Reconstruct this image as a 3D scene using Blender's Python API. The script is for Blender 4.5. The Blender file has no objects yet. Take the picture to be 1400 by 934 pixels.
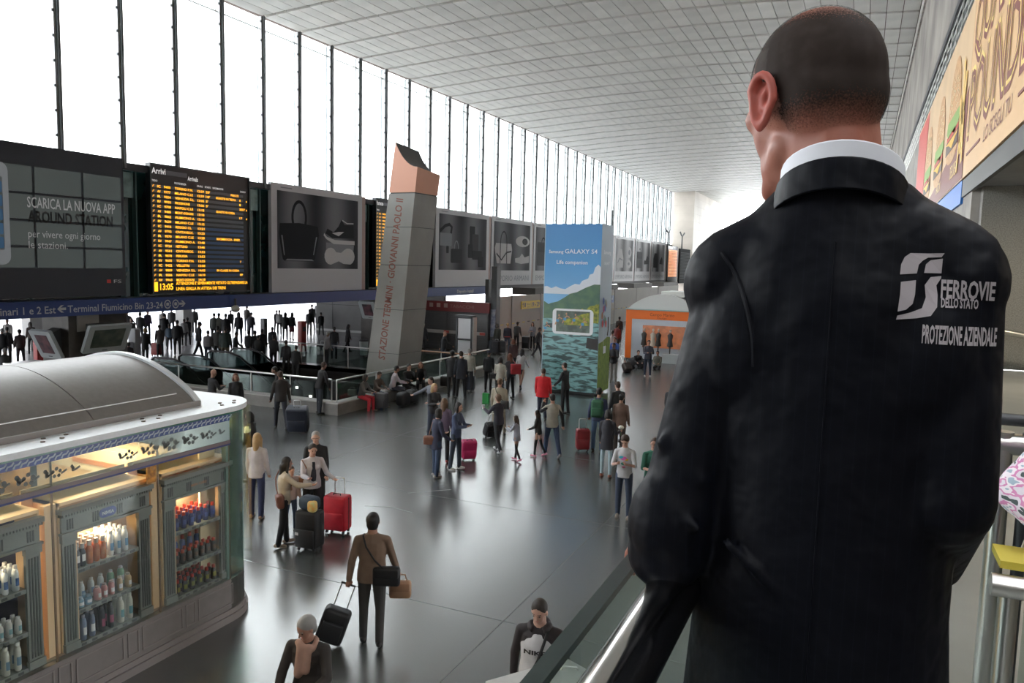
import bpy, math, random
import numpy as np
from mathutils import Vector, Matrix
from mathutils.bvhtree import BVHTree
random.seed(7)
SC = bpy.context.scene
COL = SC.collection
PI = math.pi
# ------------------------------------------------------------------ camera
H = 5.1                                  # eye height above the concourse floor
cam_d = bpy.data.cameras.new('camera'); cam = bpy.data.objects.new('camera', cam_d); COL.objects.link(cam)
cam_d.sensor_width = 36.0; cam_d.lens = 1047.0 / 1400 * 36
cam_d.clip_start = 0.05; cam_d.clip_end = 600
Rm = Matrix([[0.9093361603870729, -0.06257963380743661, 0.41132898857851324], [0.4153924924008864, 0.08048229540267174, -0.9060748740494334], [0.02359713265367471, 0.9947896207536768, 0.09918057154140954]])
cam.matrix_world = Matrix.Translation((0, 0, H)) @ Rm.to_4x4()
SC.camera = cam
# ------------------------------------------------------------------ daylight (flat bright overcast sky), exposure
W = bpy.data.worlds.new('overcast_sky'); SC.world = W; W.use_nodes = True
bg = W.node_tree.nodes['Background']; bg.inputs[0].default_value = (0.97, 0.98, 1.0, 1); bg.inputs[1].default_value = 4.6
vs = SC.view_settings
vs.view_transform = 'Standard'; vs.look = 'None'; vs.gamma = 1; vs.exposure = 1.35; vs.use_curve_mapping = False
try:
    SC.cycles.max_bounces = 10; SC.cycles.diffuse_bounces = 5; SC.cycles.transparent_max_bounces = 24
    SC.cycles.glossy_bounces = 4; SC.cycles.sample_clamp_indirect = 8
except Exception: pass

# ================================================================== helpers
_mats = {}
def mat(name, col, rough=0.6, metal=0.0, emit=0.0, noise=0.0, scale=8.0, bump=0.0, spec=0.5, alpha=None, ecol=None, col2=None, sheen=0.0, coord='Object'):
    if name in _mats: return _mats[name]
    m = bpy.data.materials.new(name); m.use_nodes = True; _mats[name] = m
    nt = m.node_tree; N = nt.nodes; L = nt.links; p = N['Principled BSDF']
    p.inputs['Base Color'].default_value = (*col, 1); p.inputs['Roughness'].default_value = rough
    p.inputs['Metallic'].default_value = metal; p.inputs['Specular IOR Level'].default_value = spec
    if sheen: p.inputs['Sheen Weight'].default_value = sheen
    if emit:
        p.inputs['Emission Color'].default_value = (*(ecol or col), 1); p.inputs['Emission Strength'].default_value = emit
    if noise or bump:
        tc = N.new('ShaderNodeTexCoord'); nz = N.new('ShaderNodeTexNoise')
        nz.inputs['Scale'].default_value = scale; nz.inputs['Detail'].default_value = 5
        L.new(tc.outputs[coord], nz.inputs['Vector'])
        if noise:
            mx = N.new('ShaderNodeMix'); mx.data_type = 'RGBA'
            c2 = col2 or tuple(max(0, c * (1 - noise)) for c in col)
            mx.inputs[6].default_value = (*col, 1); mx.inputs[7].default_value = (*c2, 1)
            rp = N.new('ShaderNodeMapRange'); rp.inputs[1].default_value = .35; rp.inputs[2].default_value = .65
            L.new(nz.outputs['Fac'], rp.inputs[0]); L.new(rp.outputs[0], mx.inputs[0]); L.new(mx.outputs[2], p.inputs['Base Color'])
        if bump:
            b = N.new('ShaderNodeBump'); b.inputs['Strength'].default_value = bump; b.inputs['Distance'].default_value = .02
            L.new(nz.outputs['Fac'], b.inputs['Height']); L.new(b.outputs[0], p.inputs['Normal'])
    return m
def glassmat(name, tint, alpha, rough=0.02):
    "thin architectural glass: transparent with a glossy coat"
    if name in _mats: return _mats[name]
    m = bpy.data.materials.new(name); m.use_nodes = True; _mats[name] = m
    nt = m.node_tree; N = nt.nodes; L = nt.links; N.remove(N['Principled BSDF'])
    tr = N.new('ShaderNodeBsdfTransparent'); tr.inputs[0].default_value = (*tint, 1)
    gl = N.new('ShaderNodeBsdfGlossy'); gl.inputs['Roughness'].default_value = rough; gl.inputs[0].default_value = (.9, .95, .95, 1)
    fr = N.new('ShaderNodeFresnel'); fr.inputs[0].default_value = 1.45
    mr = N.new('ShaderNodeMath'); mr.operation = 'MULTIPLY'; mr.inputs[1].default_value = alpha
    mx = N.new('ShaderNodeMixShader'); L.new(fr.outputs[0], mr.inputs[0]); L.new(mr.outputs[0], mx.inputs[0])
    L.new(tr.outputs[0], mx.inputs[1]); L.new(gl.outputs[0], mx.inputs[2]); L.new(mx.outputs[0], N['Material Output'].inputs[0])
    return m
_org = {}                                # world origin of every parent, so children can be given in world space
class MB:
    "collects shapes (world coordinates) and links them as ONE mesh object"
    def __init__(s, M=None): s.v = []; s.f = []; s.n = 0; s.M = M
    def add(s, v, f):
        v = np.asarray(v, float).reshape(-1, 3)
        if s.M is not None:
            A = np.array(s.M); v = v @ A[:3, :3].T + A[:3, 3]
        s.v.append(v); n = s.n
        s.f.extend([tuple(i + n for i in q) for q in f]); s.n += len(v); return s
    def box(s, x0, x1, y0, y1, z0, z1):
        v = [(x, y, z) for z in (z0, z1) for y in (y0, y1) for x in (x0, x1)]
        return s.add(v, [(0, 2, 3, 1), (4, 5, 7, 6), (0, 1, 5, 4), (2, 6, 7, 3), (0, 4, 6, 2), (1, 3, 7, 5)])
    def hexa(s, b, t):
        "b, t: four corners each (counter-clockwise from above)"
        return s.add(list(b) + list(t), [(3, 2, 1, 0), (4, 5, 6, 7), (0, 1, 5, 4), (1, 2, 6, 5), (2, 3, 7, 6), (3, 0, 4, 7)])
    def rbox(s, c, d, r=.02, seg=3):
        "box with rounded edges: centre c, full size d"
        hx, hy, hz = [max(q / 2 - r, 1e-4) for q in d]; V = []; K = 4 * (seg + 1)
        rings = []
        for j in range(2 * (seg + 1)):
            top = j > seg; a = (j - seg - 1 if top else j - seg) * PI / 2 / seg if seg else 0
            z = (hz if top else -hz) + r * math.sin(a); rr = r * math.cos(a)
            for k in range(4):
                sx = (1, -1, -1, 1)[k]; sy = (1, 1, -1, -1)[k]
                for i in range(seg + 1):
                    b = PI / 2 * (k + i / seg)
                    V.append((c[0] + sx * hx + rr * math.cos(b), c[1] + sy * hy + rr * math.sin(b), c[2] + z))
        F = []; R_ = 2 * (seg + 1)
        for j in range(R_ - 1):
            for i in range(K):
                a = j * K + i; b = j * K + (i + 1) % K; F.append((a, b, b + K, a + K))
        F.append(tuple(range(K - 1, -1, -1))); F.append(tuple(range((R_ - 1) * K, R_ * K)))
        return s.add(V, F)
    def tube(s, pts, r, seg=10, caps=True):
        pts = [Vector(p) for p in pts]; n = len(pts); rs = r if hasattr(r, '__len__') else [r] * n
        V = []; up = None
        for i, p in enumerate(pts):
            t = ((pts[min(i + 1, n - 1)] - p).normalized() + (p - pts[max(i - 1, 0)]).normalized()).normalized() if 0 < i < n - 1 else (pts[min(i + 1, n - 1)] - pts[max(i - 1, 0)]).normalized()
            if up is None: up = t.orthogonal().normalized()
            u = (up - t * up.dot(t)).normalized(); w = t.cross(u); up = u
            for k in range(seg):
                a = 2 * PI * k / seg; V.append(p + (u * math.cos(a) + w * math.sin(a)) * rs[i])
        F = []
        for i in range(n - 1):
            for k in range(seg):
                a = i * seg + k; b = i * seg + (k + 1) % seg; F.append((a, b, b + seg, a + seg))
        if caps: F.append(tuple(range(seg - 1, -1, -1))); F.append(tuple(range((n - 1) * seg, n * seg)))
        return s.add([tuple(v) for v in V], F)
    def lathe(s, c, prof, seg=14, axis=(0, 0, 1)):
        "prof: (radius, height) pairs along axis from c"
        a = Vector(axis).normalized(); u = a.orthogonal().normalized(); w = a.cross(u); c = Vector(c); V = []
        for r, h in prof:
            for k in range(seg):
                t = 2 * PI * k / seg; V.append(tuple(c + a * h + (u * math.cos(t) + w * math.sin(t)) * r))
        n = len(prof); F = [(i * seg + k, i * seg + (k + 1) % seg, (i + 1) * seg + (k + 1) % seg, (i + 1) * seg + k) for i in range(n - 1) for k in range(seg)]
        F.append(tuple(range(seg - 1, -1, -1))); F.append(tuple(range((n - 1) * seg, n * seg)))
        return s.add(V, F)
    def ell(s, c, r, rot=None, seg=14, rings=9):
        V = [];
        for j in range(rings + 1):
            ph = -PI / 2 + PI * j / rings; cz = math.sin(ph); cr = math.cos(ph)
            if j in (0, rings): V.append((0, 0, cz * r[2])); continue
            for k in range(seg):
                t = 2 * PI * k / seg; V.append((cr * math.cos(t) * r[0], cr * math.sin(t) * r[1], cz * r[2]))
        F = []; ix = lambda j, k: 0 if j == 0 else (len(V) - 1 if j == rings else 1 + (j - 1) * seg + k % seg)
        for j in range(rings):
            for k in range(seg):
                q = [ix(j, k), ix(j, k + 1), ix(j + 1, k + 1), ix(j + 1, k)]
                q = [x for i, x in enumerate(q) if x not in q[:i]]; F.append(tuple(q))
        V = np.array(V)
        if rot is not None: V = V @ np.array(rot.to_3x3()).T
        return s.add(V + np.array(c), F)
    def cap(s, p0, p1, r0, r1, seg=12):
        "tapered capsule"
        p0 = Vector(p0); p1 = Vector(p1); d = p1 - p0
        if d.length < 1e-5: return s.ell(p0, (r0, r0, r0))
        L_ = d.length; prof = [(max(r0 * math.cos(a), 1e-4), r0 * math.sin(a)) for a in (-PI / 2, -PI / 3, -PI / 6, 0)] + [(max(r1 * math.cos(a), 1e-4), L_ + r1 * math.sin(a)) for a in (0, PI / 6, PI / 3, PI / 2)]
        return s.lathe(p0, prof, seg, d)
    def rings(s, rs, seg=16):
        "loft of elliptical rings: (centre, rx, ry, frame) ; frame = 3x3 or None"
        V = []
        for c, rx, ry, fr in rs:
            for k in range(seg):
                t = 2 * PI * k / seg; v = Vector((rx * math.cos(t), ry * math.sin(t), 0))
                V.append(tuple(Vector(c) + (fr @ v if fr is not None else v)))
        n = len(rs); F = [(i * seg + k, i * seg + (k + 1) % seg, (i + 1) * seg + (k + 1) % seg, (i + 1) * seg + k) for i in range(n - 1) for k in range(seg)]
        F.append(tuple(range(seg - 1, -1, -1))); F.append(tuple(range((n - 1) * seg, n * seg)))
        return s.add(V, F)
    def poly(s, pts, o, u, w, t):
        "flat outline pts (a, b) -> o + a*u + b*w, thickness t along u x w (towards the viewer)"
        o = Vector(o); u = Vector(u); w = Vector(w); nn = u.cross(w).normalized() * t
        A = [tuple(o + u * a + w * b + nn) for a, b in pts]; B = [tuple(o + u * a + w * b) for a, b in pts]; n = len(pts)
        return s.add(A + B, [tuple(range(n)), tuple(range(2 * n - 1, n - 1, -1))] + [(i, n + i, n + (i + 1) % n, (i + 1) % n) for i in range(n)])
    def mesh(s, name, origin=(0, 0, 0)):
        v = np.concatenate(s.v) - np.array(origin)
        me = bpy.data.meshes.new(name); me.from_pydata(v.tolist(), [], s.f); me.update(); return me
    def build(s, name, m, parent=None, smooth=False, base=None, label=None):
        "link as one object; a thing of its own gets its origin at base"
        o_ = _org[parent.name] if parent is not None else Vector(base or (0, 0, 0))
        me = s.mesh(name, o_)
        if m is not None: me.materials.append(m)
        if smooth: me.polygons.foreach_set('use_smooth', [True] * len(me.polygons)); me.set_sharp_from_angle(angle=math.radians(48))
        o = bpy.data.objects.new(name, me); COL.objects.link(o)
        if parent is not None: o.parent = parent
        else: o.location = o_
        _org[o.name] = o_
        if label: o['label'] = label
        return o
def tag(o, label=None, cat=None, group=None, kind=None):
    if label: o['label'] = label
    if cat: o['category'] = cat
    if group: o['group'] = group
    if kind: o['kind'] = kind
    return o
def thing(name, loc, label, cat, group=None):
    loc = tuple(loc) + (0,) * (3 - len(loc)); o = bpy.data.objects.new(name, None); COL.objects.link(o); o.location = loc; o.empty_display_size = .2
    _org[o.name] = Vector(loc); return tag(o, label, cat, group)
def struct(name, loc=(0, 0, 0)):
    o = bpy.data.objects.new(name, None); COL.objects.link(o); o.location = loc; _org[o.name] = Vector(loc); o['kind'] = 'structure'; return o
def copy_tree(o, parent=None):
    c = o.copy(); COL.objects.link(c); _org[c.name] = _org[o.name]
    if parent is not None: c.parent = parent
    for ch in list(o.children): copy_tree(ch, c)
    return c
_fc = bpy.data.curves.new('lettering', 'FONT'); _fo = bpy.data.objects.new('lettering', _fc)
def glyphs(body, bold=0.0, shear=0.0, space=1.0, res=2):
    _fc.body = body; _fc.offset = bold; _fc.shear = shear; _fc.space_character = space; _fc.resolution_u = res
    _fc.fill_mode = 'FRONT'; _fc.extrude = 0
    me = bpy.data.meshes.new_from_object(_fo)
    v = np.array([tuple(x.co) for x in me.vertices]) if len(me.vertices) else np.zeros((0, 3)); f = [tuple(p.vertices) for p in me.polygons]
    bpy.data.meshes.remove(me); return v, f
def text(body, o, u, w, width=None, height=.2, m=None, parent=None, name='lettering', bold=0.0, align='l', shear=0.0, space=1.0, up=0.004, mb=None):
    "lettering laid on the plane o + a*u + b*w (u, w unit vectors); o = left (or centre) of the baseline"
    v, f = glyphs(body, bold, shear, space)
    if not len(v): return None
    x0, x1 = v[:, 0].min(), v[:, 0].max(); nl = body.count('\n')
    s = height / .72 ; sx = (width / (x1 - x0)) if width else s
    a = (v[:, 0] - x0) * sx; b = v[:, 1] * s
    if align == 'c': a = a - a.max() / 2
    if align == 'r': a = a - a.max()
    u = np.array(Vector(u).normalized()); w = np.array(Vector(w).normalized()); nn = np.cross(u, w)
    P = np.array(o, float) + np.outer(a, u) + np.outer(b, w) + nn * up
    q = mb or MB(); q.add(P, f)
    return q if mb is not None else q.build(name, m, parent)
def rrect(x0, x1, y0, y1, r, n=4):
    P = []
    for cx, cy, a0 in ((x1 - r, y1 - r, 0), (x0 + r, y1 - r, 90), (x0 + r, y0 + r, 180), (x1 - r, y0 + r, 270)):
        for i in range(n + 1):
            a = math.radians(a0 + 90 * i / n); P.append((cx + r * math.cos(a), cy + r * math.sin(a)))
    return P
_temp = []
def remesh_now(mb, voxel, smooth=3):
    "fuse overlapping closed pieces into one continuous skin"
    me = mb.mesh('skin'); o = bpy.data.objects.new('skin', me); COL.objects.link(o)
    r = o.modifiers.new('r', 'REMESH'); r.mode = 'VOXEL'; r.voxel_size = voxel; r.use_smooth_shade = True
    if smooth: sm = o.modifiers.new('s', 'SMOOTH'); sm.iterations = smooth; sm.factor = .5
    bpy.context.view_layer.update(); dg = bpy.context.evaluated_depsgraph_get()
    out = bpy.data.meshes.new_from_object(o.evaluated_get(dg)); bpy.data.objects.remove(o); return out
_bake = []
def skin(mb, name, m, parent, voxel, smooth=3, label=None):
    "the same, fused in one pass at the end of the script"
    o = mb.build(name, None, parent, label=label); o.data.materials.append(m)
    r = o.modifiers.new('r', 'REMESH'); r.mode = 'VOXEL'; r.voxel_size = voxel; r.use_smooth_shade = True
    if smooth: sm = o.modifiers.new('s', 'SMOOTH'); sm.iterations = smooth; sm.factor = .5
    _bake.append((o, m)); return o
X_, Y_, Z_ = Vector((1, 0, 0)), Vector((0, 1, 0)), Vector((0, 0, 1))

# ================================================================== the setting
M_conc = mat('concrete', (.42, .40, .37), .8, noise=.3, scale=1.5, bump=.2)
M_dark = mat('dark_metal', (.035, .04, .045), .45)
M_steel = mat('brushed_steel', (.62, .62, .60), .28, metal=1.0)
M_black = mat('black_plastic', (.012, .012, .014), .4)
# ceiling: slightly vaulted, panels between cross beams
def zc(x):
    xs = (-24, -19.5, -15.5, -11, -8, -5, 1.6); zs = (15.4, 15.68, 15.84, 15.96, 16.0, 15.95, 15.6)
    return float(np.interp(x, xs, zs))
BAY = 2.335; Y0 = 24.01; YEND = 127.0; YBACK = -14.0
ceil = struct('ceiling')
q = MB(); xs = [-24.4, -19.5, -15.5, -11, -8, -5, 1.7]
for a, b in zip(xs[:-1], xs[1:]):
    q.hexa([(a, YBACK, zc(a) + .09), (b, YBACK, zc(b) + .09), (b, YEND + .5, zc(b) + .09), (a, YEND + .5, zc(a) + .09)],
           [(a, YBACK, zc(a) + .5), (b, YBACK, zc(b) + .5), (b, YEND + .5, zc(b) + .5), (a, YEND + .5, zc(a) + .5)])
q.build('slab', mat('ceiling_joint', (.13, .10, .085), .9), ceil)
mt_tile = mat('ceiling_panel', (.76, .75, .71), .55, noise=.12, scale=.9)
nt = mt_tile.node_tree; oi = nt.nodes.new('ShaderNodeObjectInfo'); hs = nt.nodes.new('ShaderNodeHueSaturation')
src = nt.nodes['Principled BSDF'].inputs['Base Color'].links[0].from_socket
mrn = nt.nodes.new('ShaderNodeMapRange'); mrn.inputs[3].default_value = .90; mrn.inputs[4].default_value = 1.07
nt.links.new(oi.outputs['Random'], mrn.inputs[0]); nt.links.new(mrn.outputs[0], hs.inputs['Value']); nt.links.new(src, hs.inputs['Color']); nt.links.new(hs.outputs[0], nt.nodes['Principled BSDF'].inputs['Base Color'])
TW = .605; NX = 42
rest = MB(); tile_me = None
for k in range(-16, 45):
    ya = Y0 + k * BAY + .075; yb = Y0 + (k + 1) * BAY - .075
    if yb > YEND: break
    for i in range(NX):
        xa = -24 + i * TW + .014; xb = xa + TW - .028; za = zc(xa); zb = zc(xb)
        if 0 <= k < 7:
            if tile_me is None:
                h = (xb - xa) / 2; l = (yb - ya) / 2
                t = MB(); t.hexa([(-h, -l, -.03), (h, -l, -.03), (h, l, 0), (-h, l, 0)], [(-h, -l, .06), (h, -l, .06), (h, l, .06), (-h, l, .06)])
                tile_me = t.mesh('ceiling_panel'); tile_me.materials.append(mt_tile)
            o = bpy.data.objects.new('ceiling_panel', tile_me); COL.objects.link(o); o.parent = ceil
            o.location = ((xa + xb) / 2, (ya + yb) / 2, (za + zb) / 2 + .03); o.rotation_euler = (random.uniform(-.003, .003), -math.atan2(zb - za, xb - xa), 0)
        else:
            rest.hexa([(xa, ya, za), (xb, ya, zb), (xb, yb, zb + .03), (xa, yb, za + .03)], [(xa, ya, za + .09), (xb, ya, zb + .09), (xb, yb, zb + .09), (xa, yb, za + .09)])
tag(rest.build('ceiling_panels', mt_tile, ceil), kind='stuff')

# floors: concourse with the escalator opening, brighter stone beyond the facade
WX0, WX1, WY0, WY1 = -26.6, -15.9, 20.75, 29.85
def floor_mat():
    m = bpy.data.materials.new('polished_floor'); m.use_nodes = True; N = m.node_tree.nodes; L = m.node_tree.links; p = N['Principled BSDF']
    tc = N.new('ShaderNodeTexCoord')
    n1 = N.new('ShaderNodeTexNoise'); n1.inputs['Scale'].default_value = .55; n1.inputs['Detail'].default_value = 2; L.new(tc.outputs['Object'], n1.inputs['Vector'])
    mx = N.new('ShaderNodeMix'); mx.data_type = 'RGBA'; mx.inputs[6].default_value = (.055, .060, .060, 1); mx.inputs[7].default_value = (.075, .08, .078, 1)
    L.new(n1.outputs['Fac'], mx.inputs[0]); L.new(mx.outputs[2], p.inputs['Base Color'])
    p.inputs['Roughness'].default_value = .25
    
    p.inputs['Specular IOR Level'].default_value = .9; p.inputs['IOR'].default_value = 1.95
    return m
M_floor = floor_mat()
fl = struct('floor')
q = MB(); E = 24.0
q.box(-24, 30, YBACK, WY0, -.2, 0).box(-24, 30, WY1, 145, -.2, 0).box(WX1, 30, WY0, WY1, -.2, 0)
q.build('floor_slab', M_floor, fl)
q = MB(); q.box(-70, -24, YBACK, WY0, -.2, 0).box(-70, -24, WY1, 145, -.2, 0).box(-70, WX0, WY0, WY1, -.2, 0)
q.build('outer_floor_slab', mat('pale_stone_floor', (.34, .34, .36), .22, noise=.15, scale=.7), fl)
q = MB()
for y in (9.6, 14.3, 19.0, 33.0, 40.0): q.box(-15.8, 3, y, y + .012, 0, .0015)
for x in (-12.2, -4.4): q.box(x, x + .012, 0, 34, 0, .0015)
q.build('floor_joint', mat('floor_joint', (.12, .125, .125), .5), fl)
q = MB()
q.tube([(-9.2, 13.0, .001), (-8.7, 13.2, .001), (-8.1, 13.1, .001)], .004, 4).tube([(-8.9, 14.2, .001), (-8.2, 14.9, .001)], .004, 4)
q.build('floor_scratch', mat('scratch', (.35, .35, .35), .6), fl)

# well of the escalators
well = struct('trim_1')
q = MB(); q.box(WX0 - .2, WX0, WY0, WY1, -5, 0).box(WX1, WX1 + .2, WY0, WY1, -5, -.01).box(WX0, WX1, WY1, WY1 + .2, -5, -.01).box(WX0, WX1, WY0 - .2, WY0, -5, -.01).box(WX0, WX1, WY0, WY1, -5.2, -5)
q.build('well_wall', mat('dark_stone', (.045, .042, .04), .6, noise=.3, scale=2), well)
M_plinth = mat('stone_plinth', (.20, .19, .175), .55, noise=.25, scale=3)
q = MB(); q.box(WX1, WX1 + .38, WY0 - .38, WY1 + 2.6, 0, .38).box(WX0, WX1, WY0 - .38, WY0, 0, .38)
q.build('plinth', M_plinth, well)
q = MB(); q.box(WX1 - .02, WX1 + .4, WY0 - .4, WY1 + 2.62, .38, .42).box(WX0, WX1 - .02, WY0 - .4, WY0, .38, .42)
q.build('plinth_cap', mat('plinth_cap', (.42, .41, .39), .4), well)
M_rail_glass = glassmat('rail_glass', (.60, .66, .64), .45)
def railing(name, a, b, n, z0, z1, label, m_top, r=.03, parts=None):
    t = thing(name, (a[0], a[1], 0), label, 'railing', 'railings around the escalator opening')
    a = Vector((*a, 0)); b = Vector((*b, 0))
    MB().tube([a + Z_ * z1, b + Z_ * z1], r, 12).build('handrail', m_top, t, True)
    for i in range(n + 1):
        p = a.lerp(b, i / n); MB().tube([p + Z_ * z0, p + Z_ * (z1 - r)], .022, 8).build('post', M_steel, t, True)
        if i < n:
            c = a.lerp(b, (i + 1) / n); d = (c - p).normalized(); s = d.cross(Z_) * .006; p1 = p + d * .06; c1 = c - d * .06
            MB().hexa([p1 - s + Z_ * (z0 + .05), p1 + s + Z_ * (z0 + .05), c1 + s + Z_ * (z0 + .05), c1 - s + Z_ * (z0 + .05)],
                      [p1 - s + Z_ * (z1 - .12), p1 + s + Z_ * (z1 - .12), c1 + s + Z_ * (z1 - .12), c1 - s + Z_ * (z1 - .12)]).build('glass_pane', M_rail_glass, t)
    return t
M_wood = mat('rail_wood', (.42, .20, .10), .35)
railing('well_railing', (-15.7, 20.55), (-15.7, 32.0), 5, .42, 1.15, 'long steel railing on a low stone plinth, people sitting below it', M_steel)
railing('well_railing', (-15.9, 20.55), (-26.4, 20.55), 6, .42, 1.15, 'steel railing on the plinth running left from the corner behind the kiosk', M_steel)
railing('well_railing', (-20.9, 30.1), (-26.6, 30.1), 4, 0, 1.0, 'far glass railing left of the leaning pylon', M_steel)
railing('well_railing', (-15.9, 30.4), (-18.8, 30.4), 2, 0, 1.05, 'short railing with a brown wooden handrail right of the leaning pylon', M_wood)
# escalators going down towards the right
for n, (ya, yb) in enumerate(((22.4, 23.8), (25.4, 26.8))):
    t = thing('escalator', (-26, (ya + yb) / 2, 0), ('dark escalator with glass sides nearest the kiosk, going down' , 'second dark escalator behind the first one, going down')[n], 'escalator', 'escalators in the floor opening')
    for y in (ya, yb):
        P = [(-26.4, y, 0), (-25.2, y, 0), (-18.2, y, -4.1), (-17, y, -4.1)]
        MB().tube([(-26.5, y, .55), (-26.5, y, .85), (-26.3, y, .98), (-25.2, y, .98), (-24.6, y, .82), (-18.2, y, -3.1), (-17, y, -3.1)], .045, 8).build('handrail', M_black, t, True)
        MB().add([(x, y + d, z) for x, z in ((-26.4, .05), (-25.2, .05), (-18.2, -4.0), (-18.2, -3.15), (-24.7, .80), (-25.2, .92), (-26.4, .92)) for d in (-.01, .01)],
                 [tuple(range(0, 14, 2)), tuple(range(13, 0, -2))] + [(2 * i, 2 * i + 1, (2 * i + 3) % 14, (2 * i + 2) % 14) for i in range(7)]).build('side_panel', glassmat('escalator_glass', (.22, .26, .26), .3), t)
        MB().hexa([(-26.4, y - .1, -.4), (-25.2, y - .1, -.4), (-25.2, y + .1, -.4), (-26.4, y + .1, -.4)], [(-26.4, y - .1, .05), (-25.2, y - .1, .05), (-25.2, y + .1, .05), (-26.4, y + .1, .05)]).hexa(
            [(-25.2, y - .1, -.5), (-18.2, y - .1, -4.6), (-18.2, y + .1, -4.6), (-25.2, y + .1, -.5)], [(-25.2, y - .1, .05), (-18.2, y - .1, -4.05), (-18.2, y + .1, -4.05), (-25.2, y + .1, .05)]).build('skirt', M_steel, t)
    for i in range(22):
        x = -25.2 + i * .32; z = -.06 - i * .187
        MB().box(x, x + .32, ya + .1, yb - .1, z - .19, z).build('step', M_dark, t)
for i, (x, z) in enumerate(((-21.6, .18), (-20.9, -.12), (-20.2, -.42), (-18.8, -1.02))):
    MB().box(x - .05, x + .05, WY0 + 3.96, WY0 + 4.0, z - .04, z + .04).build('step_light', mat('small_lamp', (1, .95, .85), emit=6), well)
MB().box(-20.6, -16.2, WY0 + 4.0, WY0 + 4.25, -4, .3).build('divider_wall', mat('divider', (.03, .03, .03), .5), well)

# ------------------------------------------------------------------ left glazed facade
wl = struct('window_1'); XF = -24.1
M_mull = mat('mullion_grey', (.13, .14, .145), .45, metal=.3); M_mull2 = mat('mullion_alu', (.30, .31, .31), .4, metal=.4)
M_pane = glassmat('window_glass', (.97, .985, .985), .5)
mm = None; clips = None
k0 = int((YBACK - Y0) // BAY) + 1; k1 = int((105 - Y0) // BAY)
for k in range(k0, k1 + 1):
    y = Y0 + k * BAY
    if mm is None:
        q = MB(); q.box(-.22, .19, -.045, .045, 8.2, 15.42); mm = q.mesh('mullion'); mm.materials.append(M_mull)
        q = MB(); q.box(-.06, .12, -.13, -.05, 8.2, 15.40); m2 = q.mesh('mullion_cover'); m2.materials.append(M_mull2)
        q = MB()
        for j in range(9): q.box(.10, .15, -.19, -.13, 8.9 + j * .78, 8.98 + j * .78)
        m3 = q.mesh('clip_row'); m3.materials.append(M_dark)
        q = MB(); q.box(-.012, .012, .06, BAY - .16, 8.4, 15.35); m4 = q.mesh('glass_pane'); m4.materials.append(M_pane)
        q = MB(); q.box(-.06, .03, .055, BAY - .15, 14.88, 14.91); m5 = q.mesh('transom'); m5.materials.append(M_mull2)
    mu = None
    for nm, me in (('mullion', mm), ('mullion_cover', m2), ('clip_row', m3), ('glass_pane', m4), ('transom', m5)):
        o = bpy.data.objects.new(nm, me); COL.objects.link(o); o.location = (XF, y, 0); o.parent = wl
        if nm == 'clip_row': o['kind'] = 'stuff'
MB().box(XF - .2, XF + .12, YBACK, 105, 8.15, 8.4).build('sill_beam', M_dark, wl)
# lower dark teal glazing behind the boards
wlow = struct('wall_left'); M_teal = mat('dark_teal_glass', (.012, .045, .045), .12, spec=.8, noise=.5, scale=.6)
q = MB(); q.box(XF - .35, XF - .25, YBACK, 104.8, 3.6, 8.2); q.build('teal_glazing', M_teal, wlow)
for y in (19.35, 19.9, 25.6, 26.2, 33.7, 34.3, 40.0, 40.6):
    MB().box(XF - .25, XF - .05, y, y + .06, 3.6, 8.2).build('curtain_post', mat('teal_frame', (.03, .07, .07), .3), wlow)
for y in (20.0, 26.3, 34.4, 40.4): MB().box(XF - .25, XF - .15, y - .55, y - .02, 7.2, 8.1).build('pale_pane', mat('pale_teal', (.22, .34, .33), .25, noise=.4, scale=3), wlow)
MB().box(XF - .4, XF + .05, YBACK, 104.8, 3.35, 3.62).build('beam', mat('beam_dark', (.05, .05, .055), .6), wlow)
# end pillar, end window, right wall, back wall, outside wall
M_trav = mat('travertine', (.66, .60, .53), .6, noise=.16, scale=.35)
pl = struct('wall_far')
for j in range(15):
    z = .0 + j * 1.05
    MB().box(-24.05, -21.2, 105, 127, z + .012, min(z + 1.05, 15.62)).build('stone_course', M_trav, pl)
MB().box(-24, -21.25, 105.05, 126.9, 0, 15.5).build('pillar_core', M_conc, pl)
MB().box(-21.2, 2, 127, 127.6, 0, 4.0).build('end_wall', M_conc, pl)
we = struct('window_2')
for i in range(11):
    x = -21.1 + i * 2.3
    MB().box(x - .05, x + .05, 126.9, 127.15, 4, 15.8).build('mullion', M_mull, we)
    MB().box(x + .05, x + 2.25, 127.0, 127.02, 4, 15.7).build('glass_pane', M_pane, we)
wr = struct('wall_right')
MB().box(1.47, 1.9, YBACK, 127.5, 10.75, 15.9).build('upper_wall', mat('stained_concrete', (.40, .37, .33), .85, noise=.35, scale=.5, bump=.3, col2=(.24, .22, .20)), wr)
for k in range(26):
    y = 6 + k * 4.1
    MB().box(1.40, 1.47, y, y + 4.06, 14.9, 15.45).build('cornice_block', mat('pale_stone_edge', (.50, .47, .43), .8, noise=.4, scale=2.5, bump=.5), wr)
MB().box(1.5, 1.9, 29.7, 127, 6.8, 10.7).build('lower_wall', M_conc, wr)
MB().box(1.44, 1.62, YBACK, 120, 10.6, 10.78).build('ledge', M_dark, wr)
MB().box(3.2, 3.3, YBACK, 120, 6.6, 10.7).build('recess_wall', mat('recess_dark', (.05, .05, .05), .8), wr)
MB().box(1.52, 12, YBACK, 60, 6.50, 6.72).build('soffit', mat('soffit_grey', (.27, .27, .27), .7, noise=.15, scale=2), wr)
MB().box(1.47, 1.53, YBACK, 60, 6.45, 6.74).build('soffit_edge', mat('soffit_edge', (.045, .042, .04), .5), wr)
wm = struct('wall_back')
MB().box(-24.4, 12, YBACK - .3, YBACK, 0, 16.2).build('back_wall', M_conc, wm)
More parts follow.
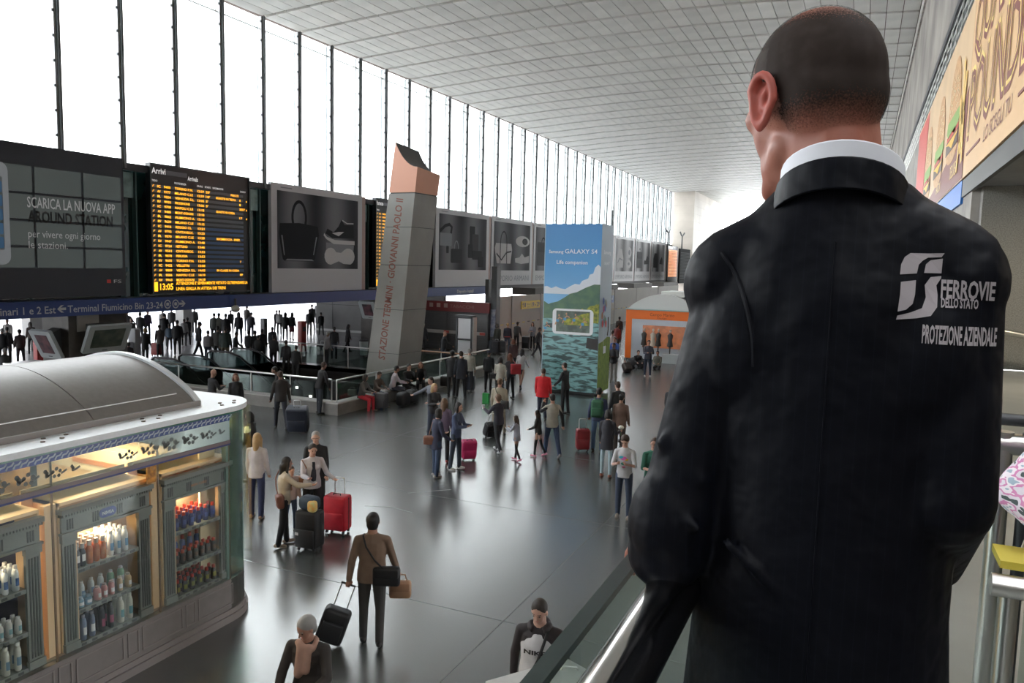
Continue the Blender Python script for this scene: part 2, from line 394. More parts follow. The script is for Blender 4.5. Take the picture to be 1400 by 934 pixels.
q = MB(); q.box(1.62, 12, 14.0, 14.3, 3.66, 6.49); q.build('terrace_wall', mat('speckled_concrete', (.30, .29, .27), .85, noise=.35, scale=60, bump=.15), wm)
q = MB(); q.box(11.7, 12, YBACK, 14, 0, 6.5); q.box(1.5, 1.9, 14.3, 125, 0, 6.5); q.build('side_wall', M_conc, wm)
mz = struct('trim_2')
MB().box(-.36, 12, YBACK, 14, 3.40, 3.65).build('terrace_slab', mat('terrace_floor', (.30, .30, .29), .4, noise=.2, scale=1.5), mz)
pr = struct('ceiling_2')
MB().box(-46, -24.5, YBACK, 60, 4.1, 4.4).build('added_passage_roof', mat('added_roof_grey', (.30, .30, .30), .7), pr)  # slab added over the passage to block skylight and leave the crowd backlit
for y in (-4, 6.5, 26, 36): MB().box(-40.3, -39.6, y, y + .7, 0, 4.1).build('passage_column', mat('pale_column', (.45, .45, .44), .5), pr)
ow = struct('wall_outside')
MB().box(-70.5, -70, YBACK, 145, 0, 9).build('outer_wall', mat('pale_outer_wall', (.68, .70, .72), .7), ow)
MB().box(-69.98, -69.9, 58, 70, 1.2, 3.6).build('blue_poster', mat('faint_blue', (.45, .62, .78), .6), ow)
MB().box(-34.6, -24.4, 43, 43.3, 0, 3.4).build('side_partition', mat('grey_partition', (.13, .13, .13), .6, noise=.1, scale=2), ow)
MB().box(-34.6, -24.4, 42.97, 43, .25, .40).build('partition_stripe', mat('pale_stripe', (.4, .4, .4), .5), ow)
MB().box(-34.6, -24.4, 42.97, 43, 2.1, 2.13).build('partition_joint', M_black, ow)
for x in (-33.2, -30.8, -28.4): MB().box(x, x + .02, 42.975, 43, 0, 3.4).build('partition_joint', M_black, ow)
# ================================================================== boards along the facade (they face +X; text runs along +Y)
XB = -23.9
UY, UZ = (0, 1, 0), (0, 0, 1)
def frame_box(q, x0, x1, y0, y1, z0, z1, t):
    q.box(x0, x1, y0, y1, z0, z0 + t); q.box(x0, x1, y0, y1, z1 - t, z1); q.box(x0, x1, y0, y0 + t, z0 + t, z1 - t); q.box(x0, x1, y1 - t, y1, z0 + t, z1 - t); return q
# video wall
t = thing('video_wall', (XB, 13, 3.7), 'dark video wall advertising an app, leftmost board on the facade', 'screen')
MB().box(XB - .15, XB, 7.2, 19.2, 3.7, 8.5).build('casing', mat('board_casing', (.018, .022, .032), .5), t)
M_scr = mat('dim_screen', (.012, .016, .016), .3, emit=.03, ecol=(.55, .66, .62), noise=.3, scale=.4)
ys = [8.4, 9.9, 11.3, 12.75, 14.2, 15.95, 17.62, 19.12]; zs = [4.62, 5.32, 6.14, 6.98, 7.86]
for a, b in zip(ys[:-1], ys[1:]):
    for c, d in zip(zs[:-1], zs[1:]):
        MB().box(XB, XB + .03, a + .05, b - .05, c + .04, d - .04).build('screen_panel', M_scr, t)
M_dtx = mat('dim_text', (.2, .2, .2), .5, emit=.07, ecol=(.8, .8, .8)); M_dtx2 = mat('dark_text', (.004, .005, .006), .5)
text('SCARICA LA NUOVA APP', (XB + .03, 15.72, 6.55), UY, UZ, 3.1, .34, M_dtx, t, 'lettering', .01)
text('AROUND STATION', (XB + .03, 15.72, 6.1), UY, UZ, 3.0, .36, M_dtx2, t, 'lettering', .03)
text('per vivere ogni giorno', (XB + .03, 15.72, 5.62), UY, UZ, 2.5, .24, M_dtx, t, 'lettering')
text('le stazioni.', (XB + .03, 15.72, 5.28), UY, UZ, 1.3, .24, M_dtx, t, 'lettering')
MB().poly(rrect(0, 1.6, 0, 3.1, .25), (XB + .035, 13.55, 4.75), UY, UZ, .006).build('phone_image', mat('dim_white', (.12, .13, .14), .5, emit=.05, ecol=(.8, .85, .9)), t)
M_bl = mat('dim_blue', (.03, .08, .16), .5, emit=.04, ecol=(.2, .5, .9)); M_dk = mat('dim_dark', (.02, .02, .02), .5)
q = MB(); q.poly(rrect(.15, 1.42, .45, 2.65, .02, 1), (XB + .042, 13.55, 4.75), UY, UZ, .003); q.build('phone_display', mat('dim_grey', (.10, .11, .12), .5, emit=.03), t)
q = MB()
for i in range(3):
    for j in range(5): q.poly(rrect(.2 + i * .42, .56 + i * .42, .5 + j * .42, .84 + j * .42, .03, 1), (XB + .046, 13.55, 4.75), UY, UZ, .003)
q.build('app_icon', M_bl, t)['kind'] = 'stuff'
text('FS', (XB + .03, 18.7, 4.15), UY, UZ, .3, .12, M_dtx, t, 'lettering')
MB().box(XB, XB + .01, 18.45, 18.6, 4.15, 4.27).build('red_mark', mat('red_mark', (.5, .03, .03), .5), t)
# LED timetable boards
M_led = mat('amber_led', (1, .55, .04), emit=.75, ecol=(1, .42, .015)); M_ledw = mat('white_print', (.8, .8, .8), .5, emit=.18, ecol=(1, 1, 1))
M_strip = mat('led_strip', (.10, .11, .13), .35); M_strip2 = mat('led_strip_blue', (.05, .10, .22), .3)
CITY = ['TORINO P.N.', 'MILANO C.LE', 'VENEZIA S.L.', 'FROSINONE', 'NAPOLI C.LE', 'MONT-OGNUNI', 'FIUMICINO A.', 'MILANO C.LE', 'REGGIO CL.', 'CIVITAVECC.', 'MILANO C.LE', 'FIUMICINO A.', 'NETTUNO', 'CIVITAVECC.', 'PERUGIA', 'TORINO P.N.', 'VELLETRI', 'VENEZIA S.L.', 'NAPOLI C.LE', 'MONT-OGNUNI']
TIME = '12:59 12:59 13:05 13:06 13:18 13:18 13:18 13:15 13:21 13:23 13:28 13:48 13:46 13:53 13:53 13:55 13:58 14:05 14:10 14:18'.split()
NOTE = {0: ('FRECCE', 1.0), 1: ('GUASTO IN TESTA', .2), 4: ('GUASTO IN CODA', .2), 10: ('SOCIMBOCCA - ENEX.', .2), 17: ('IN CLASSE IN CODA', .2)}
PLAT = {1: '8', 2: 'I', 3: '2EST', 5: '17', 15: '7', 18: 'PP'}
def led_board(y0, y1, z0, z1, label, title, sub, rows, xb=XB, sc=1.0):
    t = thing('timetable_board', (xb, (y0 + y1) / 2, z0), label, 'departure board', 'amber timetable boards on the facade')
    MB().box(xb - .2, xb, y0, y1, z0, z1).build('casing', mat('board_black', (.010, .012, .016), .35), t)
    frame_box(MB(), xb, xb + .05, y0, y1, z0, z1, .05).build('rim', mat('board_rim', (.02, .03, .035), .4), t)
    K = (y1 - y0) / 5.0; hz = (z1 - z0) / 4.83; Yc = lambda a: y0 + a * K; Zc = lambda a: z0 + a * hz
    text(title, (xb, Yc(.10), Zc(4.46)), UY, UZ, .62 * K, .22 * hz, M_ledw, t, 'title', .02)
    text(sub, (xb, Yc(1.75), Zc(4.36)), UY, UZ, .5 * K, .17 * hz, M_ledw, t, 'title', .02)
    MB().box(xb, xb + .008, Yc(.75), Yc(1.72), Zc(4.45), Zc(4.62)).build('title_bar', M_strip, t)
    for a, w_, s_ in ((.10, .25, 'TRENO'), (1.12, .55, 'PROVENIENZA'), (2.2, .3, 'ORARIO'), (2.6, .3, 'RITARDO'), (3.0, .55, 'INFORMAZIONI'), (4.5, .3, 'BINARIO')):
        text(s_, (xb, Yc(a), Zc(4.16)), UY, UZ, w_ * K, .075 * hz, M_ledw, t, 'column_title', .01)
    sp = .183
    for i in range(20):
        z = Zc(4.07 - sp * i - .07)
        s = MB(); s.box(xb, xb + .012, Yc(.08), Yc(2.62), z - .05 * hz, z + .055 * hz)
        s.build('row_strip', M_strip, t)
        MB().box(xb, xb + .012, Yc(2.64), Yc(4.65), z - .05 * hz, z + .055 * hz).build('row_strip', M_strip2 if i > 7 else M_strip, t)
        z -= .045 * hz; q = MB(); X = xb + .016; hh = .088 * hz
        if rows or 1:
            text('F', (X, Yc(.1), z), UY, UZ, .10 * K, hh, None, None, mb=q, shear=.3, bold=.0)
            text(('AV', 'IC', 'RV', 'R')[(i * 7 + 1) % 4], (X, Yc(.32), z), UY, UZ, .15 * K, hh, None, None, mb=q, bold=.02)
            text(str(9400 + (i * 377) % 600), (X, Yc(.62), z), UY, UZ, .3 * K, hh, None, None, mb=q, bold=.02)
            c = CITY[(i + (0 if rows == 'arr' else 5)) % 20]
            text(c, (X, Yc(1.12), z), UY, UZ, .078 * len(c) * K, hh, None, None, mb=q, bold=.02)
            text(TIME[i], (X, Yc(2.2), z), UY, UZ, .33 * K, hh, None, None, mb=q, bold=.02)
            if i < 4: text(("20'", "10'", "5'", "5'")[i], (X, Yc(2.62), z), UY, UZ, (.22, .22, .12, .12)[i] * K, hh, None, None, mb=q, bold=.02)
            if rows == 'arr':
                if i in NOTE: text(NOTE[i][0], (X, Yc(2.95 + NOTE[i][1]), z), UY, UZ, .072 * len(NOTE[i][0]) * K, hh, None, None, mb=q, bold=.02)
                if i in PLAT: text(PLAT[i], (X, Yc(4.42), z), UY, UZ, .08 * len(PLAT[i]) * K, hh, None, None, mb=q, bold=.02)
                if i in (1, 3, 5): text('.', (X, Yc(4.8), z), UY, UZ, .05 * K, hh * 4, None, None, mb=q, bold=.02)
            elif i not in (6, 10, 14):
                text(('IN PARTENZA', 'BIN 12', 'VIA FIRENZE', 'CARR. 1 IN TESTA')[i % 4], (X, Yc(3.7), z), UY, UZ, (.9, .6, .9, 1.15)[i % 4] * K, hh, None, None, mb=q, bold=.02)
        q.build('led_row', M_led, t)
    text('I', (xb + .012, Yc(.1), Zc(.12)), UY, UZ, .16 * K, .32 * hz, M_led, t, 'led_row', .05)
    text('13:05', (xb + .012, Yc(.36), Zc(.15)), UY, UZ, .6 * K, .24 * hz, M_led, t, 'clock', .02)
    text("ATTENZIONE E' SEVERAMENTE VIETATO OLTREPASSARE LA", (xb + .012, Yc(1.1), Zc(.33)), UY, UZ, 3.75 * K, .12 * hz, M_led, t, 'led_row', .02)
    text('LINEA GIALLA IN ATTESA DEI TRENI', (xb + .012, Yc(1.1), Zc(.12)), UY, UZ, 2.5 * K, .12 * hz, M_led, t, 'led_row', .02)
    return t
led_board(20.3, 25.3, 3.72, 8.52, 'black arrivals board with rows of amber lettering headed Arrivi', 'Arrivi', 'Arrivals', 'arr')
led_board(34.6, 39.75, 3.72, 8.52, 'black departures board of amber lettering behind the leaning pylon', 'Partenze', 'Departures', 'dep')

# polaroid-like advertising posters
def grad_print(name, lo, hi, freq, ph):
    m = bpy.data.materials.new(name); m.use_nodes = True; N = m.node_tree.nodes; L = m.node_tree.links; p = N['Principled BSDF']; p.inputs['Roughness'].default_value = .6; p.inputs['Specular IOR Level'].default_value = .1
    tc = N.new('ShaderNodeTexCoord'); sp = N.new('ShaderNodeSeparateXYZ'); L.new(tc.outputs['Generated'], sp.inputs[0])
    a = N.new('ShaderNodeMath'); a.operation = 'MULTIPLY_ADD'; a.inputs[1].default_value = freq; a.inputs[2].default_value = ph; L.new(sp.outputs['Y'], a.inputs[0])
    s = N.new('ShaderNodeMath'); s.operation = 'SINE'; L.new(a.outputs[0], s.inputs[0])
    r = N.new('ShaderNodeMapRange'); r.inputs[1].default_value = -1; L.new(s.outputs[0], r.inputs[0])
    mx = N.new('ShaderNodeMix'); mx.data_type = 'RGBA'; mx.inputs[6].default_value = (*lo, 1); mx.inputs[7].default_value = (*hi, 1)
    L.new(r.outputs[0], mx.inputs[0]); L.new(mx.outputs[2], p.inputs['Base Color']); return m
G1 = grad_print('grey_print', (.02, .022, .028), (.15, .155, .17), 4 * PI, -.8)
G2 = grad_print('grey_print_hazed', (.07, .07, .075), (.42, .42, .44), 4 * PI, -.5)  # paler copy of the print, with the far posters' haze put into its colour
M_pfr = mat('poster_white', (.40, .40, .42), .5); M_pfr2 = mat('poster_edge', (.30, .20, .18), .5)
M_pk = mat('print_black', (.006, .007, .010), .6, spec=.1); M_pg = mat('print_grey', (.20, .21, .23), .6, spec=.1); M_pl = mat('print_pale', (.46, .46, .47), .6, spec=.1); M_pm = mat('print_mid', (.03, .031, .035), .6, spec=.1)
def arc(cx, cz, rx, rz, a0, a1, n=10): return [(cx + rx * math.cos(math.radians(a0 + (a1 - a0) * i / n)), cz + rz * math.sin(math.radians(a0 + (a1 - a0) * i / n))) for i in range(n + 1)]
def band(P, w):
    "closed outline of a line of width w through P"
    L_, R_ = [], []
    for i, p in enumerate(P):
        a = P[max(i - 1, 0)]; b = P[min(i + 1, len(P) - 1)]; d = math.hypot(b[0] - a[0], b[1] - a[1]) or 1; nx, nz = -(b[1] - a[1]) / d * w / 2, (b[0] - a[0]) / d * w / 2
        L_.append((p[0] + nx, p[1] + nz)); R_.append((p[0] - nx, p[1] - nz))
    return R_ + L_[::-1]
def poster(y0, y1, label, design, txt=True, xb=XB, z0=3.63, z1=8.5, bright=False):
    t = thing('advertising_poster', (xb, (y0 + y1) / 2, z0), label, 'poster', 'grey bag and shoe posters along the facade')
    w = y1 - y0; MB().box(xb - .18, xb, y0, y1, z0, z1).build('board', M_pfr, t)
    MB().box(xb - .2, xb - .02, y1, y1 + .32, z0, z1 - .05).build('side_edge', M_pfr2, t)
    a0, a1, b0, b1 = y0 + w * .055, y1 - w * .055, z0 + 1.08, z1 - .32
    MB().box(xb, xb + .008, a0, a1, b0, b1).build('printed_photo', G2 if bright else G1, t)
    S = (a1 - a0) / 6.15; T_ = (b1 - b0) / 3.47
    def P_(nm, pts, m, lay=1):
        MB().poly([(p[0] * S, p[1] * T_) for p in pts], (xb + .004 + .005 * lay, a0, b0), UY, UZ, .004).build(nm, m, t)
    if design == 'tote':
        P_('printed_bag', [(.15, 2.02), (.1, 1.5), (.35, .42), (.5, .34), (2.45, .34), (2.65, .45), (2.95, 1.6), (2.85, 2.0), (1.5, 2.1)], M_pk)
        P_('printed_handle', band(arc(1.5, 2.35, .48, .72, -25, 205, 14), .15), M_pk)
        P_('printed_shine', [(.24, 1.5), (.33, 1.5), (.48, .6), (.42, .6)], M_pg, 2); P_('printed_shine', [(2.72, 1.5), (2.8, 1.5), (2.55, .65), (2.5, .65)], M_pg, 2)
        P_('printed_shine', [(.5, .36), (.65, .44), (2.4, .44), (2.55, .36)], M_pg, 2)
        P_('printed_shoe', [(3.45, 1.72), (3.6, 1.95), (4.1, 1.8), (4.5, 2.1), (4.75, 2.45), (5.0, 2.2), (5.75, 2.22), (5.8, 1.55), (4.9, 1.52), (4.0, 1.5)], M_pk)
        P_('printed_stripe', [(3.95, 1.75), (4.5, 1.62), (4.95, 1.85), (4.5, 1.83)], M_pl, 2); P_('printed_lining', band([(4.8, 2.42), (5.2, 2.28), (5.75, 2.3)], .05), M_pl, 2)
        P_('printed_sole', [(3.35, 1.72), (3.55, 1.55), (4.2, 1.42), (5.85, 1.42), (5.85, 1.22), (4.1, 1.22), (3.5, 1.45), (3.3, 1.62)], M_pl, 2)
        P_('printed_block', [(3.5, 1.28), (5.8, 1.2), (5.7, .55), (3.5, .6)], M_pg)
        P_('printed_shoe_sole', arc(3.85, .62, .5, .42, 60, 270, 8) + [(4.5, .38), (4.9, .25)] + arc(5.3, .62, .55, .42, -70, 130, 8) + [(4.7, .8), (4.3, .82)], M_pl, 3)
    elif design == 'cases':
        P_('printed_bag', rrect(.1, 1.5, 1.5, 2.3, .05, 1), M_pg); P_('printed_handle', band([(.1, 2.4), (.7, 2.75), (1.2, 2.85), (1.5, 2.7), (1.4, 2.3)], .2), M_pk)
        P_('printed_tag', rrect(.85, 1.15, 1.05, 1.5, .03, 1), M_pk); P_('printed_suitcase', rrect(1.4, 2.8, .45, 1.35, .12), M_pk, 2); P_('printed_handle', band(arc(2.1, 1.35, .25, .5, 0, 180, 8), .08), M_pg, 1)
        P_('printed_suitcase', rrect(3.8, 4.5, 1.2, 2.9, .05, 1), M_pk); P_('printed_suitcase', rrect(4.1, 5.0, 1.0, 2.4, .1), M_pm, 2); P_('printed_suitcase', rrect(3.6, 4.2, .8, 1.7, .05, 1), M_pk, 3)
        P_('printed_suitcase', rrect(4.15, 5.5, .7, 1.3, .05, 1), M_pk, 4); P_('printed_suitcase', rrect(5.0, 5.7, .2, .9, .05, 1), M_pk, 5)
    elif design == 'palebag':
        P_('printed_bag', [(.25, 1.2), (.15, 1.6), (.3, 1.95), (2.8, 1.95), (2.95, 1.5), (2.7, .5), (.5, .5)], M_pl)
        P_('printed_handle', band([(1.0, .5), (1.0, 1.9)] + arc(1.55, 2.1, .5, .7, 170, 10, 8) + [(2.05, 1.9), (2.05, .5)], .1), M_pk, 2); P_('printed_strap', band([(.4, 1.2), (1.2, .75), (2.0, 1.3), (2.8, 1.4)], .12), M_pm, 3)
        P_('printed_shoe', arc(4.8, 2.2, 1.25, .42, 0, 360, 16)[:-1], M_pl); P_('printed_opening', arc(5.2, 2.2, .5, .25, 0, 360, 12)[:-1], M_pm, 2)
        P_('printed_shoe', [(3.5, .9), (3.55, .6), (4.6, .5), (6.0, .6), (6.0, 1.15), (5.2, 1.0), (4.7, 1.3), (4.3, 1.0)], M_pl, 1)
    elif design == 'satchel':
        P_('printed_bag', rrect(.3, 2.6, .4, 2.3, .15), M_pm); P_('printed_handle', band(arc(1.5, 2.3, .35, .35, 0, 180, 8), .12), M_pk); P_('printed_flap', rrect(.35, 2.55, 1.5, 2.25, .1), M_pk, 2)
        P_('printed_shoe', [(3.5, 1.1), (3.7, 1.35), (4.3, 1.3), (4.9, 1.9), (5.6, 1.7), (5.7, .9), (3.6, .85)], M_pm)
    elif design == 'two':
        P_('printed_bag', [(.4, .4), (.3, 1.4), (1.0, 2.4), (2.0, 2.4), (2.6, 1.4), (2.5, .4)], M_pl); P_('printed_strap', band([(.6, .9), (1.3, 1.4), (2.3, 1.2)], .15), M_pg, 2)
        P_('printed_shoe', arc(4.7, 2.1, .8, .6, 0, 360, 14)[:-1], M_pl); P_('printed_opening', arc(4.7, 2.1, .35, .3, 0, 360, 10)[:-1], M_pg, 2); P_('printed_shoe', arc(4.7, .8, .9, .45, 0, 360, 14)[:-1], M_pl); P_('printed_opening', arc(4.6, .85, .4, .18, 0, 360, 10)[:-1], M_pg, 2)
    else:
        P_('printed_bag', [(.5, .5), (.4, 1.6), (.9, 2.3), (2.2, 2.3), (2.7, 1.6), (2.5, .5)], M_pm); P_('printed_shoe', [(3.6, 1.0), (4.0, 1.5), (4.7, 1.9), (5.7, 1.4), (5.6, .9)], M_pm)
    if txt: text('EMPORIO ARMANI', (xb + .004, a0 + .1, z0 + .3), UY, UZ, (a1 - a0) - .2, .42, M_pg, t, 'lettering')
    MB().box(xb + .001, xb + .006, y0 + w * .09, y0 + w * .2, z1 - .2, z1 - .15).build('small_print', M_pg, t)
poster(26.65, 33.4, 'large poster of a black tote bag and a shoe above its pale sole', 'tote', False)
poster(41.0, 48.35, 'poster of black suitcases and a small bag, directly right of the pylon', 'cases', False)
poster(48.75, 56.0, 'poster of a pale bag with dark straps and two white shoes', 'palebag')
poster(56.4, 63.7, 'poster of a dark flap bag, half hidden by the blue advertising tower', 'satchel')
poster(64.2, 70.9, 'poster wholly behind the blue advertising tower', 'two')
poster(71.3, 77.9, 'poster whose right edge ends behind the blue advertising tower', 'other')
poster(78.3, 85.7, 'hazy poster of a pale bag and round shoes, first right of the tower', 'two', bright=True)
poster(86.3, 93.2, 'hazy poster of small dark bags, second right of the tower', 'satchel', bright=True)
poster(93.9, 100.8, 'hazy poster of one dark bag and shoe, third right of the tower', 'other', bright=True)
t = thing('orange_screen', (-22.4, 99, 3.6), 'glowing orange screen board at the far end of the poster row', 'screen')
MB().box(-22.6, -22.4, 96, 101.6, 3.4, 8.0).build('casing', M_black, t)
MB().box(-22.4, -22.36, 96.5, 101.1, 4.1, 7.5).build('display', mat('orange_print', (.9, .45, .25), .5, emit=.35, ecol=(1, .42, .2), noise=.5, scale=1.2, col2=(.9, .7, .55)), t)
q = MB()
for i in range(18): q.box(-22.36, -22.33, 96.5, 101.1, 4.2 + i * .18, 4.24 + i * .18)
q.build('blind_slat', M_dark, t)['kind'] = 'stuff'
MB().box(-22.4, -22.36, 96.5, 98.4, 7.62, 7.85).build('title_bar', M_ledw, t)
t = thing('switched_off_board', (-21.1, 99, 3.4), 'dark switched-off timetable board, last board before the stone pillar', 'screen')
MB().box(-21.3, -21.1, 97, 103.2, 3.3, 7.7).build('casing', mat('board_matt', (.012, .012, .013), .9, spec=.1), t)
for i in range(18): MB().box(-21.1, -21.08, 97.4, 102.8, 3.9 + i * .19, 4.02 + i * .19).build('row_strip', mat('strip_grey', (.07, .075, .08), .9, spec=.1), t)
for i, (y, z, x) in enumerate(((76, 10.9, -23.6), (99, 9.9, -23.2), (102, 9.6, -22))):
    t = thing('light_pole', (x, y, 8.0), ('tall thin lamp pole above the hazy posters', 'forked lamp pole above the third hazy poster', 'forked lamp pole in front of the stone pillar')[i], 'lamp')
    MB().tube([(x, y, 7.4), (x, y, z)], .09, 6).build('pole', M_dark, t)
    if i: MB().tube([(x, y - 1.3, z + .3), (x, y - .4, z - .1), (x, y + .4, z - .1), (x, y + 1.3, z + .3)], .1, 6).build('fork_arm', M_dark, t)
# long blue direction sign under the boards
M_sgn = mat('sign_blue', (.012, .035, .16), .45); M_sw = mat('sign_lettering', (.42, .43, .46), .5)
XS = -23.75
t = thing('direction_sign', (XS, 30, 3.1), 'long blue direction sign beam with white lettering under the boards', 'sign')
for a, b in ((7.0, 24.0), (24.03, 49.2)): MB().box(XS - .3, XS, a, b, 3.08, 3.60).build('sign_panel', M_sgn, t)
def sgn(s, y, w, h=.26, z=3.20): text(s, (XS, y, z), UY, UZ, w, h, M_sw, t, 'lettering', .012)
sgn('Laminari 1 e 2 Est', 14.15, 2.3, .24); sgn('Terminal Fiumicino Bin 23-24', 16.86, 3.78, .24)
def arrow(y, d, z=3.33, s=.15):
    P = [(-s, 0), (-.02, s * .8), (.08, s * .8), (-s + .12, .04), (s, .04), (s, -.04), (-s + .12, -.04), (.08, -s * .8), (-.02, -s * .8)]
    MB().poly([(p[0] * d, p[1]) for p in (P if d < 0 else P)][::1 if d > 0 else -1], (XS + .002, y, z), UY, UZ, .004).build('arrow', M_sw, t)
arrow(16.65, 1); arrow(21.55, -1)
for px_y in (20.86, 21.23):
    q = MB(); q.poly(band(arc(0, 0, .13, .15, 0, 350, 18), .04), (XS + .002, px_y, 3.33), UY, UZ, .004); q.poly(rrect(-.06, .06, -.06, .06, .02, 1), (XS + .003, px_y, 3.33), UY, UZ, .004); q.build('pictogram', M_sw, t)
sgn('Deposito bagagli', 43.57, 2.3, .2, 3.24); sgn('sottopasso', 37.15, 1.5, .2, 3.24)
for y in (38.73, 39.14):
    MB().poly(band(arc(0, 0, .15, .17, 0, 350, 14), .05), (XS + .002, y, 3.33), UY, UZ, .004).build('pictogram', M_sw, t)
t = thing('hanging_lamp', (XS + .15, 24.15, 3.0), 'small round grey lamp hanging at the joint of the blue sign', 'lamp')
MB().tube([(XS + .15, 24.15, 3.45), (XS + .15, 24.15, 3.15)], .04, 8).build('stem', M_dark, t); MB().ell((XS + .15, 24.15, 3.03), (.16, .2, .15)).build('globe', mat('lamp_grey', (.35, .34, .32), .5), t, True)

# columns with tilted framed screens
M_col = mat('column_cladding', (.075, .07, .065), .6, noise=.2, scale=3)
M_sf = mat('screen_frame', (.33, .36, .37), .4)
M_p1 = mat('portrait_print', (.16, .07, .08), .4, noise=.9, scale=2.2, col2=(.015, .02, .025)); M_p2 = mat('green_print', (.03, .05, .04), .4, noise=.8, scale=3, col2=(.10, .11, .09))
def screens(xc, y0, y1, n, l1, l2, dz=.2):
    c = struct('trim_%d' % n)
    MB().box(xc - 1.35, xc, y0, y1, 0, 3.1).build('column', M_col, c)
    MB().box(xc, xc + .05, y0 + .3, y0 + 1.1, 2.5, 3.05).build('pale_plate', mat('pale_plate', (.28, .28, .27), .6), c)
    for i, (lab) in enumerate((l1, l2)):
        t = thing('wall_monitor', (xc, y0, 1.6), lab, 'monitor', 'tilted framed screens on the columns')
        W_, H_ = (1.65, 1.05) if i else (1.05, 1.05)
        if i == 0: o = Vector((xc - 1.12, y0 - .10, 1.45 + dz)); u = Vector((1, 0, 0)); w = Vector((0, -.42, .9)).normalized()
        else: o = Vector((xc + .12, y0 + .30, 1.60 + dz)); u = Vector((0, 1, 0)); w = Vector((.42, 0, .9)).normalized()
        MB().poly(rrect(0, W_, 0, H_, .04, 1), o, u, w, .12).build('frame', M_sf, t)
        nn = u.cross(w).normalized()
        MB().poly(rrect(.22, W_ - .22, .2, H_ - .15, .01, 1), o + nn * .121, u, w, .006).build('display', (M_p1, M_p2)[i], t)
        MB().poly(rrect(W_ / 2 - .1, W_ / 2 + .1, .07, .1, .01, 1), o + nn * .121, u, w, .004).build('badge', M_dark, t)
        MB().hexa([o - nn * .05 + u * .3, o - nn * .05 + u * (W_ - .3), o - nn * .4 + u * (W_ - .3), o - nn * .4 + u * .3], [o + w * H_ * .8 - nn * .02 + u * .3, o + w * H_ * .8 - nn * .02 + u * (W_ - .3), o + w * H_ * .8 - nn * .75 + u * (W_ - .3), o + w * H_ * .8 - nn * .75 + u * .3]).build('bracket', M_dark, t)
screens(-24.15, 17.15, 19.4, 3, 'tilted screen with a portrait on the narrow side of the near column', 'tilted screen with a dark green picture facing the hall on the near column')
screens(-24.15, 35.6, 38.6, 4, 'tilted screen on the far column, mostly behind the pylon left edge', 'tilted framed screen peeking out right of the leaning pylon', .55)
# leaning pylon
def pyl(z):
    "front-left, front-right x at height z; the pylon leans to the right and tapers upwards"
    a = z / 10.0
    return -19.55 + a * 1.45 + .0, -17.95 + a * 1.05
t = thing('leaning_pylon', (-18.7, 28, 0), 'tall leaning grey pylon with salmon curved tip and red lettering', 'monument')
PYF, PYB = 27.6, 29.3
def pq(z, zl=None):
    l, r = pyl(z); return [(l, PYF, z), (r, PYF, z), (r + .1, PYB, z), (l + .1, PYB, z)]
M_py = mat('pylon_grey', (.27, .265, .25), .45, noise=.15, scale=.8); M_sal = mat('salmon_panel', (.72, .36, .25), .5)
zz = [-5, 0, 1.2, 3.1, 5.0, 6.6, 8.0]
for a, b in zip(zz[:-1], zz[1:]): MB().hexa(pq(a), pq(b - .025)).build('cladding_panel', M_py, t)
_b = [(x + (.04 if i in (0, 3) else -.04), y + (.04 if i < 2 else -.04), z) for i, (x, y, z) in enumerate(pq(-5))]; _t = [(x + (.04 if i in (0, 3) else -.04), y + (.04 if i < 2 else -.04), z) for i, (x, y, z) in enumerate(pq(8.6))]
MB().hexa(_b, _t).build('core', M_dark, t)
l, r = pyl(8.02); n = 10; F_, B_ = [(l, PYF, 8.02), (r, PYF, 8.02)], []
top = []
for i in range(n + 1):
    s = i / n; z = 9.05 + 1.05 * (1 - s) ** 1.9 * 1.0; lz, rz = pyl(z); top.append((rz - (rz - lz) * (1 - s), z))
top = top[::-1]
Fv = [(l, PYF, 8.02)] + [(x, PYF, z) for x, z in top] + [(r, PYF, 8.02)]
top = [(r, 8.02)] + [(x, z) for x, z in sorted(top, key=lambda p: -p[0])] + [(l, 8.02)]
m = len(top); V = [(x, PYF, z) for x, z in top] + [(x + .1, PYB, z - .15 * (z > 8.1)) for x, z in top]
MB().add(V, [tuple(range(m - 1, -1, -1)), tuple(range(m, 2 * m)), (0, 1, m + 1, m), (m - 2, m - 1, 2 * m - 1, 2 * m - 2)] + [(m - 1, 0, m, 2 * m - 1)]).build('tip', M_sal, t)
MB().add(V[1:m - 1] + V[m + 1:2 * m - 1], [(i, i + 1, m - 1 + i, m - 2 + i) for i in range(m - 3)]).build('curved_cut', mat('cut_dark', (.05, .045, .045), .5), t)
ax = Vector((1.25 / 10.0, 0, 1)).normalized(); o = Vector((-18.35 + .06, PYF, .9))
text('STAZIONE TERMINI · GIOVANNI PAOLO II', o + Vector((-.25, 0, 0)), ax, ax.cross(Vector((0, -1, 0))) * -1, 6.9, .34, mat('pylon_lettering', (.20, .07, .05), .5), t, 'lettering', .02)

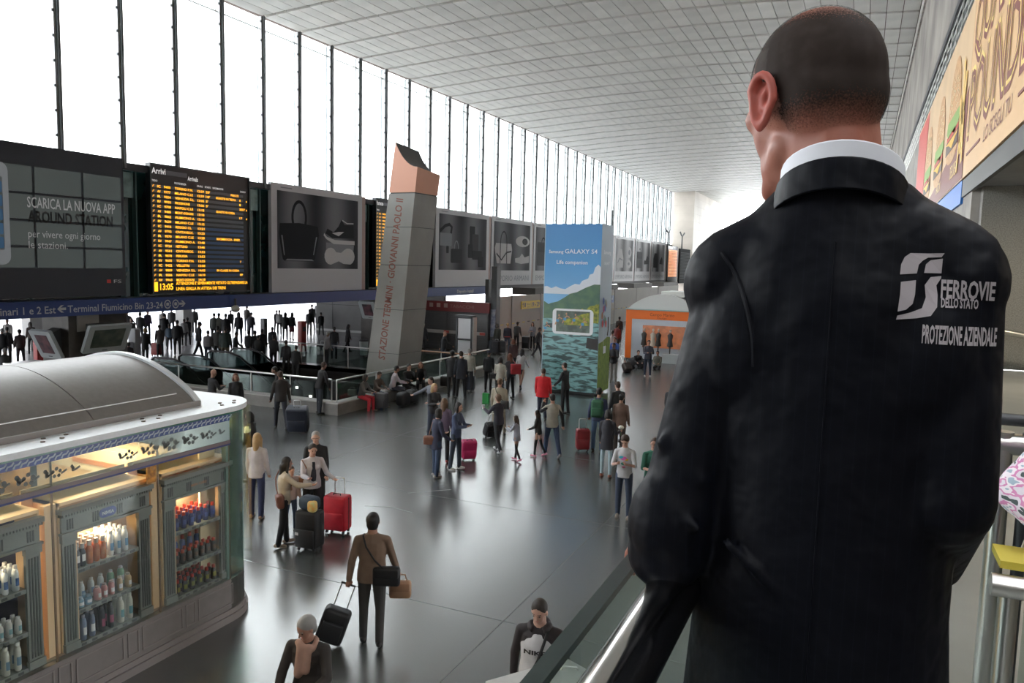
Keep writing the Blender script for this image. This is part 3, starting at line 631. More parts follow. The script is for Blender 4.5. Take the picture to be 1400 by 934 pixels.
# ------------------------------------------------------------------ advertising tower
TX0, TX1, TY0, TY1, TZ = -11.65, -9.3, 28.7, 30.2, 6.78
t = thing('advertising_tower', (-10.5, 29.4, 0), 'tall four-sided advertising tower with a lake and phone picture', 'advertising tower')
MB().box(TX0 + .03, TX1 - .03, TY0 + .03, TY1 - .03, .12, TZ - .02).build('body', M_pfr, t)
MB().box(TX0 + .15, TX1 - .15, TY0 + .15, TY1 - .15, 0, .12).build('plinth', M_dark, t)
def vgrad(name, stops, noise=0, axis='Z', rough=.35):
    m = bpy.data.materials.new(name); m.use_nodes = True; N = m.node_tree.nodes; L = m.node_tree.links; p = N['Principled BSDF']; p.inputs['Roughness'].default_value = rough
    tc = N.new('ShaderNodeTexCoord'); sp = N.new('ShaderNodeSeparateXYZ'); L.new(tc.outputs['Generated'], sp.inputs[0]); cr = N.new('ShaderNodeValToRGB')
    L.new(sp.outputs[axis], cr.inputs[0]); e = cr.color_ramp.elements
    for i, (a, c) in enumerate(stops):
        x = e[i] if i < 2 else e.new(a); x.position = a; x.color = (*c, 1)
    L.new(cr.outputs[0], p.inputs['Base Color']); return m
def water_mat():
    m = bpy.data.materials.new('lake_print'); m.use_nodes = True; N = m.node_tree.nodes; L = m.node_tree.links; p = N['Principled BSDF']; p.inputs['Roughness'].default_value = .35
    tc = N.new('ShaderNodeTexCoord'); mp = N.new('ShaderNodeMapping'); mp.inputs['Scale'].default_value = (1.3, 1, 5.5); L.new(tc.outputs['Object'], mp.inputs[0])
    nz = N.new('ShaderNodeTexNoise'); nz.inputs['Scale'].default_value = 1.5; nz.inputs['Detail'].default_value = 4; nz.inputs['Distortion'].default_value = .8; L.new(mp.outputs[0], nz.inputs['Vector'])
    cr = N.new('ShaderNodeValToRGB'); e = cr.color_ramp.elements; e[0].position = .40; e[0].color = (.03, .07, .07, 1); e[1].position = .54; e[1].color = (.20, .42, .44, 1)
    x = e.new(.47); x.color = (.09, .20, .20, 1); L.new(nz.outputs['Fac'], cr.inputs[0]); L.new(cr.outputs[0], p.inputs['Base Color']); return m
FR = lambda x, z, lay=0: (x, TY0 - .002 - .004 * lay, z)
UX = (1, 0, 0)
MB().box(TX0, TX1, TY0 - .004, TY0 + .03, .12, TZ).build('sky_print', vgrad('sky_print', [(0, (.55, .72, .85)), (.75, (.10, .36, .72)), (.45, (.25, .55, .85)), (1, (.07, .27, .60))]), t)
M_cl = mat('cloud_print', (.72, .78, .86), .4)
w_, h_ = TX1 - TX0, TZ
cl = [(0, 4.0), (2.35, 4.0), (2.35, 5.1)] + [(2.25, 5.2), (2.12, 5.08), (2.05, 4.85), (1.9, 4.8), (1.85, 4.65), (1.6, 4.55), (1.5, 4.40), (1.3, 4.42), (1.1, 4.32), (.9, 4.2), (.7, 4.22), (.5, 4.3), (.3, 4.22), (.12, 4.3), (0, 4.28)]
MB().poly([(a, z - .0) for a, z in cl], (TX0, TY0 - .006, 0), UX, UZ, .003).build('cloud_print', M_cl, t)
mo = [(0, 2.4), (2.35, 2.4), (2.35, 4.42), (2.1, 4.42), (1.75, 4.28), (1.4, 4.10), (1.1, 4.02), (.9, 3.88), (.6, 3.70), (.3, 3.62), (.2, 3.58), (0, 3.7)]
MB().poly(mo, (TX0, TY0 - .010, 0), UX, UZ, .003).build('mountain_print', mat('mountain_print', (.06, .14, .10), .4, noise=.4, scale=3, col2=(.10, .20, .11)), t)
wa = [(0, .12), (2.35, .12), (2.35, 2.95), (0, 3.02)]
MB().poly(wa, (TX0, TY0 - .014, 0), UX, UZ, .003).build('lake_print', water_mat(), t)
def lumpy(x0, x1, z0, zt, n, amp, seed):
    r = random.Random(seed); P = [(x0, z0), (x1, z0)]
    for i in range(n + 1):
        s = 1 - i / n; P.append((x0 + (x1 - x0) * s, z0 + (zt - z0) * (.35 + .65 * s) + r.uniform(-amp, amp)))
    return P
M_bush = mat('bush_print', (.42, .42, .05), .45, noise=.8, scale=7, col2=(.10, .15, .03))
MB().poly(lumpy(.95, 2.33, 2.9, 3.68, 14, .06, 3), (TX0, TY0 - .018, 0), UX, UZ, .003).build('bush_print', M_bush, t)
MB().poly([(1.85, 1.9), (2.35, 1.82), (2.35, 2.28), (1.88, 2.32)], (TX0, TY0 - .018, 0), UX, UZ, .003).build('jetty_print', mat('jetty_print', (.02, .018, .018), .5), t)
MB().poly(rrect(.40, 2.12, 2.40, 3.42, .16), (TX0, TY0 - .022, 0), UX, UZ, .004).build('phone_print', mat('phone_print', (.75, .78, .80), .3), t)
MB().poly(rrect(.56, 1.98, 2.50, 3.34, .01, 1), (TX0, TY0 - .027, 0), UX, UZ, .003).build('phone_screen_print', mat('phone_lake', (.12, .17, .14), .4, noise=.5, scale=5), t)
MB().poly(lumpy(.9, 1.96, 2.78, 3.30, 10, .04, 5), (TX0, TY0 - .031, 0), UX, UZ, .003).build('bush_print', M_bush, t)
M_sk2 = mat('diver_print', (.50, .26, .15), .5); M_sh2 = mat('shorts_print', (.08, .30, .55), .5)
for i, (x, z) in enumerate(((.10, 2.62), (.62, 2.95), (.93, 3.02), (1.32, 3.0), (1.68, 2.85))):
    q = MB(); q.poly(band([(x - .10, z - .18), (x - .02, z), (x + .08, z + .12), (x + .2, z + .06)], .045), (TX0, TY0 - .035, 0), UX, UZ, .003); q.poly(arc(x + .06, z + .2, .035, .045, 0, 330, 8), (TX0, TY0 - .035, 0), UX, UZ, .003); q.build('diver_print', M_sk2, t)
    MB().poly(rrect(x - .06, x + .06, z - .07, z + .04, .02, 1), (TX0, TY0 - .039, 0), UX, UZ, .003).build('shorts_print', M_sh2, t)
M_tw = mat('tower_lettering', (.80, .86, .92), .5)
text('Samsung', (TX0 + .16, TY0 - .012, 5.62), UX, UZ, .62, .13, M_tw, t, bold=.02); text('GALAXY S4', (TX0 + .84, TY0 - .012, 5.62), UX, UZ, 1.35, .17, M_tw, t, bold=.01)
text('Life companion', (TX0 + w_ / 2 - .02, TY0 - .012, 5.20), UX, UZ, 1.3, .15, M_tw, t, align='c', bold=.02)
# side face
MB().box(TX1 - .03, TX1 + .004, TY0, TY1, .12, TZ).build('side_sky_print', vgrad('side_sky', [(0, (.50, .62, .70)), (1, (.30, .42, .56))]), t)
MB().poly([(0, .12), (1.5, .12), (1.5, 2.25), (1.1, 2.3), (.5, 2.15), (0, 2.1)], (TX1 + .006, TY0, 0), UY, UZ, .003).build('meadow_print', mat('meadow_print', (.22, .33, .04), .5, noise=.5, scale=5, col2=(.12, .22, .03)), t)
rc = random.Random(4)
bc = [(.6, .05, .05), (.06, .12, .42), (.55, .2, .08), (.1, .32, .2), (.5, .08, .25), (.25, .28, .3)]
for i in range(14):
    a, z = .55 + rc.uniform(-.25, .3), 3.1 + rc.uniform(-.35, .75)
    MB().poly(arc(a, z, .11, .15, 0, 340, 9), (TX1 + .010 + .002 * i, TY0, 0), UY, UZ, .002).build('balloon_print', mat('balloon_print_%d' % (i % 6), bc[i % 6], .4), t)
MB().poly(band([(.6, 2.75), (.62, 1.9)], .02), (TX1 + .01, TY0, 0), UY, UZ, .002).build('string_print', M_cl, t)
MB().poly(rrect(.62, .95, 1.65, 1.95, .03), (TX1 + .012, TY0, 0), UY, UZ, .002).build('phone_print', M_tw, t)
MB().poly(band([(1.15, 3.1), (1.2, 2.6), (1.1, 2.35)], .12), (TX1 + .012, TY0, 0), UY, UZ, .002).build('figure_print', M_pm, t)
text('Samsung', (TX1 + .004, TY0 + .3, 5.62), UY, UZ, .9, .15, M_tw, t); text('GALAXY', (TX1 + .004, TY0 + .4, 5.2), UY, UZ, .7, .13, M_tw, t)
frame_box(MB(), TX0 - .03, TX0 + .0, TY0 - .01, TY1, .1, TZ + .01, .06).build('frame_edge', mat('tower_edge', (.35, .50, .62), .35), t)

# ------------------------------------------------------------------ hoarding, shop with shutters, info stand
M_hoard = mat('hoarding_panel', (.36, .34, .31), .65, noise=.08, scale=.5)
t = thing('hoarding', (-20.5, 55, 0), 'long beige site hoarding behind the tower with a black and yellow tape line', 'hoarding')
ys = [42.4, 45.0, 49.9, 55.0, 60.1, 67.6, 75.0, 84.0, 94.0]
for a, b in zip(ys[:-1], ys[1:]): MB().box(-20.6, -20.5, a + .04, b - .04, 0, 3.12).build('panel', M_hoard, t)
for a in ys: MB().box(-20.58, -20.47, a - .05, a + .05, 0, 3.16).build('post', mat('post_grey', (.22, .22, .21), .5), t)
for i in range(60): MB().box(-20.5, -20.49, 42.5 + i * .85, 42.5 + i * .85 + .42, 1.30, 1.36).build('tape_piece', (M_black, mat('tape_yellow', (.5, .38, .06), .5))[i % 2], t)
t = thing('platform_sign', (-20.45, 47.8, 2.4), 'yellow platform sign with black arrows and numbers on the hoarding', 'sign')
MB().box(-20.47, -20.43, 46.4, 49.6, 2.2, 2.72).build('plate', mat('sign_yellow', (.62, .46, .04), .5), t)
text('19 - 29', (-20.43, 48.1, 2.32), UY, UZ, 1.4, .3, M_black, t, bold=.03); text('Binari', (-20.43, 47.3, 2.44), UY, UZ, .6, .16, M_black, t); text('Platforms', (-20.43, 47.3, 2.28), UY, UZ, .6, .09, M_black, t)
MB().poly(band([(0, 0), (0, .3)], .06) , (-20.428, 46.65, 2.3), UY, UZ, .003).build('arrow', M_black, t); MB().poly([(-.12, .2), (.12, .2), (0, .36)], (-20.428, 46.65, 2.3), UY, UZ, .003).build('arrow_head', M_black, t); MB().poly(rrect(.3, .5, 0, .3, .03), (-20.428, 46.6, 2.32), UY, UZ, .003).build('pictogram', M_black, t)
t = thing('blue_sign', (-20.45, 66, 2.4), 'small blue sign on the hoarding right of the tower', 'sign')
MB().box(-20.47, -20.43, 63.4, 67.2, 1.95, 2.6).build('plate', M_sgn, t); text('Piazza dei Cinquecento', (-20.43, 63.7, 2.2), UY, UZ, 3.2, .22, M_sw, t)
for i in range(4):
    MB().box(-23, -21.2, 50.5 + i * 13, 58 + i * 13, 3.0, 3.5).build('beam', mat('dark_beam', (.07, .065, .06), .7), wlow)
t = thing('shuttered_shop', (-22.5, 40, 0), 'closed shop with dark roller shutters and a dark red fascia', 'shop')
MB().box(-25.2, -19.7, 40, 40.7, 0, 2.86).build('wall', mat('shop_dark', (.05, .05, .055), .5), t)
MB().box(-25.3, -19.6, 39.86, 40, 2.28, 2.86).build('fascia', mat('fascia_red', (.14, .012, .015), .5), t)
for i in range(2):
    a = -25.05 + i * 2.75; f = MB().box(a, a + 2.6, 39.95, 40, .1, 2.2).build('shutter', mat('shutter_grey', (.045, .047, .05), .4), t)
    for j in range(14): MB().box(a + .05, a + 2.55, 39.925, 39.95, .16 + j * .145, .16 + j * .145 + .115).build('slat', mat('shutter_slat', (.06, .062, .066), .4), f)
MB().box(-25.1, -19.9, 39.90, 39.92, .95, 1.15).build('white_band', mat('band_white', (.30, .29, .28), .5), t)
for a in (-25.0, -22.6, -20.2): MB().box(a, a + .35, 39.88, 39.9, .97, 1.13).build('band_mark', mat('band_red', (.35, .05, .04), .5), t)
for i in range(3): MB().box(-23.6 + .5 * i, -23.35 + .5 * i, 39.845, 39.86, 2.5, 2.75).build('fascia_logo', mat('fascia_pale', (.32, .22, .2), .5), t)
text('TABACCHI', (-22.2, 39.86, 2.5), UX, UZ, 1.6, .2, mat('fascia_letters', (.22, .10, .09), .5), t)
for x in (-25.35, -22.4, -19.65, -21.6):
    pass
c = struct('trim_5')
MB().box(-19.66, -19.3, 40.2, 40.7, 0, 5).build('column', M_dark, c); MB().box(-20.9, -20.65, 41.9, 42.3, 0, 4.2).build('column', M_dark, c)
MB().box(-19.64, -19.32, 40.15, 40.2, .9, 2.5).build('blue_poster', mat('posters_blue', (.05, .07, .14), .5, noise=.6, scale=4, col2=(.25, .25, .28)), c)
t = thing('info_stand', (-18.4, 34.6, 0), 'white two-panel information stand in a dark frame before the shutters', 'stand')
frame_box(MB(), 0, 1, 0, 1, 0, 1, .1)
q = MB(); q.box(-18.85, -18.75, 34.5, 34.9, 0, 2.45).box(-18.0, -17.9, 34.5, 34.9, 0, 2.45).box(-18.85, -17.9, 34.5, 34.9, 2.35, 2.5).box(-18.85, -17.9, 34.5, 34.9, 1.22, 1.28).box(-18.85, -17.9, 34.5, 34.9, 0, .12); q.build('frame', M_dark, t)
for a, b in ((.14, 1.2), (1.3, 2.33)): MB().box(-18.74, -18.01, 34.53, 34.6, a, b).build('white_panel', mat('white_panel', (.55, .56, .58), .4), t)
MB().box(-17.9, -17.84, 34.52, 34.9, .1, 2.4).build('side_panel', mat('side_alu', (.35, .34, .32), .4), t)
# station furniture in the passage
t = thing('litter_bin_cage', (-27.93, 18.19), 'see-through litter bins in a steel cage at the left edge', 'litter bin')
x, y, _ = t.location
frame_box(MB(), x - .5, x + .5, y - .6, y + .6, .1, 1.1, .06).build('cage', M_steel, t); MB().box(x - .35, x + .35, y - .5, y - .02, .15, 1.0).build('bag', mat('clear_bag', (.35, .38, .40), .3), t); MB().box(x - .35, x + .35, y + .04, y + .52, .15, 1.0).build('bag', mat('clear_bag', (.35, .38, .40), .3), t)
for i, (p, h, nm, m_, lab) in enumerate((((-33.64, 22.47), 1.5, 'red_post', mat('post_red', (.35, .03, .03), .4), 'dark red information post beside the near screen column'),
        ((-28.06, 33.65), 1.7, 'red_post', mat('post_red2', (.30, .035, .03), .4), 'dark red information post standing in the bright passage'),
        ((-32.81, 35.87), 1.5, 'grey_post', mat('post_gr', (.12, .12, .13), .4), 'thin grey ticket post in front of the crowd'))):
    t = thing(nm, (*p, 0), lab, 'post'); MB().rbox((p[0], p[1], h / 2 + .05), (.3, .42 if i < 2 else .3, h), .03).build('body', m_, t, True); MB().box(p[0] - .2, p[0] + .2, p[1] - .25, p[1] + .25, 0, .05).build('foot', M_dark, t)
    MB().box(p[0] + .152, p[0] + .158, p[1] - .12, p[1] + .12, h * .7, h * .85).build('slot', M_dark, t)
p = (-30.97, 24.92)
t = thing('ticket_gate', (p[0], p[1], 0), 'pair of pale grey ticket machine cabinets right of the near column', 'ticket machine')
for d in (-.75, .35): MB().rbox((p[0], p[1] + d, .85), (.5, .32, 1.7), .04).build('cabinet', mat('gate_grey', (.30, .31, .32), .4), t, True)
MB().box(p[0] - .1, p[0] + .1, p[1] - .6, p[1] + .2, .3, 1.1).build('middle_panel', mat('gate_pale', (.42, .43, .45), .4), t)
p = (-24.46, 34.57)
t = thing('clear_litter_bin', (p[0] + .3, p[1] - .6, 0), 'transparent litter bin left of the pylon behind the far railing', 'litter bin')
x, y = p[0] + .3, p[1] - .6
MB().lathe((x, y, .1), [(.2, 0), (.24, .7), (.24, .75)], 14).build('bag', mat('pale_bag', (.35, .42, .43), .3), t, True); MB().lathe((x, y, .85), [(.27, 0), (.27, .08), (.1, .12)], 14).build('lid', M_dark, t, True); MB().tube([(x, y, 0), (x, y, .12)], .05).build('foot', M_dark, t)
# ================================================================== glazed cosmetics kiosk (front left)
KX, KW, KY0, KY1, KR = -7.84, -11.7, -0.6, 8.5, .62
kk = thing('kiosk', (-9.7, 4, 0), 'large glazed cosmetics kiosk with grey barrel roof and lit display cabinets', 'kiosk')
def kout(d=0.0, n=8):
    "kiosk outline (counter-clockwise) with rounded corners, grown by d"
    return rrect(KW - d, KX + d, KY0 - d, KY1 + d, KR + d, n)
def slab(q, P, z0, z1):
    n = len(P); return q.add([(x, y, z0) for x, y in P] + [(x, y, z1) for x, y in P], [tuple(range(n - 1, -1, -1)), tuple(range(n, 2 * n))] + [(i, (i + 1) % n, n + (i + 1) % n, n + i) for i in range(n)])
M_kbase = mat('kiosk_base_panel', (.20, .18, .175), .45, noise=.12, scale=6); M_kwhite = mat('kiosk_white', (.66, .70, .72), .4, noise=.08, scale=9)
slab(MB(), kout(.05), 0, .10).build('plinth_step', mat('kiosk_step', (.22, .195, .19), .5), kk)
slab(MB(), kout(.02), .10, .17).build('plinth_step', mat('kiosk_step', (.3, .27, .26)), kk)
slab(MB(), kout(0), .17, .60).build('base', M_kbase, kk)
y = 2.0; w_s = [.62, .16, .62, .16]
i = 0
while y < 7.6:
    w = w_s[i % 4]; frame_box(MB(), KX, KX + .012, y, y + w, .24, .54, .015).build('base_moulding', mat('kiosk_moulding', (.24, .22, .21), .5), kk); y += w + .05; i += 1
slab(MB(), kout(.06), 3.0, 3.07).build('roof_rim', mat('roof_rim_white', (.80, .84, .88), .35, noise=.05, scale=30), kk)
slab(MB(), kout(.045), 2.975, 3.0).build('rim_glass_edge', mat('rim_green', (.03, .13, .10), .2), kk)
q = MB()
for i in range(7):
    y = .2 + i * 1.28
    for dx, dy in ((.08, 0), (.08, .22), (.22, .1), (.2, .35)): q.lathe((KX - dx - .05, y + dy, 3.07), [(.025, 0), (.025, .012)], 8)
q.build('screw_cap', mat('rust_screw', (.16, .13, .11), .6, metal=.4), kk)['kind'] = 'stuff'
# barrel roof
RX0, RX1, RY0, RY1 = -11.3, -8.22, -.2, 7.72
def roofz(s): return 3.10 + .58 * math.sin(PI * min(max(s, 0), 1)) ** .8
P = [(RX1 + (RX0 - RX1) * i / 24, roofz(i / 24)) for i in range(25)]
def roofpanel(ya, yb):
    q = MB(); n = len(P)
    q.add([(x, ya, z) for x, z in P] + [(x, yb, z) for x, z in P], [(i, n + i, n + i + 1, i + 1) for i in range(n - 1)] + [tuple(range(n)), tuple(range(2 * n - 1, n - 1, -1)), (0, n - 1, 2 * n - 1, n)]); return q
M_roof = mat('roof_grey', (.22, .205, .195), .42, noise=.10, scale=14)
yy = [RY0, 1.4, 3.0, 4.55, 6.15, RY1]
for a, b in zip(yy[:-1], yy[1:]): roofpanel(a + .008, b - .008).build('roof_panel', M_roof, kk, True)
q = MB(); n = len(P)
o2 = [(x, z + .035) for x, z in P]
q.add([(x, RY1 - .06, z) for x, z in o2] + [(x, RY1 + .03, z) for x, z in o2] + [(x, RY1 - .06, z - .06) for x, z in o2] + [(x, RY1 + .03, z - .06) for x, z in o2],
      [(i, n + i, n + i + 1, i + 1) for i in range(n - 1)] + [(2 * n + i + 1, 3 * n + i + 1, 3 * n + i, 2 * n + i) for i in range(n - 1)] + [(n + i, 3 * n + i, 3 * n + i + 1, n + i + 1) for i in range(n - 1)] + [(i + 1, 2 * n + i + 1, 2 * n + i, i) for i in range(n - 1)])
q.build('roof_edge_strip', mat('edge_strip', (.72, .76, .80), .3), kk)
MB().box(RX1 - .02, RX1 + .02, RY0, RY1, 3.07, 3.14).build('gutter_strip', mat('gutter', (.28, .26, .25), .5), kk)
MB().tube([(RX1 - .10, RY0, 3.27), (RX1 - .10, RY1 - .3, 3.27)], .008, 4).build('seam_line', mat('edge_strip2', (.7, .7, .7), .4), kk)
# glass skin
M_kg = glassmat('kiosk_glass', (.97, .99, .98), .22); M_kg2 = glassmat('kiosk_glass_green', (.78, .90, .86), .8)
gy = [-.0, 1.95, 3.45, 5.32, 6.70, 7.88]
for a, b in zip(gy[:-1], gy[1:]): MB().box(KX - .012, KX, a + .006, b - .006, .60, 2.97).build('glass_pane', M_kg, kk)
q = MB(); n = 8; A = []; B = []
for i in range(n + 1):
    a = PI / 2 * i / n; A.append((KX - KR + KR * math.cos(a), KY1 - KR + KR * math.sin(a))); B.append((KX - KR + (KR - .015) * math.cos(a), KY1 - KR + (KR - .015) * math.sin(a)))
Q = A + B[::-1]; slab(q, Q, .17, 2.97).build('curved_glass', M_kg2, kk, True)
for i in range(3): MB().box(KW + .7 + i * 1.0, KW + 1.66 + i * 1.0, KY1 - .012, KY1, .6, 2.97).build('glass_pane', M_kg, kk)
for y in gy[1:]: MB().box(KX - .03, KX - .014, y - .01, y + .01, .6, 2.95).build('glass_joint', mat('joint_brown', (.16, .10, .06), .4), kk)
for y in (7.86,): MB().box(KX - .10, KX - .02, y - .03, y + .03, .17, 2.97).build('corner_post', mat('corner_green', (.20, .30, .27), .3), kk)
MB().box(KX - .25, KX - .22, 7.55, 7.82, .6, 2.95).build('lit_panel', mat('warm_cream', (.80, .66, .42), .6), kk)
# fascia: printed rope band and frosted flower band on the glass
MB().box(KX + .001, KX + .006, 0, 7.88, 2.875, 2.965).build('rope_band', mat('rope_blue', (.025, .06, .24), .35), kk)
q = MB()
y = .03
while y < 7.84:
    q.poly(band([(y, 2.885), (y + .02, 2.92), (y + .06, 2.925), (y + .085, 2.955)], .018), (KX + .006, 0, 0), UY, UZ, .003); y += .075
q.build('rope_pattern', mat('rope_pale', (.45, .52, .62), .4), kk)['kind'] = 'stuff'
M_frost = glassmat('frosted_band', (.62, .66, .65), 1.0, .3)
MB().box(KX + .001, KX + .004, 0, 7.88, 2.60, 2.872).build('frosted_band', M_frost, kk)
q = MB(); rc = random.Random(2)
for c in (1.0, 2.9, 4.75, 6.9):
    for k in range(-5, 6):
        y = c + k * .155; r0 = .055 - .004 * abs(k)
        for j in range(5 if k % 2 == 0 else 3):
            a = (2 * PI * j / 5 if k % 2 == 0 else -.6 + .6 * j) + .3
            cy, cz = y + r0 * 1.1 * math.cos(a), 2.74 + r0 * 1.1 * math.sin(a); q.poly([(cy + r0 * .55 * math.cos(t) * 1.0, cz + r0 * .55 * math.sin(t)) for t in [2 * PI * i / 7 for i in range(7)]], (KX + .004, 0, 0), UY, UZ, .002)
        q.poly(band([(y + .05, 2.72), (y + .085, 2.735), (y + .12, 2.75)], .022), (KX + .004, 0, 0), UY, UZ, .002)
q.build('flower_pattern', mat('etched_grey', (.16, .18, .18), .5), kk)['kind'] = 'stuff'
MB().box(KX + .001, KX + .016, 0, 7.88, 2.555, 2.60).build('rail_strip', mat('rail_brown', (.17, .13, .14), .4), kk)
MB().box(KX + .001, KX + .012, 0, 7.88, 2.53, 2.553).build('blue_strip', mat('strip_blue', (.02, .03, .15), .4), kk)
q = MB()
for a in (.75, .95):
    for z in (2.5, 2.6, 2.68, 2.78, 2.86): q.poly([(-.07, 0), (0, -.04), (.07, 0), (.05, .05), (0, .09), (-.06, .06)], (KX - KR + (KR + .006) * math.cos(a), KY1 - KR + (KR + .006) * math.sin(a), z), (-math.sin(a), math.cos(a), 0), UZ, .003)
q.build('etched_ornament', mat('etched_pale', (.45, .48, .46), .5), kk)['kind'] = 'stuff'
# interior: floor, back wall, counters
MB().box(KW + .1, KX - .1, KY0 + .2, KY1 - .3, .60, .63).build('inner_floor', mat('inner_floor', (.30, .22, .15), .5), kk)
M_cream = mat('cream_board', (.78, .56, .34), .55); M_ivory = mat('ivory_panel', (.62, .55, .44), .6); M_inner = mat('inner_dark', (.05, .07, .09), .6)
MB().box(KW + .15, KW + .2, KY0 + .2, 6.6, .6, 2.95).build('inner_wall', M_ivory, kk)
for y in (4.2, 4.9): MB().box(-10.9, -10.6, y, y + .55, .6, 2.95).build('pilaster', M_ivory, kk)
MB().box(-11.4, -11.3, 2.6, 4.2, .6, 2.9).build('dark_mirror', M_inner, kk)
MB().poly(rrect(0, .9, 0, 1.7, .3), (-10.58, 5.95, 1.0), UY, UZ, .02).build('arched_mirror', mat('mirror_dark', (.05, .04, .035), .1, metal=.5, noise=.8, scale=5, col2=(.22, .17, .13)), kk)
for z in (1.5, 1.9, 2.3): MB().box(-10.6, -10.2, 4.75, 5.9, z, z + .04).build('wall_shelf', M_ivory, kk)
MB().box(KW + .3, KX - .9, KY1 - 1.0, KY1 - .62, .6, 2.35).build('rear_counter', M_cream, kk)
MB().box(KW + .35, KX - .95, KY1 - 1.04, KY1 - 1.0, 1.95, 2.3).build('rear_frieze', M_ivory, kk)
MB().box(-10.5, -8.9, KY1 - 1.055, KY1 - 1.04, 2.05, 2.12).build('rear_lettering_bar', mat('terracotta', (.45, .18, .08), .5), kk)
MB().poly(rrect(-.07, .07, -.14, .14, .01, 1), (KX - .02, 6.60, 2.45), UY, UZ, .004).build('orange_notice', mat('orange_notice', (.80, .33, .03), .5, noise=.5, scale=18, col2=(.35, .12, .02)), kk)
# display cabinets facing the hall
M_fg = mat('cabinet_grey', (.20, .21, .20), .5); M_fg2 = mat('cabinet_grey_dark', (.07, .075, .075), .5); M_bk = mat('cabinet_back', (.10, .08, .07), .6)
def cabinet(y0, y1, label, cx=KX - .06, navy=False):
    t = thing('display_cabinet', (cx - .2, (y0 + y1) / 2, .63), label, 'display cabinet', 'classical display cabinets in the kiosk')
    zb, zt, d = .63, 2.30, .42; xb = cx - d; w = y1 - y0
    MB().box(xb - .03, xb, y0 - .0, y1, zb, zt + .03).build('back_panel', mat('cab_back_navy', (.02, .025, .08), .5) if navy else mat('cab_back_warm', (.42, .30, .20), .6), t)
    MB().box(xb - .03, cx - .03, y0 - .02, y0, zb, zt + .06).build('side_board', M_cream, t); MB().box(xb - .03, cx - .03, y1, y1 + .02, zb, zt + .03).build('side_board', M_cream, t)
    MB().box(xb - .03, cx - .03, y0 - .02, y1 + .02, zt + .02, zt + .06).build('top_board', M_cream, t)
    MB().box(xb - .05, xb - .03, y0 - .15, y1 + .02, zb, zt + .18).build('rear_board', M_cream, t)
    MB().box(cx - .12, cx - .05, y0 - .16, y0 - .025, zb, zt + .06).build('lit_side_panel', M_cream, t)
    for a in (y0, y1 - .16):
        f = MB().box(cx - .04, cx, a, a + .16, zb, 1.98).build('pilaster', M_fg, t)
        for k in range(4): MB().box(cx, cx + .008, a + .025 + k * .032, a + .041 + k * .032, zb + .12, 1.86).build('flute', M_fg2, f)
        MB().box(cx - .04, cx + .02, a - .01, a + .17, 1.90, 1.99).build('capital', M_fg, t); MB().box(cx - .04, cx + .02, a - .01, a + .17, zb, zb + .09).build('foot', M_fg, t)
    f = MB().box(cx - .04, cx, y0, y1, 1.99, 2.20).build('frieze', M_fg, t)
    for k in range(4):
        a = y0 + .06 + k * (w - .2) / 3
        for j in range(3): MB().box(cx, cx + .008, a + j * .03, a + j * .03 + .015, 2.04, 2.16).build('triglyph', M_fg2, f)
    MB().box(cx - .04, cx + .03, y0 - .02, y1 + .02, 1.985, 2.015).build('moulding', M_fg, t)
    c = MB().box(cx - .05, cx + .05, y0 - .03, y1 + .03, 2.235, 2.29).build('cornice', M_fg, t)
    MB().box(cx - .05, cx + .03, y0 - .02, y1 + .02, 2.2, 2.235).build('cornice', M_fg2, t)
    q = MB(); a = y0
    while a < y1: q.box(cx + .03, cx + .045, a, a + .018, 2.205, 2.232); a += .034
    q.build('dentil_row', M_fg, c)['kind'] = 'stuff'
    for z in (.66, 1.06, 1.54):
        s = MB().box(xb, cx - .01, y0 + .16, y1 - .16, z - .05, z).build('shelf', M_fg, t)
        for k in range(6): MB().box(cx - .01, cx - .004, y0 + .2 + k * (w - .4) / 5.6, y0 + .26 + k * (w - .4) / 5.6, z - .04, z - .012).build('shelf_ornament', M_fg2, s)
    MB().box(cx - .012, cx - .006, y0 + .155, y0 + .175, .66, 1.98).build('inner_frame', M_cream, t)
    return t
ca = cabinet(5.45, 6.60, 'display cabinet of white, amber and black bottles with a blue oval badge')
cb = cabinet(6.82, 7.92, 'display cabinet of red-capped bottles nearest the kiosk corner')
cc = cabinet(4.02, 5.20, 'display cabinet of white bottles at the left picture edge', navy=True)
MB().poly(rrect(-.11, .11, -.055, .055, .05), (KX - .058, 6.02, 2.105), UY, UZ, .006).build('oval_badge', mat('badge_blue', (.03, .05, .25), .4), ca)
text('NIVEA', (KX - .05, 6.02, 2.085), UY, UZ, .15, .04, mat('badge_white', (.6, .62, .7), .4), ca, align='c', bold=.02)
text('MEN CARE', (KX - .055, 7.38, 2.085), UY, UZ, .26, .035, mat('terracotta', (.45, .18, .08), .5), cb, align='c', bold=.02)
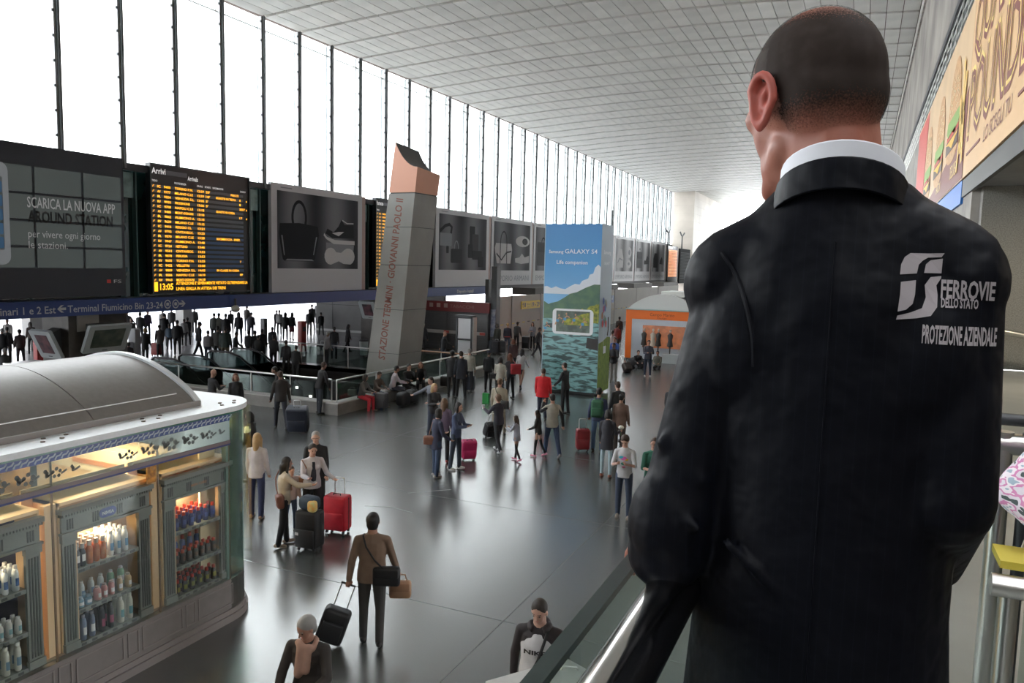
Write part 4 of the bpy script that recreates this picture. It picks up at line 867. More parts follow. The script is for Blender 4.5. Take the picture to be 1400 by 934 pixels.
# the goods: every bottle its own thing (bottle > cap, label)
def bottle_proto(name, label, body, capc, shape, h, r, group, lab=(.75, .75, .78)):
    t = thing(name, (0, 0, -20), label, 'bottle', group); o = (0, 0, -20)
    mb_ = mat('bottle_%02d%02d%02d' % tuple(int(c * 99) for c in body), body, .3); mc = mat('cap_%02d%02d%02d' % tuple(int(c * 99) for c in capc), capc, .35)
    if shape == 'flat':
        MB().rings([((0, 0, -20 + z * h), r * 1.25 * s, r * .8 * s, None) for z, s in ((0, .8), (.04, 1), (.7, 1.0), (.85, .75), (.88, .5))], 12).build('body', mb_, t, True)
        MB().lathe((0, 0, -20 + .88 * h), [(r * .62, 0), (r * .62, .1 * h), (r * .5, .12 * h)], 10).build('cap', mc, t, True)
    else:
        MB().lathe(o, [(r * .9, 0), (r, .03 * h), (r, .62 * h), (r * .6, .74 * h), (r * .45, .78 * h)], 12).build('body', mb_, t, True)
        MB().lathe((0, 0, -20 + .76 * h), [(r * .62, 0), (r * .68, .04 * h), (r * .6, .22 * h)], 10).build('cap', mc, t, True)
    q = MB(); n = 5; R_ = r * (1.27 if shape == 'flat' else 1.02); ry = r * (.82 if shape == 'flat' else 1.02)
    V = []
    for i in range(n + 1):
        a = -.75 + 1.5 * i / n
        for z in (.22, .52): V.append((ry * math.cos(a) if shape != 'flat' else R_ * math.cos(a), (R_ if shape != 'flat' else ry) * math.sin(a), -20 + z * h))
    MB().add(V, [(2 * i, 2 * i + 2, 2 * i + 3, 2 * i + 1) for i in range(n)]).build('label', mat('lbl_%02d%02d%02d' % tuple(int(c * 99) for c in lab), lab, .5), t, True)
    return t
def shelf_row(proto, y0, y1, n, z, depth=2, x0=KX - .13, dx=.085):
    for i in range(n):
        for j in range(depth):
            c = copy_tree(proto); c.location = (x0 - j * dx, y0 + (y1 - y0) * (i + .5) / n, z)
            c.rotation_euler = (0, 0, random.uniform(-.25, .25))
            if n * depth > 1: c['label'] = proto['label'] + ', ' + ('front row', 'second row', 'third row', 'back row')[j] * (depth > 1) + (' ' if depth > 1 else '') + (('first', 'second', 'third', 'fourth', 'fifth', 'sixth', 'seventh', 'eighth', 'ninth')[i] + ' from left' if n > 1 else '')
B_ = bottle_proto
S1, S2, S3 = 1.54, 1.06, .66
protos = []
def row(lab, body, capc, shape, h, r, grp, spans, lb=(.75, .75, .78)):
    p = B_('bottle', lab, body, capc, shape, h, r, grp, lb)
    for s in spans: shelf_row(p, *s)
    for ch in list(p.children): bpy.data.objects.remove(ch)
    bpy.data.objects.remove(p)
row('black shampoo bottle on middle cabinet top shelf', (.015, .02, .04), (.35, .36, .38), 'r', .27, .034, 'black bottles top shelf middle cabinet', [(5.63, 5.77, 2, S1, 3)])
row('amber bottle on middle cabinet top shelf', (.38, .10, .02), (.45, .40, .36), 'r', .28, .038, 'amber bottles top shelf middle cabinet', [(5.78, 6.04, 3, S1, 4)], (.45, .15, .05))
row('white oval bottle on middle cabinet top shelf', (.62, .65, .68), (.70, .70, .70), 'flat', .30, .038, 'white bottles top shelf middle cabinet', [(6.05, 6.34, 3, S1, 4)], (.10, .25, .45))
row('white dispenser bottle on middle cabinet middle shelf', (.60, .64, .66), (.65, .65, .65), 'flat', .22, .038, 'white bottles middle shelf middle cabinet', [(5.72, 6.10, 3, S2 + .03, 1, KX - .24)], (.2, .3, .45))
row('pale green bottle on middle cabinet middle shelf', (.28, .48, .34), (.6, .6, .6), 'flat', .22, .038, 'green bottles middle shelf middle cabinet', [(6.10, 6.38, 2, S2 + .03, 1, KX - .24)])
row('pink bottle at the front of the middle shelf', (.62, .32, .32), (.6, .5, .48), 'flat', .17, .038, 'pink bottles middle shelf middle cabinet', [(5.86, 6.14, 3, S2, 1)])
row('tan bottle at the front of the middle shelf', (.55, .42, .26), (.6, .55, .48), 'flat', .18, .038, 'tan bottles middle shelf middle cabinet', [(6.15, 6.38, 2, S2, 1)])
row('low blue jar at the left of the middle shelf', (.22, .36, .48), (.35, .45, .55), 'r', .12, .042, 'blue jars middle shelf middle cabinet', [(5.64, 5.84, 2, S2, 2)])
row('slate blue bottle on middle cabinet bottom shelf', (.18, .22, .34), (.2, .2, .26), 'flat', .30, .042, 'blue bottles bottom shelf middle cabinet', [(5.65, 5.88, 2, S3, 2)])
row('black flat bottle on middle cabinet bottom shelf', (.02, .015, .03), (.03, .03, .04), 'flat', .31, .042, 'black bottles bottom shelf middle cabinet', [(5.89, 6.13, 2, S3, 2)], (.3, .05, .12))
row('cream flat bottle on middle cabinet bottom shelf', (.60, .60, .52), (.7, .7, .66), 'flat', .32, .042, 'cream bottles bottom shelf middle cabinet', [(6.14, 6.40, 2, S3, 2)], (.1, .3, .35))
row('red-capped navy bottle, corner cabinet top shelf', (.02, .03, .14), (.52, .05, .03), 'r', .22, .036, 'red-capped bottles top shelf corner cabinet', [(7.0, 7.74, 6, S1, 4)], (.05, .08, .3))
row('navy bottle, corner cabinet middle shelf', (.03, .05, .20), (.50, .07, .03), 'r', .24, .038, 'navy bottles middle shelf corner cabinet', [(7.0, 7.74, 6, S2 + .08, 1, KX - .30)], (.08, .10, .35))
row('red-capped black bottle, corner cabinet middle shelf', (.03, .02, .02), (.52, .06, .03), 'r', .19, .036, 'red-capped bottles middle shelf corner cabinet', [(7.0, 7.74, 7, S2, 2)], (.12, .05, .03))
row('red-capped black bottle, corner cabinet bottom shelf', (.03, .02, .02), (.50, .05, .03), 'r', .21, .036, 'red-capped bottles bottom shelf corner cabinet', [(7.0, 7.74, 6, S3, 4)], (.25, .22, .02))
row('white slim bottle leftmost cabinet top shelf', (.60, .64, .67), (.68, .68, .68), 'flat', .28, .036, 'white bottles top shelf left cabinet', [(4.25, 5.02, 7, S1, 3)], (.05, .12, .3))
row('small white bottle leftmost cabinet middle shelf', (.60, .60, .58), (.68, .68, .68), 'flat', .19, .036, 'white bottles middle shelf left cabinet', [(4.25, 5.02, 8, S2, 2)], (.2, .35, .4))
row('tall cream bottle leftmost cabinet bottom shelf', (.60, .60, .54), (.66, .66, .62), 'flat', .31, .04, 'cream bottles bottom shelf left cabinet', [(4.25, 5.02, 6, S3, 2)], (.15, .25, .35))
row('dark bottle on the inner kiosk wall shelf', (.02, .018, .015), (.3, .28, .24), 'r', .26, .035, 'dark bottles on the inner kiosk shelf', [(4.8, 5.85, 9, 1.94, 2, -10.28)], (.55, .50, .42))
t = thing('shop_lamp_vase', (KX - .75, 4.85, 1.9), 'dark vase with pale flowers standing inside the kiosk', 'vase')
MB().box(KX - .95, KX - .55, 4.65, 5.05, .63, 1.9).build('pedestal', M_ivory, t); MB().lathe((KX - .75, 4.85, 1.9), [(.04, 0), (.07, .06), (.06, .18), (.07, .2)], 12).build('vase', M_black, t, True)
for i in range(4): MB().ell((KX - .75 + .04 * math.cos(i * 1.6), 4.85 + .04 * math.sin(i * 1.6), 2.15 + .02 * i), (.035, .035, .03)).build('flower', mat('flower_white', (.7, .68, .6), .6), t, True)
# the kiosk's own warm lamps
def lamp(name, loc, energy, size, col, rot=(0, 0, 0), parent=None):
    d = bpy.data.lights.new(name, 'AREA'); d.energy = energy; d.size = size; d.color = col; o = bpy.data.objects.new(name, d); COL.objects.link(o)
    o.location = Vector(loc) - (_org[parent.name] if parent else Vector()); o.rotation_euler = rot
    if parent: o.parent = parent
    return o
for y in (1.5, 3.8, 5.4, 6.9): lamp('ceiling_lamp', (-9.5, y, 2.9), 52, .5, (1, .74, .42), parent=kk)
for y in (4.6, 6.0, 7.4): lamp('cabinet_lamp', (KX - .30, y, 1.96), 2.6, .12, (1, .78, .5), parent=kk)

# ================================================================== orange shop kiosk further back
ox, oy = -11.85, 41.5
t = thing('orange_kiosk', (-10, 43, 0), 'orange fronted fashion kiosk with white domed roof behind the tower', 'kiosk')
M_or = mat('orange_panel', (.85, .17, .015), .45); M_wf = mat('shop_white', (.50, .54, .60), .5)
MB().box(ox, -8.0, oy + .02, 49, .0, 2.78).build('body', M_wf, t); MB().box(ox - .03, ox + .0, oy, 48.9, .1, 2.8).build('side_panel', M_or, t)
q = MB(); q.box(ox, -8.0, oy - .03, oy + .02, 2.30, 2.8); q.box(ox, ox + .32, oy - .03, oy + .02, .1, 2.3); q.build('front_band', M_or, t)
MB().box(ox + .32, -8.0, oy - .015, oy + .02, .1, 2.3).build('front_panel', M_wf, t)
MB().box(ox - .05, -8.0, oy - .06, 49, 0, .1).build('plinth', M_dark, t)
MB().box(ox + .95, -8.2, oy - .03, oy - .015, .75, 1.98).build('shop_window', mat('window_warm', (.20, .07, .035), .3, emit=.16, ecol=(.55, .20, .09), noise=.6, scale=3.5, col2=(.05, .03, .03)), t)
MB().box(ox - .04, -7.95, oy - .08, 49, 2.8, 2.86).build('roof_rim', mat('rim_green2', (.30, .42, .40), .4), t)
text('Campo Marzio', (-9.85, oy - .03, 2.50), UX, UZ, 1.35, .17, mat('orange_dark_letters', (.30, .05, .01), .5), t, align='c'); text('Design', (-9.85, oy - .03, 2.36), UX, UZ, .5, .09, mat('orange_dark_letters', (.3, .05, .01)), t, align='c')
q = MB(); PP = [(ox + .05 + 3.9 * i / 20, 2.86 + .85 * math.sin(PI * i / 20) ** .8) for i in range(21)]; n = 21
q.add([(x, oy + .1, z) for x, z in PP] + [(x, 48.8, z) for x, z in PP], [(i + 1, n + i + 1, n + i, i) for i in range(n - 1)] + [tuple(range(n - 1, -1, -1)), tuple(range(n, 2 * n))]); q.build('domed_roof', mat('roof_white', (.62, .63, .62), .5), t, True)
MB().box(-10.1, -8.6, oy + .6, oy + 3, 3.55, 3.85).build('roof_box', mat('roof_white', (.62, .63, .62)), t)
MB().box(ox + 2.2, -8.2, oy - .6, oy - .1, 0, .5).build('window_ledge', mat('ledge_white', (.42, .45, .46), .5), t)
for i, (x, c1, c2) in enumerate(((-10.75, (.02, .02, .02), (.03, .03, .03)), (-10.25, (.45, .40, .33), (.25, .05, .12)), (-9.95, (.02, .02, .02), (.02, .02, .03)), (-9.3, (.03, .03, .03), (.05, .05, .05)))):
    mqn = thing('shop_mannequin', (x, oy - .25, .5), ('short dark dressed mannequin leftmost in the orange shop window', 'mannequin in a pale dress with a purple bag', 'mannequin in a long black coat, third from the left', 'dark mannequin nearest the security man in the window')[i], 'mannequin')
    MB().rings([((x, oy - .25, .5 + z), a, b, None) for z, a, b in ((0, .03, .03), (.35, .05, .05), (.4, .17, .12), (.75, .11, .09), (1.0, .16, .1), (1.12, .06, .05))], 10).build('dress', mat('mq%d' % i, c1, .6), mqn, True)
    MB().ell((x, oy - .25, 1.74), (.065, .075, .09)).build('head', mat('mq_head', (.45, .40, .35), .5), mqn, True)

# ================================================================== right wall: burger banner, balcony grid, terrace
t = thing('burger_banner', (1.44, 15, 6.75), 'long beige burger advertising banner on the upper right wall', 'banner')
MB().box(1.44, 1.50, 4.0, 15.25, 6.75, 9.78).build('beige_panel', mat('banner_beige', (.78, .50, .25), .5, noise=.10, scale=.6), t)
MB().box(1.44, 1.50, 15.27, 29.5, 6.75, 9.78).build('photo_panel', mat('banner_photo', (.74, .52, .30), .5, noise=.10, scale=.8), t)
UN = (0, -1, 0)
def bp(nm, pts, m, lay, z=0, y=0): MB().poly([(-a, b) for a, b in pts][::-1] if False else [(p[0], p[1]) for p in pts], (1.44 - .004 * lay, 0, 0), UN, UZ, .004).build(nm, m, t)
M_mr = mat('banner_maroon', (.22, .05, .035), .5); M_ltr = mat('banner_gold', (.90, .68, .22), .5)
Yn = lambda y: -y
bp('maroon_panel', [(-26.5, 6.77), (-15.3, 6.77), (-15.3, 8.3), (-17.5, 7.5), (-22, 7.1), (-26.5, 6.9)], M_mr, 1)
bp('red_panel', [(-29.4, 6.77), (-25.8, 6.77), (-25.0, 9.7), (-26.5, 9.7), (-29.4, 9.7)], mat('banner_red', (.62, .08, .06), .5), 1)
def burger(yc, zc_, s, n):
    bp('bun_print', [(-yc + a * s, zc_ + .85 * s + b * s) for a, b in arc(0, 0, 1.15, 1.25, 0, 180, 12)], mat('bun_print', (.50, .23, .08), .5, noise=.5, scale=9, col2=(.72, .45, .2)), 2)
    q = MB(); r_ = random.Random(n)
    for i in range(34):
        a = r_.uniform(-.85, .85) * s; b = r_.uniform(.15, .95) * s * math.sqrt(max(.05, 1 - (a / s / 1.15) ** 2)); q.poly(arc(-yc + a, zc_ + .9 * s + b, .05 * s, .03 * s, 0, 300, 5), (1.44 - .012, 0, 0), UN, UZ, .004)
    q.build('sesame_print', mat('sesame_print', (.85, .70, .45), .5), t)['kind'] = 'stuff'
    bp('lettuce_print', [(-yc - 1.25 * s, zc_ + .72 * s), (-yc - .8 * s, zc_ + .55 * s), (-yc - .2 * s, zc_ + .66 * s), (-yc + .4 * s, zc_ + .5 * s), (-yc + 1.25 * s, zc_ + .72 * s), (-yc + 1.1 * s, zc_ + .92 * s), (-yc - 1.1 * s, zc_ + .92 * s)], mat('lettuce_print', (.25, .42, .08), .5), 3)
    bp('tomato_print', [(-yc - 1.1 * s, zc_ + .5 * s), (-yc + 1.1 * s, zc_ + .5 * s), (-yc + 1.1 * s, zc_ + .62 * s), (-yc - 1.1 * s, zc_ + .62 * s)], mat('tomato_print', (.60, .06, .03), .5), 3)
    bp('patty_print', [(-yc - 1.15 * s, zc_ + .22 * s), (-yc + 1.15 * s, zc_ + .22 * s), (-yc + 1.15 * s, zc_ + .5 * s), (-yc - 1.15 * s, zc_ + .5 * s)], mat('patty_print', (.12, .05, .025), .5, noise=.5, scale=9), 4)
    bp('cheese_print', [(-yc - 1.2 * s, zc_ + .46 * s), (-yc + 1.2 * s, zc_ + .46 * s), (-yc + .6 * s, zc_ + .36 * s), (-yc + .1 * s, zc_ + .25 * s), (-yc - .5 * s, zc_ + .38 * s)], mat('cheese_print', (.85, .50, .05), .5), 5)
    bp('bun_base_print', [(-yc + a * s, zc_ + .24 * s + b * s) for a, b in arc(0, 0, 1.1, .3, 180, 360, 10)], mat('bun_print', (.5, .23, .08)), 2)
burger(17.6, 7.35, .95, 1); burger(20.6, 7.2, .95, 2); burger(24.0, 7.1, .95, 3)
for i, (y, z, a) in enumerate(((16.0, 8.5, .25), (15.75, 8.2, -.15), (16.2, 7.9, .35), (15.85, 7.7, .0), (16.1, 7.4, -.3), (15.6, 7.5, .2))):
    c, s = math.cos(a), math.sin(a); bp('fry_print', [(-y + x * c - b * s, z + x * s + b * c) for x, b in ((-.1, -.45), (.1, -.45), (.1, .45), (-.1, .45))], mat('fry_print', (.92, .62, .18), .5), 5)
text('DELUXE', (1.418, 17.35, 6.95), UN, UZ, 1.0, .26, M_ltr, t); text('BACON', (1.418, 20.4, 6.95), UN, UZ, 1.0, .22, M_ltr, t)
for s_, z, y_, w_2, hh in (('QUARTER', 8.70, 14.95, 5.9, 1.0), ('POUNDER', 7.42, 14.95, 6.2, 1.12)):
    text(s_, (1.439, y_ + .06, z - .05), UN, UZ, w_2, hh, M_mr, t, 'lettering_shadow', bold=.035); text(s_, (1.4375, y_, z), UN, UZ, w_2 - .04, hh, M_ltr, t, 'lettering', bold=.012); text(s_, (1.436, y_ - .02, z + .02), UN, UZ, w_2 - .08, hh - .05, M_mr, t, 'lettering', bold=-.012)
text('LO SCEGLI TU', (1.436, 12.9, 7.0), UN, UZ, 2.3, .22, M_mr, t)
for a, b in ((14.9, 13.3), (10.2, 7.2)): MB().box(1.43, 1.438, b, a, 7.08, 7.12).build('rule_line', M_mr, t)
t = thing('balcony_grid', (1.47, 15, 9.8), 'dark balcony mesh railing above the burger banner', 'railing')
for z in (9.85, 10.1, 10.35, 10.58): MB().tube([(1.5, 5, z), (1.5, 70, z)], .016, 6).build('rail', M_steel, t)
for i in range(52): MB().tube([(1.5, 5.6 + i * 1.05, 9.8), (1.5, 5.6 + i * 1.05, 10.6)], .018, 6).build('bar', M_steel, t)
MB().box(1.56, 1.58, 5, 70, 9.8, 10.6).build('mesh_panel', mat('mesh_panel', (.09, .10, .095), .6, noise=.4, scale=3), t)
MB().box(1.46, 1.53, 15.5, 22, 6.35, 6.75).build('blue_patch', mat('torn_blue', (.02, .16, .55), .5), wr)
t = thing('soffit_lamp', (2.32, 11.6, 6.4), 'oval cream lamp under the grey soffit at the right edge', 'lamp')
MB().ell((2.32, 11.6, 6.42), (.3, .3, .12)).build('diffuser', mat('lamp_cream', (.9, .8, .5), .5, emit=.8, ecol=(1, .85, .5)), t, True); MB().lathe((2.32, 11.6, 6.46), [(.32, 0), (.32, .05)], 18).build('rim', M_steel, t)
for x_, y_ in ((2.32, 11.6), (4.5, 4.0), (4.5, -3.0)):  # first one belongs to the oval lamp; other two are added fill without fittings
    d = bpy.data.lights.new('soffit_and_fill_light', 'AREA'); d.energy = 22; d.size = .5; d.color = (1, .86, .62); o = bpy.data.objects.new('soffit_and_fill_light', d); COL.objects.link(o); o.location = (x_, y_, 6.28)
# terrace balustrade beside the security man
t = thing('terrace_railing', (-.24, 1, 3.65), 'thick steel handrail with glass panels beside the man in the suit', 'railing')
MB().tube([(-.232, -1.5, 4.614), (-.232, 13.8, 4.614)], .038, 24).build('handrail', mat('polished_steel', (.70, .69, .66), .13, metal=1.0), t, True)
M_tg = glassmat('terrace_glass', (.80, .86, .84), .25)
for i in range(7):
    a = -1.5 + i * 2.2; p = MB().box(-.335, -.315, a + .01, a + 2.19, 3.45, 4.60).build('glass_pane', M_tg, t)
    MB().box(-.337, -.313, a + .01, a + 2.19, 4.60, 4.612).build('pane_edge', mat('glass_edge', (.010, .020, .018), .35), p)
    MB().tube([(-.30, a + 2.2, 3.45), (-.30, a + 2.2, 4.55), (-.232, a + 2.2, 4.58)], .018, 10).build('post', M_steel, t, True)
t = thing('cross_railing', (1.2, 2.9, 3.65), 'grey railing with two steel bars crossing behind the man at the right edge', 'railing')

MB().tube([(.32, 2.9, 4.56), (3.5, 2.9, 4.56)], .035, 14).build('rail', M_steel, t, True); MB().tube([(.32, 2.9, 4.64), (3.5, 2.9, 4.64)], .02, 10).build('rail', M_dark, t, True)
MB().tube([(.45, 2.9, 3.65), (.45, 2.9, 4.6)], .03, 10).build('post', M_steel, t, True); MB().tube([(.52, 2.9, 3.65), (.52, 2.9, 4.6)], .02, 10).build('post', M_dark, t, True)
MB().box(.55, 3.4, 2.89, 2.91, 3.75, 4.5).build('glass_pane', M_tg, t)
t = thing('stair_handrail', (2.2, 12.5, 3.9), 'sloping steel stair handrail on the speckled concrete wall', 'railing')
MB().tube([(1.55, 13.5, 4.35), (4.5, 13.5, 3.65 + .2)], .045, 12).build('rail', M_steel, t, True); MB().tube([(1.9, 13.5, 4.28), (1.9, 13.9, 4.2)], .02).build('bracket', M_steel, t); MB().tube([(3.2, 13.5, 4.07), (3.2, 13.9, 4.0)], .02).build('bracket', M_steel, t)
# ================================================================== the man in the foreground
hero = thing('person', (-.03, 1.2, 3.65), 'man in dark suit seen from behind, hand on the steel handrail', 'person')
def bumpy(name, col, rough, sc, st, hair=False, wave=False, col2=None, sheen=0.0):
    m = mat(name, col, rough, noise=.35, scale=sc, bump=st, col2=col2, sheen=sheen)
    return m
M_skin = mat('skin_tan', (.36, .15, .105), .5, noise=.25, scale=14, bump=.15, col2=(.33, .11, .075))
def suit_mat():
    m = bpy.data.materials.new('navy_pinstripe'); m.use_nodes = True; N = m.node_tree.nodes; L = m.node_tree.links; p = N['Principled BSDF']
    p.inputs['Roughness'].default_value = .55; p.inputs['Specular IOR Level'].default_value = .13
    tc = N.new('ShaderNodeTexCoord'); sp = N.new('ShaderNodeSeparateXYZ'); L.new(tc.outputs['Object'], sp.inputs[0])
    a = N.new('ShaderNodeMath'); a.operation = 'MULTIPLY'; a.inputs[1].default_value = 420; L.new(sp.outputs['X'], a.inputs[0])
    s = N.new('ShaderNodeMath'); s.operation = 'SINE'; L.new(a.outputs[0], s.inputs[0])
    r = N.new('ShaderNodeMapRange'); r.inputs[1].default_value = .90; r.inputs[2].default_value = 1; L.new(s.outputs[0], r.inputs[0])
    mx = N.new('ShaderNodeMix'); mx.data_type = 'RGBA'; mx.inputs[6].default_value = (.0018, .0026, .0056, 1); mx.inputs[7].default_value = (.0042, .0054, .0098, 1)
    L.new(r.outputs[0], mx.inputs[0]); L.new(mx.outputs[2], p.inputs['Base Color'])
    nz = N.new('ShaderNodeTexNoise'); nz.inputs['Scale'].default_value = 9; nz.inputs['Detail'].default_value = 3; L.new(tc.outputs['Object'], nz.inputs['Vector'])
    b = N.new('ShaderNodeBump'); b.inputs['Strength'].default_value = .6; b.inputs['Distance'].default_value = .03; L.new(nz.outputs['Fac'], b.inputs['Height']); L.new(b.outputs[0], p.inputs['Normal']); return m
M_suit = suit_mat()
hc = Vector((-.080, 1.2, 5.362)); YAW = math.radians(38)
HM = Matrix.Translation(hc) @ Matrix.Rotation(YAW, 4, 'Z') @ Matrix.Rotation(math.radians(-6), 4, 'X')
def head_shape(q, g=0.0):
    q.ell((0, -.004, .008), (.083 + g, .104 + g, .098 + g), seg=24, rings=16)
    q.ell((0, -.040, -.020), (.074 + g, .066 + g, .078 + g), seg=20, rings=12)
    q.ell((0, .045, -.045), (.064 + g, .055 + g, .075 + g), seg=20, rings=12)
    return q
q = head_shape(MB(HM))
q.ell((0, .040, -.100), (.056, .050, .055)).ell((0, .075, -.135), (.028, .022, .022)).cap((-.040, .010, -.085), (-.02, .07, -.135), .024, .02).cap((.040, .010, -.085), (.02, .07, -.135), .022, .02)
q.cap((0, .095, .0), (0, .122, -.045), .011, .015).ell((0, .10, .01), (.045, .012, .012)).ell((0, .092, -.092), (.024, .012, .009)).ell((-.045, .07, -.03), (.022, .02, .022)).ell((.045, .07, -.03), (.022, .02, .022))
q.M = None
q.cap((-.055, 1.185, 5.30), (-.035, 1.19, 5.15), .064, .066, 20).cap((-.070, 1.222, 5.27), (-.05, 1.22, 5.14), .048, .055)
q.cap((-.045, 1.158, 5.27), (-.035, 1.18, 5.16), .046, .05)
q.rings([((-.035, 1.2, z), a, b, None) for z, a, b in ((4.5, .13, .08), (4.9, .14, .09), (5.05, .13, .08), (5.14, .07, .06))])
# arms and hands under the sleeves
Ls, Le, Lw = (-.168, 1.18, 5.07), (-.244, 1.12, 4.675), (-.262, 1.25, 4.68)
Rs, Re, Rw = (.108, 1.18, 5.08), (.120, 1.15, 4.80), (.125, 1.36, 4.64)
for a, b, c in ((Ls, Le, Lw), (Rs, Re, Rw)):
    q.cap(a, b, .045, .038).cap(b, c, .036, .026)
def hand(q, w, fwd, down, side, curl=.5, s=1.0):
    "palm from wrist w along fwd, five fingers curling towards down; side = thumb side"
    w = Vector(w); f = Vector(fwd).normalized(); d = Vector(down).normalized(); t = Vector(side).normalized()
    q.cap(w, w + f * .085 * s, .026 * s, .030 * s); q.cap(w + t * .018 * s, w + f * .08 * s + t * .026 * s, .018 * s, .016 * s); q.cap(w - t * .018 * s, w + f * .075 * s - t * .026 * s, .016 * s, .015 * s)
    for i, (o, l) in enumerate(((.030, .070), (.010, .080), (-.010, .075), (-.030, .058))):
        p = w + f * .085 * s + t * o * s; r = .0095 * s
        a = (f * math.cos(curl) + d * math.sin(curl)); p1 = p + a * l * .5 * s; a2 = (f * math.cos(curl * 2) + d * math.sin(curl * 2)); p2 = p1 + a2 * l * .32 * s; a3 = (f * math.cos(curl * 2.8) + d * math.sin(curl * 2.8)); p3 = p2 + a3 * l * .25 * s
        q.cap(p - f * .02, p1, r * 1.1, r, 8).cap(p1, p2, r, r * .9, 8).cap(p2, p3, r * .9, r * .8, 8)
    p = w + t * .025 * s + f * .02 * s; p1 = p + (t * .8 + f * .6).normalized() * .04 * s; p2 = p1 + (f + d * .5).normalized() * .035 * s
    q.cap(p, p1, .014 * s, .011 * s, 8).cap(p1, p2, .011 * s, .009 * s, 8)
hand(q, (-.268, 1.22, 4.665), (-.35, .45, -.25), (-.1, 0, -1), (0.35, .6, 0), .75, .95)
hand(q, Rw, (0, .6, -.8), (0, .5, -1), (-1, 0, 0), .5)
for s in (-1, 1): q.cap((-.035 + s * .09, 1.2, 4.5), (-.035 + s * .1, 1.2, 4.1), .07, .055).cap((-.035 + s * .1, 1.2, 4.1), (-.035 + s * .1, 1.18, 3.74), .05, .04)
me = remesh_now(q, .0052, 5); me.materials.append(M_skin)
hb = bpy.data.objects.new('body', me); COL.objects.link(hb); hb.parent = hero; hb.location = -_org[hero.name]; _org[hb.name] = Vector((0, 0, 0)) + _org[hero.name]
me.transform(Matrix.Translation(-_org[hero.name])); hb.location = (0, 0, 0)
# ears
for s in (-1, 1):
    q = MB(HM @ Matrix.Translation((s * .083, -.008, -.028)) @ Matrix.Rotation(s * math.radians(-24), 4, 'Z') @ Matrix.Rotation(math.radians(8), 4, 'X'))
    R_ = [(.004 * s, .018 * math.cos(a) * (1.05 if math.sin(a) > 0 else .75), .034 * math.sin(a)) for a in [2 * PI * i / 16 for i in range(17)]]
    q.tube([(s * (.010 + .004 * math.sin(2 * PI * i / 16)), y * 1.0, z) for i, (x, y, z) in enumerate(R_)], .0062, 8, False)
    q.ell((s * .003, .002, -.001), (.006, .016, .028)).ell((s * .006, .0, -.032), (.006, .009, .011)).cap((s * .0, .008, .02), (s * .004, .010, -.02), .008, .007).tube([(s * .009, -.008, .018), (s * .009, -.001, .006), (s * .008, -.002, -.014)], .004, 6)
    skin(q, 'ear', mat('ear_skin', (.50, .12, .09), .5, noise=.2, scale=30), hero, .0028, 2)
# cropped hair: a thin shell with a soft edge and a thinning crown
q = head_shape(MB(HM), .0020); me = remesh_now(q, .0050, 2)
IM = HM.inverted(); att = me.color_attributes.new('dens', 'FLOAT_COLOR', 'POINT')
for i, v in enumerate(me.vertices):
    p = IM @ v.co
    line = -.098 if p.y < -.02 else (-.075 if p.y < .02 else -.015)
    d = min(max((p.z - line) / .085, 0), 1)
    if p.y > .045: d *= min(max((.085 - p.y) / .04, 0), 1)
    if p.y > .0 and p.z > .03: d *= min(max((.05 - p.y) / .05, 0), 1) if p.z > .05 else 1
    if p.z > -.04 and p.z < .0 and abs(p.x) > .06 and -.03 < p.y < .012: d *= .2
    bald = math.hypot(p.x / .060, (p.y - .01) / .095)
    if p.z > .045: d *= min(1, max(.30, (bald - .55) * 1.4)) if bald < 1.3 else 1
    att.data[i].color = (d, 1 if (p.y > -.01 and p.z < .05) else 0, 0, 1)
mh = bpy.data.materials.new('cropped_hair'); mh.use_nodes = True; N = mh.node_tree.nodes; L = mh.node_tree.links; p = N['Principled BSDF']
p.inputs['Roughness'].default_value = .75; p.inputs['Specular IOR Level'].default_value = .13
at = N.new('ShaderNodeAttribute'); at.attribute_name = 'dens'; sp = N.new('ShaderNodeSeparateColor'); L.new(at.outputs['Color'], sp.inputs[0])
tc = N.new('ShaderNodeTexCoord'); nz = N.new('ShaderNodeTexNoise'); nz.inputs['Scale'].default_value = 420; nz.inputs['Detail'].default_value = 2; L.new(tc.outputs['Object'], nz.inputs['Vector'])
nz2 = N.new('ShaderNodeTexNoise'); nz2.inputs['Scale'].default_value = 40; L.new(tc.outputs['Object'], nz2.inputs['Vector'])
mx = N.new('ShaderNodeMix'); mx.data_type = 'RGBA'; mx.inputs[6].default_value = (.028, .020, .017, 1); mx.inputs[7].default_value = (.10, .085, .078, 1)
ad = N.new('ShaderNodeMath'); ad.operation = 'MULTIPLY_ADD'; ad.inputs[1].default_value = .30; ad.inputs[2].default_value = 0; L.new(sp.outputs['Green'], ad.inputs[0])
mu = N.new('ShaderNodeMath'); mu.operation = 'MULTIPLY_ADD'; mu.inputs[1].default_value = .5; L.new(nz2.outputs['Fac'], mu.inputs[0]); L.new(ad.outputs[0], mu.inputs[2]); 
sb = N.new('ShaderNodeMath'); sb.operation = 'SUBTRACT'; sb.inputs[1].default_value = .22; sb.use_clamp = True; L.new(mu.outputs[0], sb.inputs[0]); L.new(sb.outputs[0], mx.inputs[0]); L.new(mx.outputs[2], p.inputs['Base Color'])
g = N.new('ShaderNodeMath'); g.operation = 'MULTIPLY_ADD'; g.inputs[1].default_value = 1.9; g.inputs[2].default_value = -.45; L.new(sp.outputs['Red'], g.inputs[0])
g2 = N.new('ShaderNodeMath'); g2.operation = 'ADD'; L.new(g.outputs[0], g2.inputs[0]); 
g3 = N.new('ShaderNodeMath'); g3.operation = 'MULTIPLY_ADD'; g3.inputs[1].default_value = 1.6; g3.inputs[2].default_value = -.8; L.new(nz.outputs['Fac'], g3.inputs[0]); L.new(g3.outputs[0], g2.inputs[1]); g2.use_clamp = True
